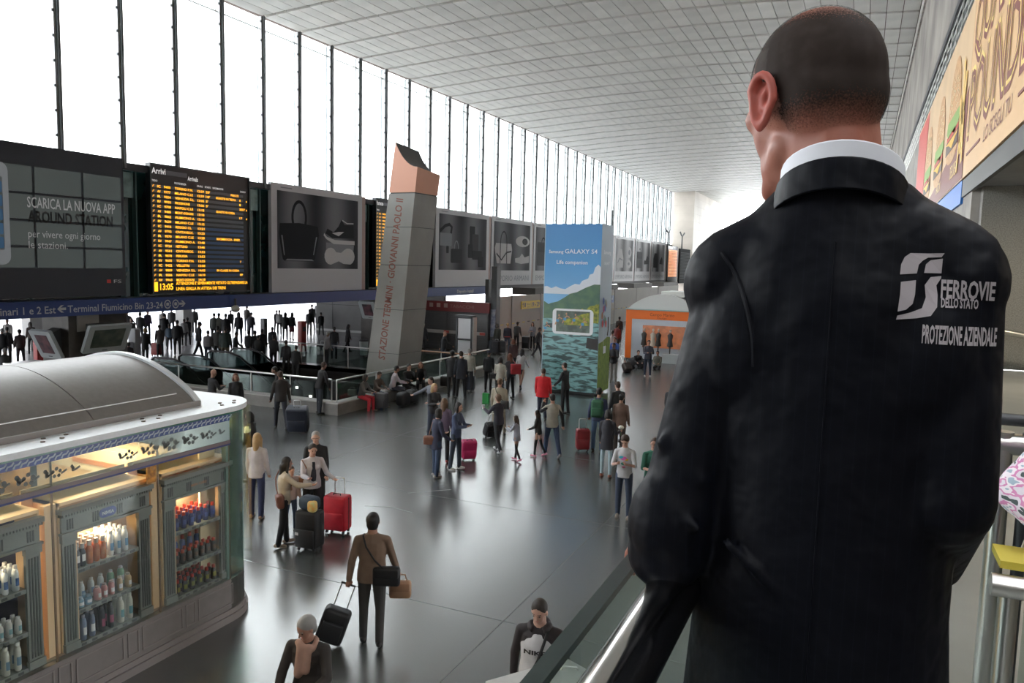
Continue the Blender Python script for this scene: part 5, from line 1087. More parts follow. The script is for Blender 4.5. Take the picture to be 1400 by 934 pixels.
L.new(g2.outputs[0], p.inputs['Alpha'])
me.materials.append(mh); me.transform(Matrix.Translation(-_org[hero.name]))
ho = bpy.data.objects.new('hair', me); COL.objects.link(ho); ho.parent = hero; _org[ho.name] = _org[hero.name]
# jacket, built of overlapping volumes fused into one cloth skin
JC = (-.035, 1.2)
def RG(z, a, b, dx=0, dy=0): return ((JC[0] + dx, JC[1] + dy, z), a, b, None)
q = MB()
q.rings([RG(4.05, .205, .150), RG(4.25, .200, .148), RG(4.45, .188, .140), RG(4.62, .176, .132), RG(4.78, .176, .130), RG(4.93, .184, .132), RG(5.06, .182, .125, 0, -.005), RG(5.14, .158, .108, .0, -.008), RG(5.19, .118, .092, .004, -.008), RG(5.225, .082, .082, .002, -.012)], 28)
q.cap((-.180, 1.18, 5.10), (-.055, 1.175, 5.160), .062, .066, 16).cap((.108, 1.18, 5.115), (-.01, 1.175, 5.172), .060, .066, 16)
q.ell((-.13, 1.13, 4.99), (.085, .05, .10)).ell((.06, 1.13, 4.99), (.085, .05, .10))
q.ell((-.190, 1.18, 5.08), (.060, .066, .072)).ell((.118, 1.18, 5.09), (.060, .066, .072))
q.cap(Ls, Le, .061, .058, 16).cap(Le, (-.262, 1.22, 4.655), .060, .048, 16).ell((-.244, 1.115, 4.72), (.060, .062, .085))
q.cap(Rs, Re, .064, .060, 16).cap(Re, (Rw[0], Rw[1] - .01, Rw[2] + .01), .058, .048, 16)
# folds
for a, b, r in (((-.252, 1.10, 4.845), (-.19, 1.085, 4.80), .011), ((-.262, 1.085, 4.775), (-.19, 1.07, 4.735), .012), ((-.23, 1.112, 4.92), (-.165, 1.11, 4.89), .010), ((-.15, 1.078, 4.72), (-.08, 1.072, 4.66), .008)):
    q.cap(a, b, r, r * .6, 8)
me = remesh_now(q, .0065, 4); me.materials.append(M_suit)
bm_ = BVHTree.FromPolygons([tuple(v.co) for v in me.vertices], [tuple(p.vertices) for p in me.polygons])
me.transform(Matrix.Translation(-_org[hero.name])); jo = bpy.data.objects.new('jacket', me); COL.objects.link(jo); jo.parent = hero; _org[jo.name] = _org[hero.name]
def onback(x, z):
    h = bm_.ray_cast(Vector((x, .2, z)), Vector((0, 1, 0)), 2)
    return h[0] if h[0] is not None else None
def seam(pts, r=.0022, name='seam', m=M_suit):
    P = [onback(x, z) for x, z in pts]; P = [p - Vector((0, r * .3, 0)) for p in P if p is not None]
    MB().tube(P, r, 6).build(name, m, hero, True)
def curve(P, n=16):
    out = []
    for i in range(n + 1):
        s = i / n * (len(P) - 1); k = min(int(s), len(P) - 2); f = s - k; p0, p1, p2, p3 = P[max(k - 1, 0)], P[k], P[k + 1], P[min(k + 2, len(P) - 1)]
        out.append(tuple(.5 * (2 * p1[j] + (p2[j] - p0[j]) * f + (2 * p0[j] - 5 * p1[j] + 4 * p2[j] - p3[j]) * f * f + (3 * p1[j] - p0[j] - 3 * p2[j] + p3[j]) * f ** 3) for j in (0, 1)))
    return out
seam(curve([(-.185, 5.125), (-.155, 5.08), (-.134, 5.02), (-.128, 4.97)]), .0030)
seam([(-.035, z) for z in np.linspace(5.14, 4.35, 24)], .0012)
# jacket collar and white shirt collar
def collar(name, m, r0, r1, zlo, zhi, drop, a0, a1, th, cx=-.036, cy=1.170):
    V = []; n = 30
    for i in range(n + 1):
        a = math.radians(a0 + (a1 - a0) * i / n)      # 0 = straight back, turning to the left
        x = -math.sin(a); y = -math.cos(a); k = (1 - math.cos(a)) / 2
        for (r, z) in ((r0, zlo - drop * k), (r1, zhi - drop * k * .8), (r1 - th, zhi - drop * k * .8), (r0 - th, zlo - drop * k)):
            V.append((cx + x * r * 1.02, cy + y * r * .98, z))
    F = [(4 * i + j, 4 * i + (j + 1) % 4, 4 * i + 4 + (j + 1) % 4, 4 * i + 4 + j) for i in range(n) for j in range(4)] + [(0, 1, 2, 3), (4 * n + 3, 4 * n + 2, 4 * n + 1, 4 * n)]
    o = MB().add(V, F).build(name, m, hero, True)
    b = o.modifiers.new('b', 'BEVEL'); b.width = .002; b.segments = 2; return o
collar('shirt_collar', mat('shirt_white', (.72, .74, .80), .6), .080, .078, 5.238, 5.272, .085, -150, 150, .004)
collar('jacket_collar', M_suit, .092, .083, 5.208, 5.250, .09, -140, 140, .008)
# back print: emblem and lettering, laid on the cloth
M_print = mat('print_grey_mauve', (.36, .33, .35), .6)
def onto_back(v, f, name):
    q = MB(); V = []
    for x, z in v:
        p = onback(x, z); V.append((x, (p.y if p is not None else 1.1) - .0016, z))
    q.add(V, f); return q.build(name, M_print, hero)
def back_text(s, x0, x1, z0, z1, bold=0, seg=1):
    v, f = glyphs(s, bold, 0, 1, 2); a = v[:, 0]; x = x0 + (a - a.min()) / (a.max() - a.min()) * (x1 - x0); z = z0 + v[:, 1] / .72 * (z1 - z0)
    z = z + (x - x0) * -.03
    return onto_back(list(zip(x, z)), f, 'back_lettering')
def gp(px, py):    # a point of the emblem drawing (units of its own height) on the back
    return [0.04157360438416775, 5.128037414731474][0] + px * .052, [0.04157360438416775, 5.128037414731474][1] - py * .085
def emblem(P, holes=0):
    n = len(P) // 2; V = [gp(*p) for p in P]; F = [(i, 2 * n - 1 - i, 2 * n - 2 - i, i + 1) for i in range(n - 1)]
    return onto_back(V, F, 'emblem')
# four curved fields of the emblem, each given as an upper/left edge and the matching lower/right edge
emblem([(.02, .33), (.03, .18), (.10, .07), (.22, .01), (.60, .01), (.98, 0), (.92, .06), (.62, .07), (.50, .12), (.42, .18), (.39, .31), (.39, .31)][:12])
emblem([(.55, .30), (.58, .17), (.68, .11), (.95, .08), (.94, .30), (.94, .30), (.94, .30), (.80, .30)])
emblem([(.05, .44), (.05, .62), (.02, .88), (.02, .88), (.20, .85), (.34, .76), (.38, .62), (.38, .41)])
emblem([(.94, .34), (.70, .36), (.58, .48), (.62, .66), (.55, .82), (.30, .89), (.02, .94), (0, 1.0), (.45, .97), (.75, .93), (.88, .80), (.88, .62), (.84, .48), (.94, .37)])
ux = lambda px, py: tuple(float(c) for c in PXZ[(px, py)])
PXZ = {(1287,407):(0.0909,5.0723), (1368,384):(0.1524,5.0951), (1287,420):(0.0917,5.0604), (1342,409):(0.1342,5.0722), (1259,467):(0.0720,5.0159), (1371,448):(0.1589,5.0384)}
a, b = ux(1287, 407), ux(1368, 384); back_text('FERROVIE', a[0], b[0], a[1], b[1] , .03)
a, b = ux(1287, 420), ux(1342, 409); back_text('DELLO STATO', a[0], b[0], a[1], b[1], .03)
a, b = ux(1259, 467), ux(1371, 448); back_text('PROTEZIONE AZIENDALE', a[0], b[0], a[1] , b[1], .03)
q = MB(); q.cap((-.035, 1.2, 4.40), (-.035, 1.2, 4.30), .14, .15)
for s in (-1, 1): q.cap((-.035 + s * .085, 1.2, 4.40), (-.035 + s * .1, 1.2, 4.08), .095, .08).cap((-.035 + s * .1, 1.2, 4.08), (-.035 + s * .1, 1.18, 3.72), .078, .07)
skin(q, 'trousers', mat('trouser_navy', (.005, .007, .012), .7, bump=.3, scale=12), hero, .012)
for s in (-1, 1): skin(MB().cap((-.035 + s * .1, 1.13, 3.70), (-.035 + s * .11, 1.32, 3.69), .045, .038), 'shoe', mat('shoe_black', (.012, .01, .01), .25), hero, .012)
for s in (-1, 1): MB(HM).ell((s * .032, .094, -.018), (.012, .008, .007)).build('eye', mat('eye_dark', (.03, .02, .015), .2), hero, True)
MB(HM).ell((0, .103, -.092), (.022, .006, .005)).build('mouth', mat('lips', (.35, .12, .10), .5), hero, True)
# the child in a patterned jacket at the right edge
def pat():
    m = bpy.data.materials.new('pink_pattern'); m.use_nodes = True; N = m.node_tree.nodes; L = m.node_tree.links; p = N['Principled BSDF']; p.inputs['Roughness'].default_value = .7
    tc = N.new('ShaderNodeTexCoord'); mp = N.new('ShaderNodeMapping'); mp.inputs['Scale'].default_value = (1, 1, 2.2); mp.inputs['Rotation'].default_value = (0, .6, 0); L.new(tc.outputs['Object'], mp.inputs[0]); nz = N.new('ShaderNodeTexNoise'); nz.inputs['Scale'].default_value = 18; nz.inputs['Detail'].default_value = 2; L.new(mp.outputs[0], nz.inputs['Vector'])
    cr = N.new('ShaderNodeValToRGB'); cr.color_ramp.interpolation = 'CONSTANT'; e = cr.color_ramp.elements; cs = [(0, (.05, .07, .07)), (.36, (.62, .56, .62)), (.46, (.55, .20, .38)), (.54, (.72, .66, .70)), (.62, (.30, .38, .46))]
    for i, (a, c) in enumerate(cs):
        x = e[i] if i < 2 else e.new(a); x.position = a; x.color = (*c, 1)
    L.new(nz.outputs['Fac'], cr.inputs[0]); L.new(cr.outputs[0], p.inputs['Base Color']); return m
t = thing('person', (.62, 2.3, 3.65), 'person in a pink and white patterned jacket at the right picture edge', 'person')
q = MB(); q.ell((.66, 2.3, 4.98), (.075, .085, .105)).cap((.66, 2.3, 4.90), (.66, 2.3, 4.8), .045, .05).rings([((.66, 2.3, z), a, b, None) for z, a, b in ((4.05, .12, .09), (4.5, .13, .09), (4.75, .13, .08), (4.82, .06, .05))]).cap((.55, 2.28, 4.74), (.41, 2.22, 4.57), .03, .028).cap((.41, 2.22, 4.57), (.47, 2.10, 4.50), .026, .02)
hand(q, (.48, 2.09, 4.49), (.8, -.5, .1), (0, 0, -1), (-.5, -.8, 0), .4, .7)
for s in (-.08, .08): q.cap((.66 + s, 2.3, 4.1), (.66 + s, 2.3, 3.72), .05, .035)
skin(q, 'body', M_skin, t, .012)
q = MB(); q.rings([((.66, 2.3, z), a, b, None) for z, a, b in ((4.42, .17, .13), (4.6, .165, .12), (4.74, .165, .115), (4.83, .08, .07))]).cap((.54, 2.28, 4.74), (.405, 2.22, 4.57), .070, .070).cap((.405, 2.22, 4.57), (.45, 2.11, 4.52), .066, .050).cap((.79, 2.3, 4.72), (.88, 2.26, 4.5), .06, .055)
skin(q, 'jacket', pat(), t, .011)
q = MB()
for s in (-.08, .08): q.cap((.66 + s, 2.3, 4.25), (.66 + s, 2.3, 3.8), .085, .06)
q.cap((.6, 2.3, 4.35), (.72, 2.3, 4.35), .11, .11)
skin(q, 'trousers', mat('jeans_dark', (.03, .05, .10), .7), t, .014)
for s in (-.08, .08): skin(MB().cap((.66 + s, 2.33, 3.70), (.66 + s, 2.18, 3.69), .045, .04), 'shoe', mat('shoe_pale', (.5, .45, .45), .5), t, .014)
skin(MB().ell((.66, 2.31, 5.01), (.085, .092, .11)).cap((.66, 2.36, 5.0), (.66, 2.38, 4.85), .06, .05), 'hair', mat('hair_brown', (.05, .028, .015), .6), t, .012)
MB().tube([(.49, 2.20, 4.62), (.43, 2.22, 4.52), (.40, 2.2, 4.42)], .006, 6).build('drawstring', mat('cord_cream', (.6, .55, .45), .6), t)
t = thing('terrace_counter', (.9, 2.08, 3.65), 'yellow topped narrow counter with a steel front bar at the right edge', 'counter')
MB().box(.33, 2.2, 2.03, 2.155, 4.43, 4.448).build('top', mat('counter_yellow', (.55, .45, .05), .5), t); MB().tube([(.31, 2.0, 4.40), (2.2, 2.0, 4.40)], .026, 12).build('front_bar', M_steel, t, True)
MB().tube([(.35, 2.02, 3.65), (.35, 2.02, 4.40)], .022, 10).build('leg', M_steel, t, True); MB().tube([(2.1, 2.02, 3.65), (2.1, 2.02, 4.40)], .022, 10).build('leg', M_steel, t, True)
t = thing('grey_crate_top', (-2.66, 6.39), 'grey flat-topped cabinet with a metal handle at the bottom edge', 'cabinet')
x, y, _ = t.location
P_ = [(-2.97, 6.13), (-2.44, 6.87), (-1.91, 6.64), (-1.85, 5.72), (-2.66, 5.32)]
slab(MB(), [P_[0], P_[1]][::-1] and [P_[4], P_[3], P_[2], P_[1], P_[0]], 0, 1.20).build('body', mat('cab_grey', (.30, .30, .30), .5), t); slab(MB(), [P_[4], P_[3], P_[2], P_[1], P_[0]], 1.205, 1.225).build('top', mat('cab_top_grey', (.46, .46, .45), .5, noise=.1, scale=8), t)
h = [-2.34, 6.67, 1.23]
MB().tube([(h[0] - .07, h[1] - .03, 1.225), (h[0] - .06, h[1] - .02, 1.255), (h[0] + .06, h[1] + .03, 1.255), (h[0] + .07, h[1] + .04, 1.225)], .012, 8).build('handle', M_steel, t)
# ================================================================== people on the concourse
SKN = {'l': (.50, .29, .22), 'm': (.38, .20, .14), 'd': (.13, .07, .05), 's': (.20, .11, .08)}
HAIR = {'blk': (.012, .010, .010), 'brn': (.045, .024, .015), 'dbr': (.022, .014, .010), 'bln': (.38, .25, .12), 'gry': (.28, .27, .26), 'red': (.12, .035, .015), 'whi': (.5, .49, .46), 'lbr': (.14, .08, .045)}
def cm(kind, c, rough=.75):
    n = kind + '_' + '_'.join('%03d' % int(x * 999) for x in c)
    return mat(n, c, rough, noise=.18, scale=6, bump=.25 if kind in ('cloth', 'hairm') else 0)
def person(pos, h, face, label, top, bot, hair=('short', 'blk'), skin_='m', shoe=(.02, .02, .02), sex='m', arms=((5, 8, 15, 2), (5, 8, 15, 2)), legs=((3, 3), (-3, 3)), lean=3, head=(0, 0), det=0, style='jacket', hem=None, bottom='trousers', sit=False, z0=0.0, build_=1.0, group=None, sleeve='long', extra=None):
    x, y = pos[0], pos[1]; s = h / 1.75; yaw = math.atan2(-x, y) - math.radians(face)
    t = thing('person', (x, y, z0), label, 'person', group)
    Rz = Matrix.Rotation(yaw, 4, 'Z'); w = (.93 if sex == 'f' else 1.0) * build_; ra = math.radians
    # skeleton in its own frame, +Y = facing, pelvis first at the origin
    def dirv(a, b): return Vector((math.sin(ra(b)), math.sin(ra(a)) * math.cos(ra(b)), -math.cos(ra(a)) * math.cos(ra(b))))
    J = {}; hip = {}; knee = {}; ank = {}
    for sd, k in ((-1, 0), (1, 1)):
        a, kn = legs[k]; hip[sd] = Vector((sd * .09, 0, -.03)); d = dirv(a, sd * 3); knee[sd] = hip[sd] + d * .43; ank[sd] = knee[sd] + dirv(a - kn, sd * 1) * .41
    if sit: pz = .50 if sit is True else sit
    else: pz = -min(ank[-1].z, ank[1].z) + .08
    pel = Vector((0, 0, pz))
    for D in (hip, knee, ank):
        for k in D: D[k] = D[k] + pel
    up = Vector((0, math.sin(ra(lean)), math.cos(ra(lean)))); FRM = Matrix.Rotation(-ra(lean), 3, 'X')
    at = lambda q_, dx=0, dy=0: pel + up * q_ + Vector((dx, dy, 0))
    sh = {sd: at(.448, sd * .168 * w) for sd in (-1, 1)}; el = {}; wr = {}; fd = {}
    for sd, k in ((-1, 0), (1, 1)):
        a, b, e, b2 = arms[k]; el[sd] = sh[sd] + dirv(a + lean * .3, sd * b) * .285; fd[sd] = dirv(a + e, sd * b2); wr[sd] = el[sd] + fd[sd] * .245
    nk = at(.54); hd = at(.54) + Vector((0, .035 + .02 * math.sin(ra(lean)), .142)); HY = Matrix.Rotation(ra(-head[0]), 4, 'Z') @ Matrix.Rotation(ra(-head[1]), 4, 'X')
    M = Matrix.Translation((x, y, z0)) @ Rz @ Matrix.Scale(s, 4); vox = (.013, .020, .030)[2 - min(det, 2)] if det < 3 else .010
    vox = {0: .027, 1: .019, 2: .014, 3: .010}[det]
    HMt = M @ Matrix.Translation(hd) @ HY
    mk = lambda: MB(M)
    msk = cm('skin', SKN[skin_], .5)
    # body: head, neck, trunk, arms, hands and legs as one skin
    q = MB(HMt); q.ell((0, 0, .02), (.076, .095, .095), seg=16, rings=10).ell((0, .035, -.045), (.055, .052, .07)).ell((0, .055, -.085), (.03, .03, .022))
    q.cap((0, .085, .0), (0, .108, -.03), .010, .014, 8)
    for sd in (-1, 1): q.ell((sd * .078, -.002, -.012), (.012, .020, .030), seg=8, rings=6)
    q.M = M; q.cap(nk + Vector((0, .01, .10)), nk - up * .04, .052 * w, .062 * w)
    q.rings([(at(z), a * w, b, FRM) for z, a, b in ((-.06, .13, .09), (.2, .11, .08), (.4, .13, .09), (.52, .06, .05))], 12)
    bare = sleeve != 'long'
    for sd in (-1, 1):
        q.cap(sh[sd], el[sd], .040 if not bare else .043, .034).cap(el[sd], wr[sd], .034, .025)
        if det >= 2:
            f = fd[sd]; side = Vector((-sd, .2, 0)); side = (side - f * side.dot(f)).normalized(); hand(q, wr[sd] - f * .01, f, f.cross(side) * sd * 1.0, side, .45, .86)
        else: q.cap(wr[sd], wr[sd] + fd[sd] * .10, .034, .024)
        q.cap(hip[sd], knee[sd], .07, .05).cap(knee[sd], ank[sd] + Vector((0, 0, -.03)), .048, .036)
    skin(q, 'body', msk, t, max(vox * .9, .009), 2)
    # hair
    hs_, hcx = hair; mh_ = cm('hairm', HAIR[hcx or 'dbr'], .65)
    if hs_ != 'bald':
        q = MB(HMt); q.ell((0, -.010, .040), (.084, .096, .090), seg=14, rings=9)
        if hs_ == 'short': q.ell((0, -.045, -.005), (.074, .058, .075))
        if hs_ == 'full': q.ell((0, -.03, .03), (.092, .095, .095)).ell((0, -.055, -.03), (.08, .055, .08))
        if hs_ == 'bob':
            q.ell((0, -.035, -.03), (.092, .075, .11));
            for sd in (-1, 1): q.cap((sd * .078, .01, .0), (sd * .082, .0, -.12), .028, .03)
        if hs_ == 'long':
            q.ell((0, -.035, -.03), (.092, .072, .11)).cap((0, -.07, -.06), (0, -.095, -.27), .075, .05)
            for sd in (-1, 1): q.cap((sd * .078, .01, .0), (sd * .078, -.02, -.22), .028, .026)
        if hs_ == 'curly': q.ell((0, -.03, -.02), (.115, .10, .13)).ell((.05, -.05, -.10), (.07, .06, .08)).ell((-.05, -.05, -.10), (.07, .06, .08))
        if hs_ == 'tail': q.ell((0, -.045, 0), (.075, .058, .08)).cap((0, -.10, .02), (0, -.12, -.16), .030, .018)
        if hs_ == 'bun': q.ell((0, -.045, 0), (.075, .058, .08)).ell((0, -.10, .06), (.04, .04, .04))
        skin(q, 'hair', mh_, t, vox * .9, 2)
    if det >= 1:
        q = MB(HMt)
        for sd in (-1, 1): MB(HMt).ell((sd * .030, .083, -.002), (.011, .008, .006), seg=8, rings=5).build('eye', mat('eye_dark', (.03, .02, .015), .3), t, True)
        if det >= 2:
            MB(HMt).ell((0, .083, -.062), (.020, .008, .005), seg=8, rings=5).build('mouth', mat('lips', (.35, .12, .10), .5), t, True)
            for sd in (-1, 1): MB(HMt).cap((sd * .017, .089, .018), (sd * .043, .078, .016), .004, .004, 6).build('eyebrow', mh_, t)
    # clothes
    tm = cm('cloth', top); hz = {'jacket': -.10, 'coat': -.36, 'shirt': -.08, 'dress': -.45}[style] if hem is None else hem
    g_ = {'jacket': .012, 'coat': .016, 'shirt': .002, 'dress': .004}[style]
    q = mk(); R_ = []
    if hz < -.15 and not sit: R_.append((pel + Vector((0, 0, hz)), (.185 + g_) * w, .145 + g_, None))
    R_ += [(at(max(hz, -.10)), (.168 + g_) * w, .122 + g_, FRM), (at(.03), (.163 + g_) * w, .120 + g_, FRM), (at(.17), ((.142 if sex == 'm' else .128) + g_) * w, .103 + g_, FRM), (at(.33), (.160 + g_) * w, (.112 if sex == 'm' else .118) + g_, FRM), (at(.43), (.152 + g_) * w, .102 + g_, FRM), (at(.495), (.098 + g_) * w, .080, FRM), (at(.545), .062 * w, .06, FRM)]
    q.rings(R_, 16)
    for sd in (-1, 1):
        q.cap(sh[sd], at(.495), .050 * w, .056)
        q.cap(sh[sd], el[sd], .052 + g_ * .6, .043 + g_ * .6)
        if sleeve == 'long': q.cap(el[sd], wr[sd] - fd[sd] * .01, .045 + g_ * .6, .036 + g_ * .4)
    if sex == 'f':
        for sd in (-1, 1): q.ell(at(.33, sd * .065, .085), (.062, .05, .062))
    skin(q, {'jacket': 'jacket', 'coat': 'coat', 'shirt': 'shirt', 'dress': 'dress'}[style], tm, t, vox, 2)
    bmt = cm('cloth', bot); q = mk()
    if bottom in ('trousers', 'leggings'):
        k_ = 1 if bottom == 'trousers' else .82
        q.ell(pel + Vector((0, -.01, -.01)), (.158 * w, .118, .12))
        for sd in (-1, 1): q.cap(hip[sd], knee[sd], .090 * k_ * w, .066 * k_).cap(knee[sd], ank[sd] + Vector((0, 0, -.015)), .064 * k_, .054 * k_ if bottom == 'trousers' else .042)
    else:
        q.rings([(pel + Vector((0, 0, .08)), .14 * w, .11, None), (pel + Vector((0, 0, -.1)), .17 * w, .13, None), (pel + Vector((0, 0, -.42 if bottom == 'skirt' else -.3)), .19 * w, .15, None)], 14)
    skin(q, 'trousers' if bottom in ('trousers', 'leggings') else 'skirt', bmt, t, vox, 2)
    for sd, k in ((-1, 0), (1, 1)):
        a, kn = legs[k]; u = Matrix.Rotation(ra(a - kn) * (0 if sit else .8), 4, 'X') @ Vector((0, 1, 0)); an = ank[sd] - Vector((0, 0, .035))
        skin(mk().cap(an - u * .05, an + u * .14 - Vector((0, 0, .008)), .040, .034).ell(an - Vector((0, 0, -.02)), (.042, .05, .045)), 'shoe', cm('shoe', shoe, .45), t, max(vox * .8, .012), 1)
    if extra: extra(t, M, HMt, dict(at=at, sh=sh, wr=wr, fd=fd, pel=pel, el=el, up=up, FRM=FRM), msk)
    P = {k: (M @ v) for k, v in (('wl', wr[-1] + fd[-1] * .07), ('wr', wr[1] + fd[1] * .07), ('pel', pel), ('chest', at(.35)), ('sl', sh[-1]), ('sr', sh[1]), ('hd', hd))}
    P['M'] = M; P['yaw'] = yaw; P['s'] = s; P['pos'] = (x, y); P['t'] = t; return P
# luggage: all things of their own
def suitcase(loc, yaw, label, col, w=.45, d=.26, h=.62, tilt=0, handle=.35, group=None, hand_to=None):
    t = thing('suitcase', (loc[0], loc[1], 0), label, 'suitcase', group)
    M = Matrix.Translation((loc[0], loc[1], .0)) @ Matrix.Rotation(yaw, 4, 'Z') @ Matrix.Translation((0, 0, .04)) @ Matrix.Rotation(math.radians(tilt), 4, 'X')
    m = cm('case', col, .5); sh_ = MB(M).rbox((0, 0, h / 2 + .03), (w, d, h), .05).build('shell', m, t, True)
    MB(M).rbox((0, -d / 2 - .018, h * .33), (w * .82, .05, h * .5), .02, 2).build('front_pocket', m, t, True)
    MB(M).box(-w / 2 - .004, w / 2 + .004, -.012, .012, .06, h).build('zip_line', M_black, t)
    MB(M).tube([(-.07, -.02, h + .03), (-.07, -.02, h + .06), (.07, -.02, h + .06), (.07, -.02, h + .03)], .011, 8).build('grab_handle', M_black, t)
    if handle: MB(M).tube([(-.1, .08, h), (-.1, .08, h + handle), (-.08, .08, h + handle + .02), (.08, .08, h + handle + .02), (.1, .08, h + handle), (.1, .08, h)], .009, 8).build('telescopic_handle', M_steel, t, True)
    for sx in (-1, 1):
        for sy in (-1, 1): MB(M).lathe((sx * (w / 2 - .06) - .015, sy * (d / 2 - .05), .0 if not tilt else .01), [(.032, 0), (.032, .03)], 10, (1, 0, 0)).build('wheel', M_black, t)
    return t
def handbag(c, yaw, label, col, w=.3, h=.24, d=.12, strap=None, soft=True, cat='bag', nm='handbag', sc_='same'):
    t = thing(nm, (c[0], c[1], c[2]), label, cat); M = Matrix.Translation(c) @ Matrix.Rotation(yaw, 4, 'Z'); m = cm('bag', col, .5)
    MB(M).rbox((0, 0, 0), (w, d, h), .04).build('body', m, t, True); MB(M).rbox((0, -d * .45, h * .2), (w * .9, d * .25, h * .5), .02, 2).build('flap', m, t, True)
    if strap: MB().tube(strap, .012, 6).build('strap', m, t, True)
    else: MB(M).tube([(-w * .3, 0, h * .45), (-w * .22, 0, h * .85), (w * .22, 0, h * .85), (w * .3, 0, h * .45)], .010, 6).build('handle', m, t, True)
    return t
def crossbody(P, side, label, col, w=.32, h=.24, back=True):
    "bag at one hip with a strap across the trunk from the other shoulder"
    M = P['M']; T = lambda v: M @ Vector(v); sd = side
    c = T((sd * .20, -.10 if back else .12, 1.0 - .05)); y_ = -1 if back else 1
    o = -sd
    pts = [T((sd * .17, y_ * .13, 1.05)), T((sd * .05, y_ * .145, 1.18)), T((o * .06, y_ * .135, 1.35)), T((o * .11, y_ * .06, 1.475)), T((o * .11, -y_ * .03, 1.47)), T((o * .04, -y_ * .135, 1.34)), T((sd * .12, -y_ * .13, 1.12))]
    return handbag(c, P['yaw'], label, col, w, h, .12, strap=pts)
def backpack(P, label, col, sz=1.0):
    t = thing('backpack', tuple(P['chest']), label, 'backpack'); M = P['M'] @ Matrix.Translation((0, -.21, 1.22)); m = cm('bag', col, .6)
    MB(M).rbox((0, 0, 0), (.30 * sz, .18, .44 * sz), .07, 4).build('body', m, t, True); MB(M).rbox((0, -.10, -.08), (.24 * sz, .07, .20 * sz), .03).build('front_pocket', m, t, True)
    MB(M).tube([(0, .05, .22 * sz), (0, .06, .26 * sz), (.03, .07, .22 * sz)], .01, 6).build('grab_loop', m, t)
    for s in (-1, 1): MB(M).tube([(s * .09, .08, .18), (s * .11, .17, .27), (s * .12, .30, .22), (s * .14, .32, .05), (s * .15, .2, -.12), (s * .13, .08, -.18)], .018, 8).build('strap', m, t, True)
    return t
ST = dict(arms=((4, 8, 14, 2), (4, 8, 14, 2)), legs=((2, 2), (-3, 2)))
def K(base, **k): d = dict(base); d.update(k); return d
WK = dict(arms=((24, 6, 22, 4), (-22, 8, 14, 4)), legs=((-16, 22), (24, 8)), lean=6)
WK2 = dict(arms=((-22, 8, 14, 4), (24, 6, 22, 4)), legs=((24, 8), (-16, 22)), lean=6)
FRN = dict(arms=((22, 10, 78, -28), (22, 10, 78, -28)), legs=((3, 3), (-4, 3)), lean=4)
SIT = dict(arms=((30, 6, 50, -16), (30, 6, 50, -16)), legs=((84, 82), (80, 84)), lean=14, sit=.52)
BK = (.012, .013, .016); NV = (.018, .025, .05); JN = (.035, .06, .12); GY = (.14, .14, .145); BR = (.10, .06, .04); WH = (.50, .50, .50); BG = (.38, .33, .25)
# --- near figures
p = person((-5.71, 8.24, 1.78), 1.78, 8, 'man in a brown sweater walking away with a cream bag and trolley', (.20, .13, .09), (.045, .042, .04), ('full', 'blk'), 'm', (.02, .02, .02), arms=((-12, 14, 6, 8), (8, 16, 18, 12)), legs=((4, 3), (-6, 10)), lean=2, det=3, style='jacket', build_=1.12)
crossbody(p, 1, 'black messenger bag slung across the back of the man in brown', (.012, .012, .014), .36, .26)
handbag(tuple(p['wr'] + Vector((.02, .0, -.20))), .5, 'tan leather bag carried in the right hand of the man in brown', (.42, .24, .14), .30, .24, .12)
c = (-6.17, 7.87)
t = thing('suitcase', (c[0], c[1], 0), 'small black trolley case pulled on a long silver handle', 'suitcase')
hd_ = p['wl']; base = Vector((c[0], c[1], .04)); ax = (hd_ - base).normalized(); ux_ = Vector((math.cos(p['yaw']), math.sin(p['yaw']), 0)); nn = ax.cross(ux_).normalized() * -1; ux_ = nn.cross(ax).normalized() * 1
MM = Matrix(((ux_.x, nn.x, ax.x, base.x), (ux_.y, nn.y, ax.y, base.y), (ux_.z, nn.z, ax.z, base.z), (0, 0, 0, 1))); L_ = (hd_ - base).length
MB(MM).rbox((0, 0, .27), (.36, .24, .46), .06, 4).build('shell', cm('case', BK, .5), t, True); MB(MM).rbox((0, .13, .22), (.28, .05, .24), .02).build('front_pocket', cm('case', BK, .5), t, True)
for s in (-1, 1): MB(MM).tube([(s * .09, -.08, .45), (s * .09, -.08, L_ - .02)], .008, 8).build('handle_rod', M_steel, t, True)
MB(MM).tube([(-.10, -.08, L_ - .02), (.10, -.08, L_ - .02)], .014, 8).build('handle_grip', M_black, t, True)
for s in (-1, 1): MB(MM).lathe((s * .15 - .015, -.06, 0), [(.035, 0), (.035, .03)], 10, (1, 0, 0)).build('wheel', M_black, t)
def scarf(col):
    def f(t, M, HMt, J, ms):
        q = MB(M); at = J['at']
        q.tube([at(.50, .09 * math.sin(a), .02 + .085 * math.cos(a)) + Vector((0, 0, .03 * math.sin(a * 2))) for a in [i * PI / 6 for i in range(13)]], .038, 8).cap(at(.50, .03, .10), at(.22, .05, .16), .045, .05).cap(at(.50, -.05, .10), at(.26, -.03, .15), .04, .045)
        skin(q, 'scarf', cm('cloth', col), t, .014, 2)
    return f
person((-4.74, 5.8), 1.66, 205, 'grey-haired woman in a dark fur coat and beige scarf at the bottom', (.035, .028, .025), (.02, .02, .02), ('full', 'gry'), 'm', sex='f', arms=((20, 14, 60, -20), (15, 14, 40, -10)), lean=8, head=(25, 22), det=3, style='coat', build_=1.18, extra=scarf((.42, .25, .19)))
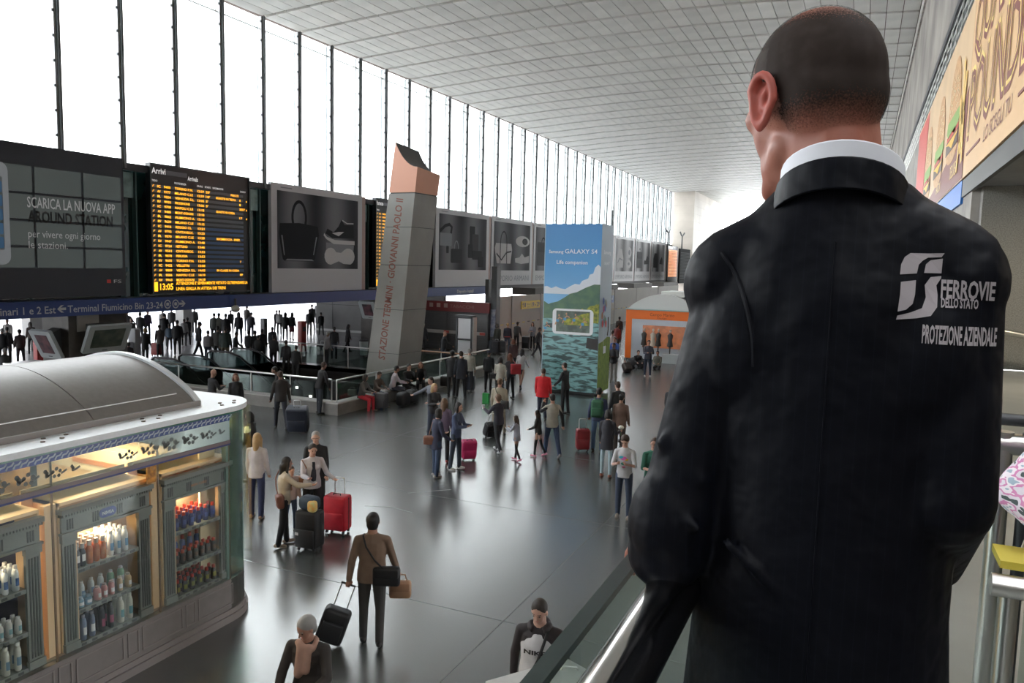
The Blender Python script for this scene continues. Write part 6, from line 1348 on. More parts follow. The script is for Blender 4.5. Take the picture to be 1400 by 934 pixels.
def hoodie(t, M, HMt, J, ms):
    at = J['at']; q = MB(M); q.rings([(at(-.11), .216, .156, J['FRM']), (at(.03), .212, .154, J['FRM']), (at(.17), .19, .138, J['FRM']), (at(.33), .198, .142, J['FRM']), (at(.41), .160, .130, J['FRM']), (at(.47), .10, .098, J['FRM'])], 18)
    skin(q, 'pale_front', cm('cloth', (.50, .49, .50)), t, .013, 2)
    q = MB(M); q.tube([at(.52, .095 * math.sin(a), .0 - .09 * math.cos(a)) + Vector((0, 0, -.02 * abs(math.cos(a)))) for a in [-2.6 + i * .4 for i in range(14)]], .038, 8).ell(at(.50, 0, -.10), (.10, .05, .08)); skin(q, 'hood', cm('cloth', (.025, .018, .02)), t, .012, 2)
    v, f = glyphs('NIKE', .03); v = np.array(v); x = (v[:, 0] - v[:, 0].mean()) / (v[:, 0].max() - v[:, 0].min()) * -.23; z = v[:, 1] / .72 * .045
    MB(M).add([tuple(at(.27, a, .155) + Vector((0, -.10 * (a / .18) ** 2 * .35, b))) for a, b in zip(x, z)], f).build('chest_lettering', M_black, t)
    MB(M).tube([at(.50, -.10, .06), at(.40, -.075, .142), at(.22, -.02, .158), at(.05, .06, .166), at(-.08, .13, .148)], .016, 6).build('bag_strap', M_black, t, True)
    MB(M).box(-.055, .005, .185, .195, 1.10, 1.14).build('strap_buckle', M_steel, t)
person((-2.76, 6.94), 1.76, 192, 'man in a grey and black hooded sweatshirt reading NIKE, strap across', (.022, .016, .018), JN, ('short', 'dbr'), 'l', arms=((-10, 14, 6, 4), (-10, 14, 6, 4)), lean=2, head=(8, 14), det=3, style='jacket', build_=1.15, extra=hoodie)
# group with the red suitcase
p = person((-9.14, 10.45, 1.5), 1.62, 80, 'woman in a beige jacket with long black hair beside the red suitcase', (.42, .37, .30), BK, ('long', 'blk'), 'm', (.30, .24, .18), 'f', arms=((30, 8, 50, 0), (48, 8, 42, 4)), legs=((6, 2), (-6, 6)), det=3)
crossbody(p, 1, 'brown shoulder bag of the woman with long black hair', (.16, .06, .04), .22, .24, True)
p = person((-9.28, 11.4), 1.66, 165, 'woman in a white cardigan and dark top holding the red suitcase handle', (.50, .47, .50), BK, ('short', 'dbr'), 'l', (.02, .02, .02), 'f', arms=((22, 18, 50, 20), (22, 8, 70, -10)), head=(0, 8), det=3, build_=1.12,
       extra=lambda t, M, H_, J, ms: skin(MB(M).rings([(J['at'](.05), .10, .138, None), (J['at'](.33), .09, .140, None), (J['at'](.45), .06, .122, None)], 12), 'dark_top', cm('cloth', (.02, .025, .04)), t, .013, 2))
handbag(tuple(p['pel'] + Vector((-.22, -.10, .02))), .3, 'brown cross strap bag of the woman in the white cardigan', (.25, .12, .07), .2, .2, .1, strap=[p['sr'] + Vector((0, -.05, .05)), p['chest'] + Vector((0, -.17, 0)), p['pel'] + Vector((-.16, -.15, .1))])
person((-9.62, 11.94), 1.76, 185, 'grey-haired man in a black shirt and glasses behind the white cardigan', BK, BK, ('short', 'gry'), 'l', det=2, extra=lambda t, M, H_, J, ms: MB(H_).tube([(-.075, .03, 0), (-.05, .094, 0), (0, .10, .003), (.05, .094, 0), (.075, .03, 0)], .004, 6).build('glasses', M_black, t))
person((-9.56, 11.12), 1.25, 150, 'child standing between the two women by the red suitcase', (.30, .22, .20), JN, ('short', 'brn'), 'l', det=1)
person((-10.61, 11.36), 1.70, 20, 'blonde woman in a white coat and navy trousers by the kiosk corner', (.52, .50, .54), (.02, .03, .09), ('long', 'bln'), 'l', (.35, .22, .14), 'f', det=2, style='jacket', hem=-.14, legs=((3, 3), (-6, 3)))
person((-12.54, 13.28), 1.62, 300, 'dark-haired woman half hidden behind the kiosk corner', BK, BK, ('curly', 'blk'), 'l', sex='f', det=1)
suitcase((-8.72, 11.45), .15, 'tall red suitcase with silver handle beside the two women', (.50, .012, .03), .46, .30, .66, handle=.32)
suitcase((-8.6, 10.5), .1, 'tall black suitcase with a paper tag beside the red one', (.012, .012, .014), .44, .30, .66, handle=.2)
b = (-8.6, 10.5)
t = thing('travel_bag', (b[0], b[1] + .02, .74), 'dark bag with an orange and yellow scarf lying on the black suitcase', 'bag')
MB().rbox((b[0], b[1], .86), (.34, .26, .24), .08, 4).build('body', cm('bag', (.03, .05, .08), .6), t, True); MB().rbox((b[0] + .14, b[1] - .10, .84), (.16, .14, .20), .05, 3).build('scarf', mat('scarf_orange', (.75, .33, .05), .6, noise=.6, scale=14, col2=(.55, .55, .25)), t, True)
MB().rbox((b[0] - .12, b[1] - .21, .34), (.07, .012, .05), .004, 1).build('paper_tag', mat('tag_white', (.6, .6, .62), .5), t)
# --- centre
p = person((-9.02, 15.64, 1.6), 1.66, 60, 'woman in a navy coat and jeans with a brown bag, left of the pair', (.03, .035, .07), JN, ('bob', 'blk'), 'l', (.35, .33, .32), 'f', arms=((10, 12, 70, -20), (5, 14, 50, 6)), style='jacket', hem=-.22, det=2)
handbag(tuple(p['pel'] + Vector((-.15, -.10, 0))), .4, 'brown leather handbag of the woman in the navy coat', (.22, .10, .07), .27, .22, .12, strap=[p['sl'] + Vector((-.02, 0, .06)), p['pel'] + Vector((-.15, -.10, .12))])
person((-8.93, 16.45, 1.61), 1.70, 120, 'woman in a blue quilted jacket with black hair, right of the pair', (.06, .08, .15), (.03, .04, .06), ('bob', 'blk'), 'l', (.45, .42, .38), 'f', K(FRN)['arms'], det=2, legs=((4, 3), (-5, 3)))
person((-9.56, 16.93), 1.66, 10, 'woman in a mauve top with reddish hair behind the pair', (.16, .12, .19), BK, ('long', 'lbr'), 'l', (.5, .08, .08), 'f', det=2)
person((-11.0, 18.87), 1.68, 150, 'woman with curly blonde hair in a black jacket', (.03, .03, .035), (.03, .04, .07), ('curly', 'bln'), 'l', (.4, .35, .3), 'f', FRN['arms'], det=2)
person((-11.62, 19.84), 1.70, 230, 'woman with tied dark hair stretching one arm out to the left', (.13, .14, .17), (.03, .04, .07), ('tail', 'dbr'), 'l', (.02, .02, .02), 'f', ((20, 10, 40, 0), (42, 45, 6, 50)), det=2)
suitcase((-9.13, 17.5), .7, 'bright pink trolley suitcase behind the woman in blue', (.50, .02, .12), .40, .25, .48, tilt=14, handle=.0)
p = person((-8.79, 18.61, 1.52), 1.62, 320, 'blond boy in a dark tracksuit walking with a white cup', (.035, .035, .05), (.02, .02, .025), ('full', 'lbr'), 'l', (.5, .5, .52), arms=((40, 10, 70, -5), (35, 10, 60, -10)), legs=((-10, 16), (16, 6)), det=2)
t = thing('paper_cup', tuple(p['wl'] + Vector((0, 0, .0))), 'white paper cup held by the blond boy in the tracksuit', 'cup'); MB().lathe(tuple(p['wl'] + Vector((0, 0, -.03))), [(.03, 0), (.04, .11)], 10).build('body', mat('cup_white', (.7, .7, .7), .5), t, True)
p = person((-9.67, 20.47), 1.76, 15, 'bald-headed man in a beige jacket with a dark shoulder bag', (.40, .36, .28), (.30, .26, .20), ('short', 'lbr'), 'm', BR, det=2, style='jacket', hem=-.18, build_=1.08, arms=((4, 10, 20, 4), (4, 10, 20, 4)), legs=((-10, 20), (20, 5)))
crossbody(p, 1, 'dark shoulder bag of the man in the beige jacket', (.03, .03, .03), .26, .26)
suitcase((-9.85, 20.17), 1.0, 'black trolley suitcase rolling behind the blond boy', BK, .38, .25, .40, tilt=24, handle=.3)
person((-7.96, 17.99, 1.21), 1.21, 300, 'little girl in a pale grey jacket and pink trainers', (.36, .37, .44), BK, ('long', 'brn'), 'l', (.75, .25, .38), 'f', arms=((30, 8, 80, -12), (30, 8, 80, -12)), bottom='leggings', legs=((-6, 20), (10, 4)), det=2, style='jacket', hem=-.16, build_=.95)
person((-7.65, 18.7, 1.26), 1.26, 290, 'little girl in black with pink trainers walking beside the man', (.02, .02, .02), BK, ('long', 'dbr'), 'l', (.75, .25, .38), 'f', arms=((10, 8, 60, -5), (10, 8, 60, -5)), bottom='leggings', legs=((8, 4), (-10, 16)), det=2, build_=.95)
person((-7.33, 18.89, 1.83), 1.74, 345, 'man in a beige vest and jeans talking on the phone', (.33, .31, .27), (.03, .05, .11), ('short', 'blk'), 'm', (.35, .33, .32), arms=((55, 16, 105, -18), (-18, 16, 12, 8)), legs=((22, 8), (-20, 16)), det=2,
       extra=lambda t, M, H_, J, ms: [skin(MB(M).cap(J['sh'][s] - J['up'] * .02, J['el'][s], .060, .055).cap(J['el'][s], J['wr'][s] - J['fd'][s] * .01, .055, .045), 'sleeve', cm('cloth', BK), t, .015, 1) for s in (-1, 1)])
person((-9.48, 23.46), 1.70, 10, 'stout person in a bright red jacket by the tower', (.62, .012, .02), (.02, .025, .05), ('short', 'brn'), 'm', BK, sex='m', det=2, hem=-.18, build_=1.25)
person((-9.13, 24.67, 1.92), 1.80, 300, 'man in a black jacket standing before the tower, looking left', (.022, .024, .028), BK, ('short', 'dbr'), 'l', BK, arms=((20, 8, 30, -4), (2, 8, 10, 2)), det=2)
# --- right of centre
p = person((-6.43, 20.06, 1.83), 1.78, 10, 'man with a green rucksack and blue jacket beside the dark red suitcase', (.04, .055, .12), (.06, .11, .20), ('short', 'blk'), 'm', BK, det=2, arms=((4, 16, 20, 8), (4, 10, 14, 4)))
backpack(p, 'dark green rucksack on the back of the man in blue', (.02, .10, .05), 1.1)
suitcase((-6.79, 19.86), .5, 'dark red trolley suitcase beside the man with the green rucksack', (.22, .012, .02), .38, .30, .56, handle=.28)
person((-6.3, 21.51), 1.78, 330, 'man in a black jacket with short hair behind the woman in brown', BK, BK, ('short', 'brn'), 'l', det=2)
person((-5.81, 20.1), 1.66, 15, 'woman in a brown jacket with dark tied hair', (.14, .085, .065), (.05, .035, .03), ('bun', 'blk'), 'm', BK, 'f', det=2, hem=-.16, build_=1.1)
p = person((-5.42, 17.67, 1.6), 1.66, 15, 'woman in a dark blazer and pale jeans seen from behind', (.022, .022, .032), (.34, .44, .50), ('bob', 'blk'), 'm', (.18, .05, .03), 'f', arms=((4, 8, 20, 2), (20, 8, 70, 10)), bottom='leggings', legs=((2, 2), (-4, 2)), det=2, hem=-.22)
t = thing('white_flower', tuple(p['wr'] + Vector((0, 0, .05))), 'white flower posy held by the woman in the dark blazer', 'flower'); MB().ell(tuple(p['wr'] + Vector((0, 0, .10))), (.07, .07, .05)).build('bloom', mat('flower_white', (.7, .68, .6)), t, True); MB().tube([p['wr'] + Vector((0, 0, -.1)), p['wr'] + Vector((0, 0, .08))], .008).build('stem', mat('stem_green', (.05, .15, .04)), t)
def tee(t, M, H_, J, ms):
    at = J['at']
    for (a, b, c, r) in (((0, .33, 0), (.72, .15, .45), 0, .055), ((.05, .35, 0), (.05, .45, .60), 0, .04), ((-.05, .31, 0), (.75, .50, .05), 0, .035), ((.0, .22, 0), (.05, .30, .20), 0, .045), ((.0, .15, 0), (.65, .18, .3), 0, .03)):
        MB(M).ell(at(a[1], a[0], .117), (r * 1.3, .006, r * .7)).build('shirt_print', cm('print', b), t, True)
person((-4.17, 14.88, 1.69), 1.74, 190, 'boy in a white T-shirt with a colourful print looking at his hands', (.52, .52, .55), (.035, .05, .09), ('full', 'brn'), 'l', (.25, .20, .17), arms=((18, 12, 92, -30), (18, 12, 92, -30)), head=(0, 32), det=3, style='shirt', sleeve='short', extra=tee)
person((-3.62, 15.0), 1.72, 165, 'boy in a green checked shirt over a grey T-shirt, with glasses', (.025, .13, .09), (.02, .02, .03), ('full', 'brn'), 'l', BK, arms=((10, 14, 95, 12), (14, 12, 80, -24)), head=(30, 0), det=3, style='jacket', sleeve='short',
       extra=lambda t, M, H_, J, ms: [skin(MB(M).rings([(J['at'](-.06), .09, .142, None), (J['at'](.33), .085, .142, None), (J['at'](.46), .06, .122, None)], 12), 'grey_shirt', mat('grey_print_shirt', (.35, .36, .38), .7, noise=.4, scale=12, col2=(.10, .20, .16)), t, .012, 2),
                                      MB(H_).tube([(-.075, .03, 0), (-.05, .094, 0), (0, .10, .003), (.05, .094, 0), (.075, .03, 0)], .004, 6).build('glasses', M_black, t)])
# --- beyond the tower on the right
p = person((-9.84, 32.68, 1.71), 1.78, 200, 'man in a black jacket and grey trousers pulling a dark trolley bag', (.03, .03, .035), (.30, .28, .26), ('short', 'dbr'), 's', (.4, .38, .36), arms=FRN['arms'], det=1)
suitcase((-10.19, 36.36), .8, 'dark round trolley bag tilted on its handle near the orange kiosk', (.05, .035, .03), .42, .30, .42, tilt=-38, handle=.5)
person((-10.73, 35.71), 1.75, 200, 'man in a blue shirt half hidden behind the tower edge', (.03, .07, .25), BK, ('short', 'brn'), 'm', det=1)
person((-12.0, 39.36), 1.75, 20, 'person in a pale pink top behind the man in the blue shirt', (.35, .28, .27), BK, ('short', 'brn'), 'm', det=0)
person((-14.83, 50.2), 1.80, 10, 'dark dressed person standing by the hoarding right of the tower', (.02, .02, .02), BK, ('short', 'blk'), 's', det=0)
person((-13.18, 44.21), 1.75, 30, 'person in a dark red top by the hoarding right of the tower', (.12, .02, .02), BK, ('short', 'blk'), 's', det=0)
person((-8.99, 35.39, 1.64), 1.74, 170, 'man in a dark waistcoat and jeans standing before the orange kiosk', (.06, .065, .09), (.015, .03, .06), ('short', 'dbr'), 'm', (.5, .48, .46), arms=FRN['arms'], legs=((4, 3), (-3, 3)), det=1)
person((-10.26, 38.24), 1.7, 165, 'person in black sitting on the floor by the orange kiosk', BK, BK, ('short', 'dbr'), 'l', det=1, **K(SIT, sit=.16, legs=((80, 150), (75, 145)), lean=10))
person((-9.28, 38.58), 1.72, 190, 'person in a grey jacket sitting on the floor reading before the kiosk', (.16, .155, .13), BK, ('short', 'dbr'), 'm', det=1, **K(SIT, sit=.16, legs=((70, 140), (85, 150)), lean=14))
for i, (px, py, w_) in enumerate(((-10.5, 38.41)+(.9,), (-10.07, 38.37)+(.7,))):
    t = thing('travel_bag', (px, py, 0), ('large black soft bag on the floor left of the sitting person in black', 'second black soft bag leaning beside the man in the waistcoat')[i], 'bag')
    MB().rbox((px, py - .1, .22), (w_ * .8, .45, .42), .14, 4).build('body', cm('bag', BK, .6), t, True); MB().tube([(px - .2, py - .1, .42), (px, py - .1, .52), (px + .2, py - .1, .42)], .02, 6).build('handle', M_black, t)
p = person((-4.99, 22.68), 1.7, 20, 'person in black mostly hidden behind the man in the suit', BK, BK, det=0)
# --- middle distance left of the tower
DM = dict(det=1)
person((-13.65, 25.46), 1.82, 350, 'man in a dark suit with short brown hair standing back to us', (.02, .024, .035), BK, ('short', 'dbr'), 'l', det=1, hem=-.2, legs=((12, 4), (-12, 6)))
person((-14.14, 25.61), 1.80, 20, 'tall person in black with black hair left of the man in the suit', BK, BK, ('full', 'blk'), 's', det=1, hem=-.2)
person((-14.09, 26.95), 1.74, 10, 'grey-haired man in a pale jacket behind the man in the suit', (.36, .35, .30), (.03, .03, .04), ('short', 'gry'), 'l', det=1)
suitcase((-14.11, 27.13), .2, 'dark blue-grey suitcase standing behind the man in the suit', (.06, .07, .10), .36, .25, .55, handle=.3)
handbag((-15.16, 26.89, 0.35), .2, 'black bag hanging beside the tall person in black', BK, .35, .4, .18)
person((-13.51, 27.52, 1.28), 1.66, 15, 'person in black with a dark blue cap', BK, BK, ('short', 'blk'), 's', det=1, extra=lambda t, M, H_, J, ms: MB(H_).ell((0, 0, .05), (.09, .105, .07)).build('cap', mat('cap_blue', (.02, .03, .08), .6), t, True))
p = person((-12.06, 25.55), 1.70, 10, 'woman in a white quilted jacket with dark hair', (.46, .44, .38), BK, ('bob', 'blk'), 'm', sex='f', det=2)
handbag(tuple(p['pel'] + Vector((-.25, 0, .05))), .2, 'black shoulder bag of the woman in the white jacket', BK, .28, .22, .12, strap=[p['sl'] + Vector((0, 0, .06)), p['pel'] + Vector((-.26, 0, .16))])
p = person((-12.04, 26.44, 1.84), 1.74, 320, 'woman with long reddish hair and wide black trousers', (.03, .03, .04), BK, ('long', 'red'), 'l', sex='f', det=2, arms=((20, 10, 50, -5), (10, 8, 60, -10)))
handbag(tuple(p['pel'] + Vector((.24, -.04, .22))), .6, 'big red bag on the shoulder of the woman with reddish hair', (.35, .02, .03), .40, .40, .16, strap=[p['sr'] + Vector((0, 0, .06)), p['pel'] + Vector((.24, 0, .40))])
person((-12.76, 29.1, 1.85), 1.68, 20, 'woman in a white top and short dark skirt walking off', (.42, .40, .40), (.03, .03, .035), ('long', 'blk'), 'm', sex='f', det=1, bottom='shorts', **WK2)
person((-14.68, 32.5), 1.65, 0, 'person with dark red hair just behind the woman in the white top', (.05, .02, .02), BK, ('bob', 'red'), 'm', sex='f', det=0)
person((-20.02, 40.46, 1.61), 1.61, 300, 'fair-haired person in a pale beige jacket beside the dark column', (.36, .33, .27), BK, ('short', 'lbr'), 'l', det=1)
person((-19.0, 39.83, 1.57), 1.7, 330, 'person in dark green standing between the beige jacket and the belted one', (.04, .045, .035), BK, ('bob', 'dbr'), 's', det=0)
p = person((-18.54, 40.17, 1.66), 1.75, 10, 'blond person in a dark sweater with a red belt', (.02, .022, .04), (.05, .07, .11), ('short', 'bln'), 'l', det=1, extra=lambda t, M, H_, J, ms: MB(M).rings([(J['at'](.0), .186, .138, None), (J['at'](.04), .184, .136, None)], 14).build('belt', mat('belt_red', (.45, .03, .03), .5), t))
person((-18.89, 42.27, 1.47), 1.7, 20, 'dark grey dressed person leaning towards the hoarding', (.06, .06, .06), BK, ('short', 'blk'), 's', det=0, lean=12)
person((-18.08, 42.87, 1.75), 1.68, 200, 'woman with long brown hair in a pale grey coat by the hoarding', (.20, .21, .25), BK, ('long', 'brn'), 'l', sex='f', det=1, arms=FRN['arms'])
person((-16.23, 39.26, 1.68), 1.75, 110, 'man in black walking right towards the tower', (.05, .055, .065), BK, ('short', 'blk'), 's', det=1, **WK)
suitcase((-18.41, 42.63), .1, 'black suitcase standing against the hoarding', BK, .5, .3, .72, handle=0)
suitcase((-19.75, 40.2), .1, 'grey-blue suitcase beside the fair-haired person', (.08, .09, .11), .45, .3, .6, handle=.2)
for i, (px, py) in enumerate(((-18.91, 39.45), (-18.63, 39.65))): suitcase((px, py), .2 * i, ('dark suitcase left of the red-belted person', 'dark suitcase directly behind the red-belted person')[i], (.02, .022, .03), .45, .3, .68, handle=.1)
t = thing('green_bag', (-12.34, 24.98, 0), 'bright green shopping bag on the floor by the person with the cap', 'bag'); x_, y_ = t.location[:2]; MB().rbox((x_, y_, .2), (.25, .12, .4), .01, 1).build('body', mat('bag_green', (.02, .30, .06), .5), t); MB().tube([(x_ - .07, y_, .4), (x_ - .05, y_, .5), (x_ + .05, y_, .5), (x_ + .07, y_, .4)], .008).build('handle', M_black, t)
person((-21.94, 36.39, 1.83), 1.8, 20, 'dark figure before the shutters right of the pylon', (.025, .027, .035), BK, ('short', 'gry'), 's', det=0)
person((-19.59, 31.83, 1.72), 1.74, 340, 'reddish-haired person in a dark jacket and khaki trousers by the pylon', (.04, .04, .03), (.20, .16, .10), ('short', 'red'), 'm', det=1, **WK)
person((-18.74, 33.06, 1.76), 1.78, 80, 'bald man in black walking right past the white info stand', (.02, .022, .026), (.02, .03, .05), ('bald', None), 'm', det=1, arms=((-25, 12, 15, 8), (35, 8, 25, 4)), legs=((16, 6), (-16, 14)))
# --- sitting on the plinth
p = person((-15.52, 21.69), 1.66, 125, 'woman in a grey cardigan and red trousers sitting on the plinth', (.10, .09, .08), (.55, .03, .05), ('bob', 'dbr'), 'm', (.30, .20, .15), 'f', det=2, **K(SIT, head=(-35, 10)))
handbag(tuple(p['pel'] + Vector((-.34, -.05, .08))), .3, 'white handbag on the plinth beside the red trousers', (.40, .38, .33), .32, .22, .14)
person((-15.52, 22.57), 1.66, 135, 'person in a brown jacket and blue trousers sitting beside the grey cardigan', (.10, .07, .055), (.03, .08, .22), ('short', 'brn'), 'm', (.2, .12, .08), 'f', det=2, **K(SIT, head=(10, 20)))
suitcase((-14.92, 22.05), .1, 'dark grey suitcase in front of the sitting pair', (.05, .05, .055), .42, .28, .52, handle=.1)
person((-15.52, 23.6), 1.76, 75, 'man in a pale pink shirt sitting sideways on the plinth', (.48, .42, .46), (.025, .03, .05), ('short', 'blk'), 'm', (.3, .3, .3), det=2, **K(SIT, style='shirt'))
person((-15.52, 24.6), 1.74, 150, 'person in black sitting with a hand at the chin', BK, BK, ('full', 'blk'), 'm', det=1, **K(SIT, arms=((50, 6, 110, -10), (30, 6, 60, -16))))
person((-15.52, 25.61), 1.70, 180, 'red-haired person in black, last one sitting on the plinth', BK, BK, ('bob', 'red'), 'm', det=1, **SIT)
for i, (px, py) in enumerate(((-14.59, 22.9), (-14.64, 23.55))):
    t = thing('travel_bag', (px, py, 0), ('big black bag at the feet of the man in the pink shirt', 'big black bag before the person with the hand at the chin')[i], 'bag')
    MB().rbox((px, py, .28), (.42, .5, .50), .14, 4).build('body', cm('bag', BK, .6), t, True); MB().tube([(px - .2, py, .52), (px, py, .62), (px + .2, py, .52)], .02, 6).build('handle', M_black, t)
# --- along the left part of the railing
person((-15.78, 17.94, 1.75), 1.78, 350, 'man in dark clothes walking off with a very large suitcase', (.022, .02, .02), (.018, .022, .035), ('short', 'brn'), 's', det=2, arms=((4, 12, 12, 10), (-10, 12, 6, 8)), legs=((14, 4), (-14, 16)))
suitcase((-15.06, 17.89), .5, 'very large dark blue suitcase rolled by the man by the railing', (.020, .026, .045), .62, .36, .74, tilt=18, handle=.2)
p = person((-16.23, 20.33, 1.63), 1.76, 60, 'person in dark clothes leaning at the railing corner', (.02, .02, .022), (.022, .028, .04), ('short', 'brn'), 's', det=1, lean=14)
person((-17.12, 19.76) , 1.72, 270, 'person in pale jeans bent over the railing with one foot on the plinth', (.022, .02, .02), (.26, .30, .34), ('short', 'blk'), 's', det=1, lean=40, legs=((60, 70), (0, 4)))
person((-17.91, 17.31), 1.72, 60, 'bald man in a black suit behind the kiosk roof', BK, BK, ('bald', None), 'm', det=1, arms=FRN['arms'])
person((-17.07, 17.43), 1.66, 175, 'woman in a black low-cut top behind the kiosk corner', BK, BK, ('bob', 'red'), 'm', sex='f', det=1)
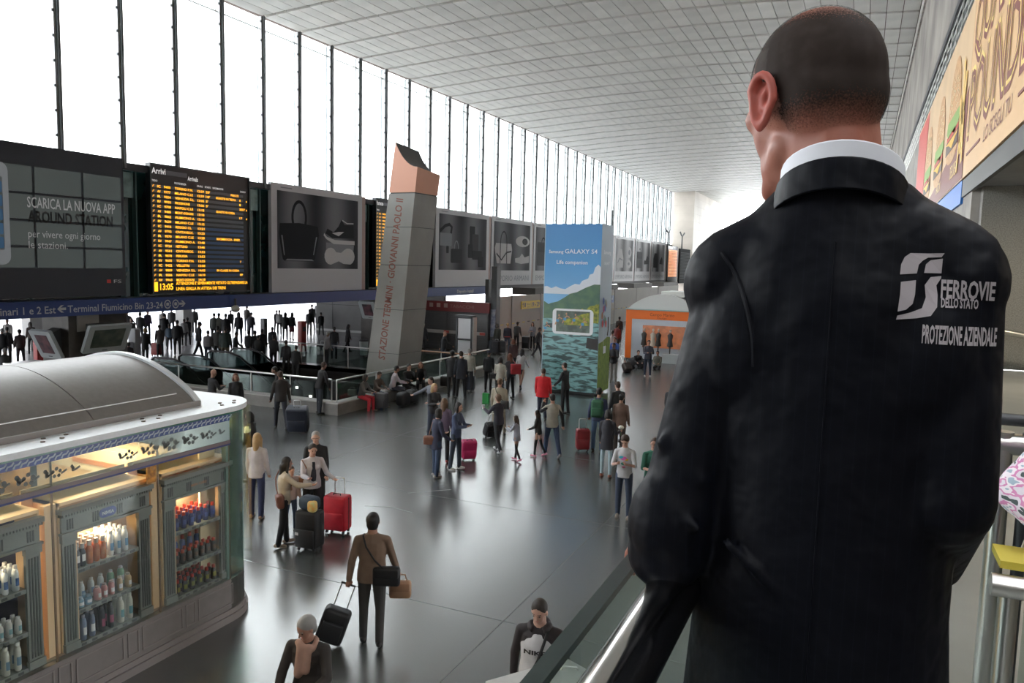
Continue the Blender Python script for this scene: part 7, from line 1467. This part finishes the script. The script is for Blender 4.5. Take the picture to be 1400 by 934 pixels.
# --- silhouettes in the bright passage: (head px, head py, height, facing, top, bottom, hair, extra, label)
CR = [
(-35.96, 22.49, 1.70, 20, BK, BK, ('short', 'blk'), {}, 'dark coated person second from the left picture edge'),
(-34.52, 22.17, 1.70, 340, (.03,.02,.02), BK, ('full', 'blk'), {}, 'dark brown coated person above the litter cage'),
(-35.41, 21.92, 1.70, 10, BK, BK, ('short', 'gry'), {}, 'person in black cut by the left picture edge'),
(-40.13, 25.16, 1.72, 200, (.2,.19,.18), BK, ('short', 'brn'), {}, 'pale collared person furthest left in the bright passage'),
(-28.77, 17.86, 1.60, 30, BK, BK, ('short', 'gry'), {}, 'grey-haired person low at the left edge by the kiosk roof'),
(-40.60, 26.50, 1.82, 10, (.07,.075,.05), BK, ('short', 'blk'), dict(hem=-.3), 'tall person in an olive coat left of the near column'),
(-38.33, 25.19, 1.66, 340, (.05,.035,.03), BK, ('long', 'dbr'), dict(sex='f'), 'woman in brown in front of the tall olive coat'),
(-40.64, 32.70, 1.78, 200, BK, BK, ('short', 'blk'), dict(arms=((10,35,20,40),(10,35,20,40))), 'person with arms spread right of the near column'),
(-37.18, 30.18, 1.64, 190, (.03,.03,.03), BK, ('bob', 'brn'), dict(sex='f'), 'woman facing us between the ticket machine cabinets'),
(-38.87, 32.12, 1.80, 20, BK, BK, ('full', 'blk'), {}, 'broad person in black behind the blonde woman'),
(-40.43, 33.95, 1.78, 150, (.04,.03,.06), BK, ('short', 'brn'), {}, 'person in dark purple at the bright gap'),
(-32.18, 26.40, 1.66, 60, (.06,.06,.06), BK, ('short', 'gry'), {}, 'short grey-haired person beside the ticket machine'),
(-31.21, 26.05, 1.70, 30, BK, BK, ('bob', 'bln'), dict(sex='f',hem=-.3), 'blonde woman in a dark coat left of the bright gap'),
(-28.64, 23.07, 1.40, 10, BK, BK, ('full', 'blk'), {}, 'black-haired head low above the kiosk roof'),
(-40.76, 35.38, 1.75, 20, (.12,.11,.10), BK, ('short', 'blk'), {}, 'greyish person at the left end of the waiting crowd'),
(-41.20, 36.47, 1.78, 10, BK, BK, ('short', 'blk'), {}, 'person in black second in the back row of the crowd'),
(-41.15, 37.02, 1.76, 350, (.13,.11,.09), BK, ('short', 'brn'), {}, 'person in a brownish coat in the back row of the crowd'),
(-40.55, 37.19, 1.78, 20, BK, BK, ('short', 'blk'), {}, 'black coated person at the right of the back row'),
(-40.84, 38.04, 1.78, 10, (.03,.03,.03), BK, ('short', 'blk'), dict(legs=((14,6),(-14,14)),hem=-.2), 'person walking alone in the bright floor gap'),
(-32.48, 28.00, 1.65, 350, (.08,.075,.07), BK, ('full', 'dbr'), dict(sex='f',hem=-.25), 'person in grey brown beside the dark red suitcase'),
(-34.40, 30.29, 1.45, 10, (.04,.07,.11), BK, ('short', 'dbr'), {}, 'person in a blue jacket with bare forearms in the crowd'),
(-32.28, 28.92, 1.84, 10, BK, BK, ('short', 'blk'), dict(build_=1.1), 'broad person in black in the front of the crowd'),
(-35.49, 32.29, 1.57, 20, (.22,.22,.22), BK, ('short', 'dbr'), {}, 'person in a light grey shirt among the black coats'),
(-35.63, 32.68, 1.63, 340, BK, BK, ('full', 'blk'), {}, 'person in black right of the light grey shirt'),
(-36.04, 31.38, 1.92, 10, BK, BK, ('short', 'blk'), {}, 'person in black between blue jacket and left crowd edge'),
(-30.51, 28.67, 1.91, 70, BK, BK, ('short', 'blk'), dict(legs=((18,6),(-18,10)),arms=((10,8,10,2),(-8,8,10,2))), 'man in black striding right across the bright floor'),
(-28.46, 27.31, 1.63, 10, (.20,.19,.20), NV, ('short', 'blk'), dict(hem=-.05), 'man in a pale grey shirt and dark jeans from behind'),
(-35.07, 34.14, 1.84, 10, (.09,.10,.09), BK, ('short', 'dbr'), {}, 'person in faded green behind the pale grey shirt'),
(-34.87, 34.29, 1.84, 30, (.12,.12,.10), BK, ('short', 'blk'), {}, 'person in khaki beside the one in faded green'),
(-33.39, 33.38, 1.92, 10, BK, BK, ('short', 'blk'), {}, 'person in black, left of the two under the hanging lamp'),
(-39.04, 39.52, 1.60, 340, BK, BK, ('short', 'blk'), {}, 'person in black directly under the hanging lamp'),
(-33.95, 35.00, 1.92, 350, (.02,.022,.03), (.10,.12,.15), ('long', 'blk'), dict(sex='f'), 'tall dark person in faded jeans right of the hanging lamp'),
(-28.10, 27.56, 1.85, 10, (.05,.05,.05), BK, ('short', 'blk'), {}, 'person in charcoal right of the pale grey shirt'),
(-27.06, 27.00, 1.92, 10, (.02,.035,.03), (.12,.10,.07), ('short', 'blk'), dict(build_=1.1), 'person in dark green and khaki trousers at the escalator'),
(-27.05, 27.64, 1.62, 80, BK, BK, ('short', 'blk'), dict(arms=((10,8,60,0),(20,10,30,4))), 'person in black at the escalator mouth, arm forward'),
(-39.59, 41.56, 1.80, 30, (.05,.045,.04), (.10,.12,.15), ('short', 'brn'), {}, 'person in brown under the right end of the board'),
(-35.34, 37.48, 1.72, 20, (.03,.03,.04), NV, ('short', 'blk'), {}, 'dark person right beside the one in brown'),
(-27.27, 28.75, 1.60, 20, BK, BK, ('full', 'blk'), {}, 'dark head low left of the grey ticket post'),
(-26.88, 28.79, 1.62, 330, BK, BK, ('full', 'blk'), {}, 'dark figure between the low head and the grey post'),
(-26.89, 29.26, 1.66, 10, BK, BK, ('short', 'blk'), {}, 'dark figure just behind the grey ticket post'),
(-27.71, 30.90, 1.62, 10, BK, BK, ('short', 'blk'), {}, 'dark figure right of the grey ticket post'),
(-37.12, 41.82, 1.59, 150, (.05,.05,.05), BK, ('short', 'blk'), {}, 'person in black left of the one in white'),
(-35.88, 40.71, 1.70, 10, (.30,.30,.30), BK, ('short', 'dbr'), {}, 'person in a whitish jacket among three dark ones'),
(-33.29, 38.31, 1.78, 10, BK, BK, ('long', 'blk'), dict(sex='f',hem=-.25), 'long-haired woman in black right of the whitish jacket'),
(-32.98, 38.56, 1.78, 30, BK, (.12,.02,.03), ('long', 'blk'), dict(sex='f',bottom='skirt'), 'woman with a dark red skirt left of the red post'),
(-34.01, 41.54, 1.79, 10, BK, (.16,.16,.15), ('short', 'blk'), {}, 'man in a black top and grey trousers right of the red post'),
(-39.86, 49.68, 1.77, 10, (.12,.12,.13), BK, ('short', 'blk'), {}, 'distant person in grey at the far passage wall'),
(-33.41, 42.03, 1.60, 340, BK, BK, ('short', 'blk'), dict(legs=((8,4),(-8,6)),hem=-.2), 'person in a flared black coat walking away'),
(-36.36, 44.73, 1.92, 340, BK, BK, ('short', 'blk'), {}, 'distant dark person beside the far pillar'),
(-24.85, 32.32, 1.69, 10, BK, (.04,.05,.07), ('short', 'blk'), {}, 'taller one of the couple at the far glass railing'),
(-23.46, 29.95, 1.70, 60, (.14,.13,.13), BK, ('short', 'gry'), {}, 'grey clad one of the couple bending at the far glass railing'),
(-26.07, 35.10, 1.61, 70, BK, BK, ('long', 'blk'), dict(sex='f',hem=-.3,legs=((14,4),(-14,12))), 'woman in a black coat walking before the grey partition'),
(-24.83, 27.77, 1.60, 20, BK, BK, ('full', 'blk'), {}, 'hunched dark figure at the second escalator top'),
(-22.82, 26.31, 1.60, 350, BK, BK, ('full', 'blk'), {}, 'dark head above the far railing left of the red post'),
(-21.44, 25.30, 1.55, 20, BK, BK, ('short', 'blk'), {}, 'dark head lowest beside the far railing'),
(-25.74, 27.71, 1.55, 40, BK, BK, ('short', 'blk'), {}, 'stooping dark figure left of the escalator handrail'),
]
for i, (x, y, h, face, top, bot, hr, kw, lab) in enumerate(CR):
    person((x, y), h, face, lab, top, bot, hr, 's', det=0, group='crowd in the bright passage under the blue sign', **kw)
suitcase((-32.87, 28.11), .2, 'dark red suitcase at the left edge of the waiting crowd', (.25, .02, .02), .45, .3, .62, handle=.4)
suitcase((-25.75, 32.45), .2, 'black suitcase before the couple at the far glass railing', BK, .5, .34, .62, handle=.2)

# ================================================================== fuse every skin in one pass
bpy.context.view_layer.update(); dg = bpy.context.evaluated_depsgraph_get()
done = []
for o, m in _bake: done.append(bpy.data.meshes.new_from_object(o.evaluated_get(dg)))
for (o, m), me in zip(_bake, done):
    o.modifiers.clear(); old = o.data; o.data = me; bpy.data.meshes.remove(old); me.name = o.name
    if not me.materials: me.materials.append(m)
bpy.data.objects.remove(_fo)
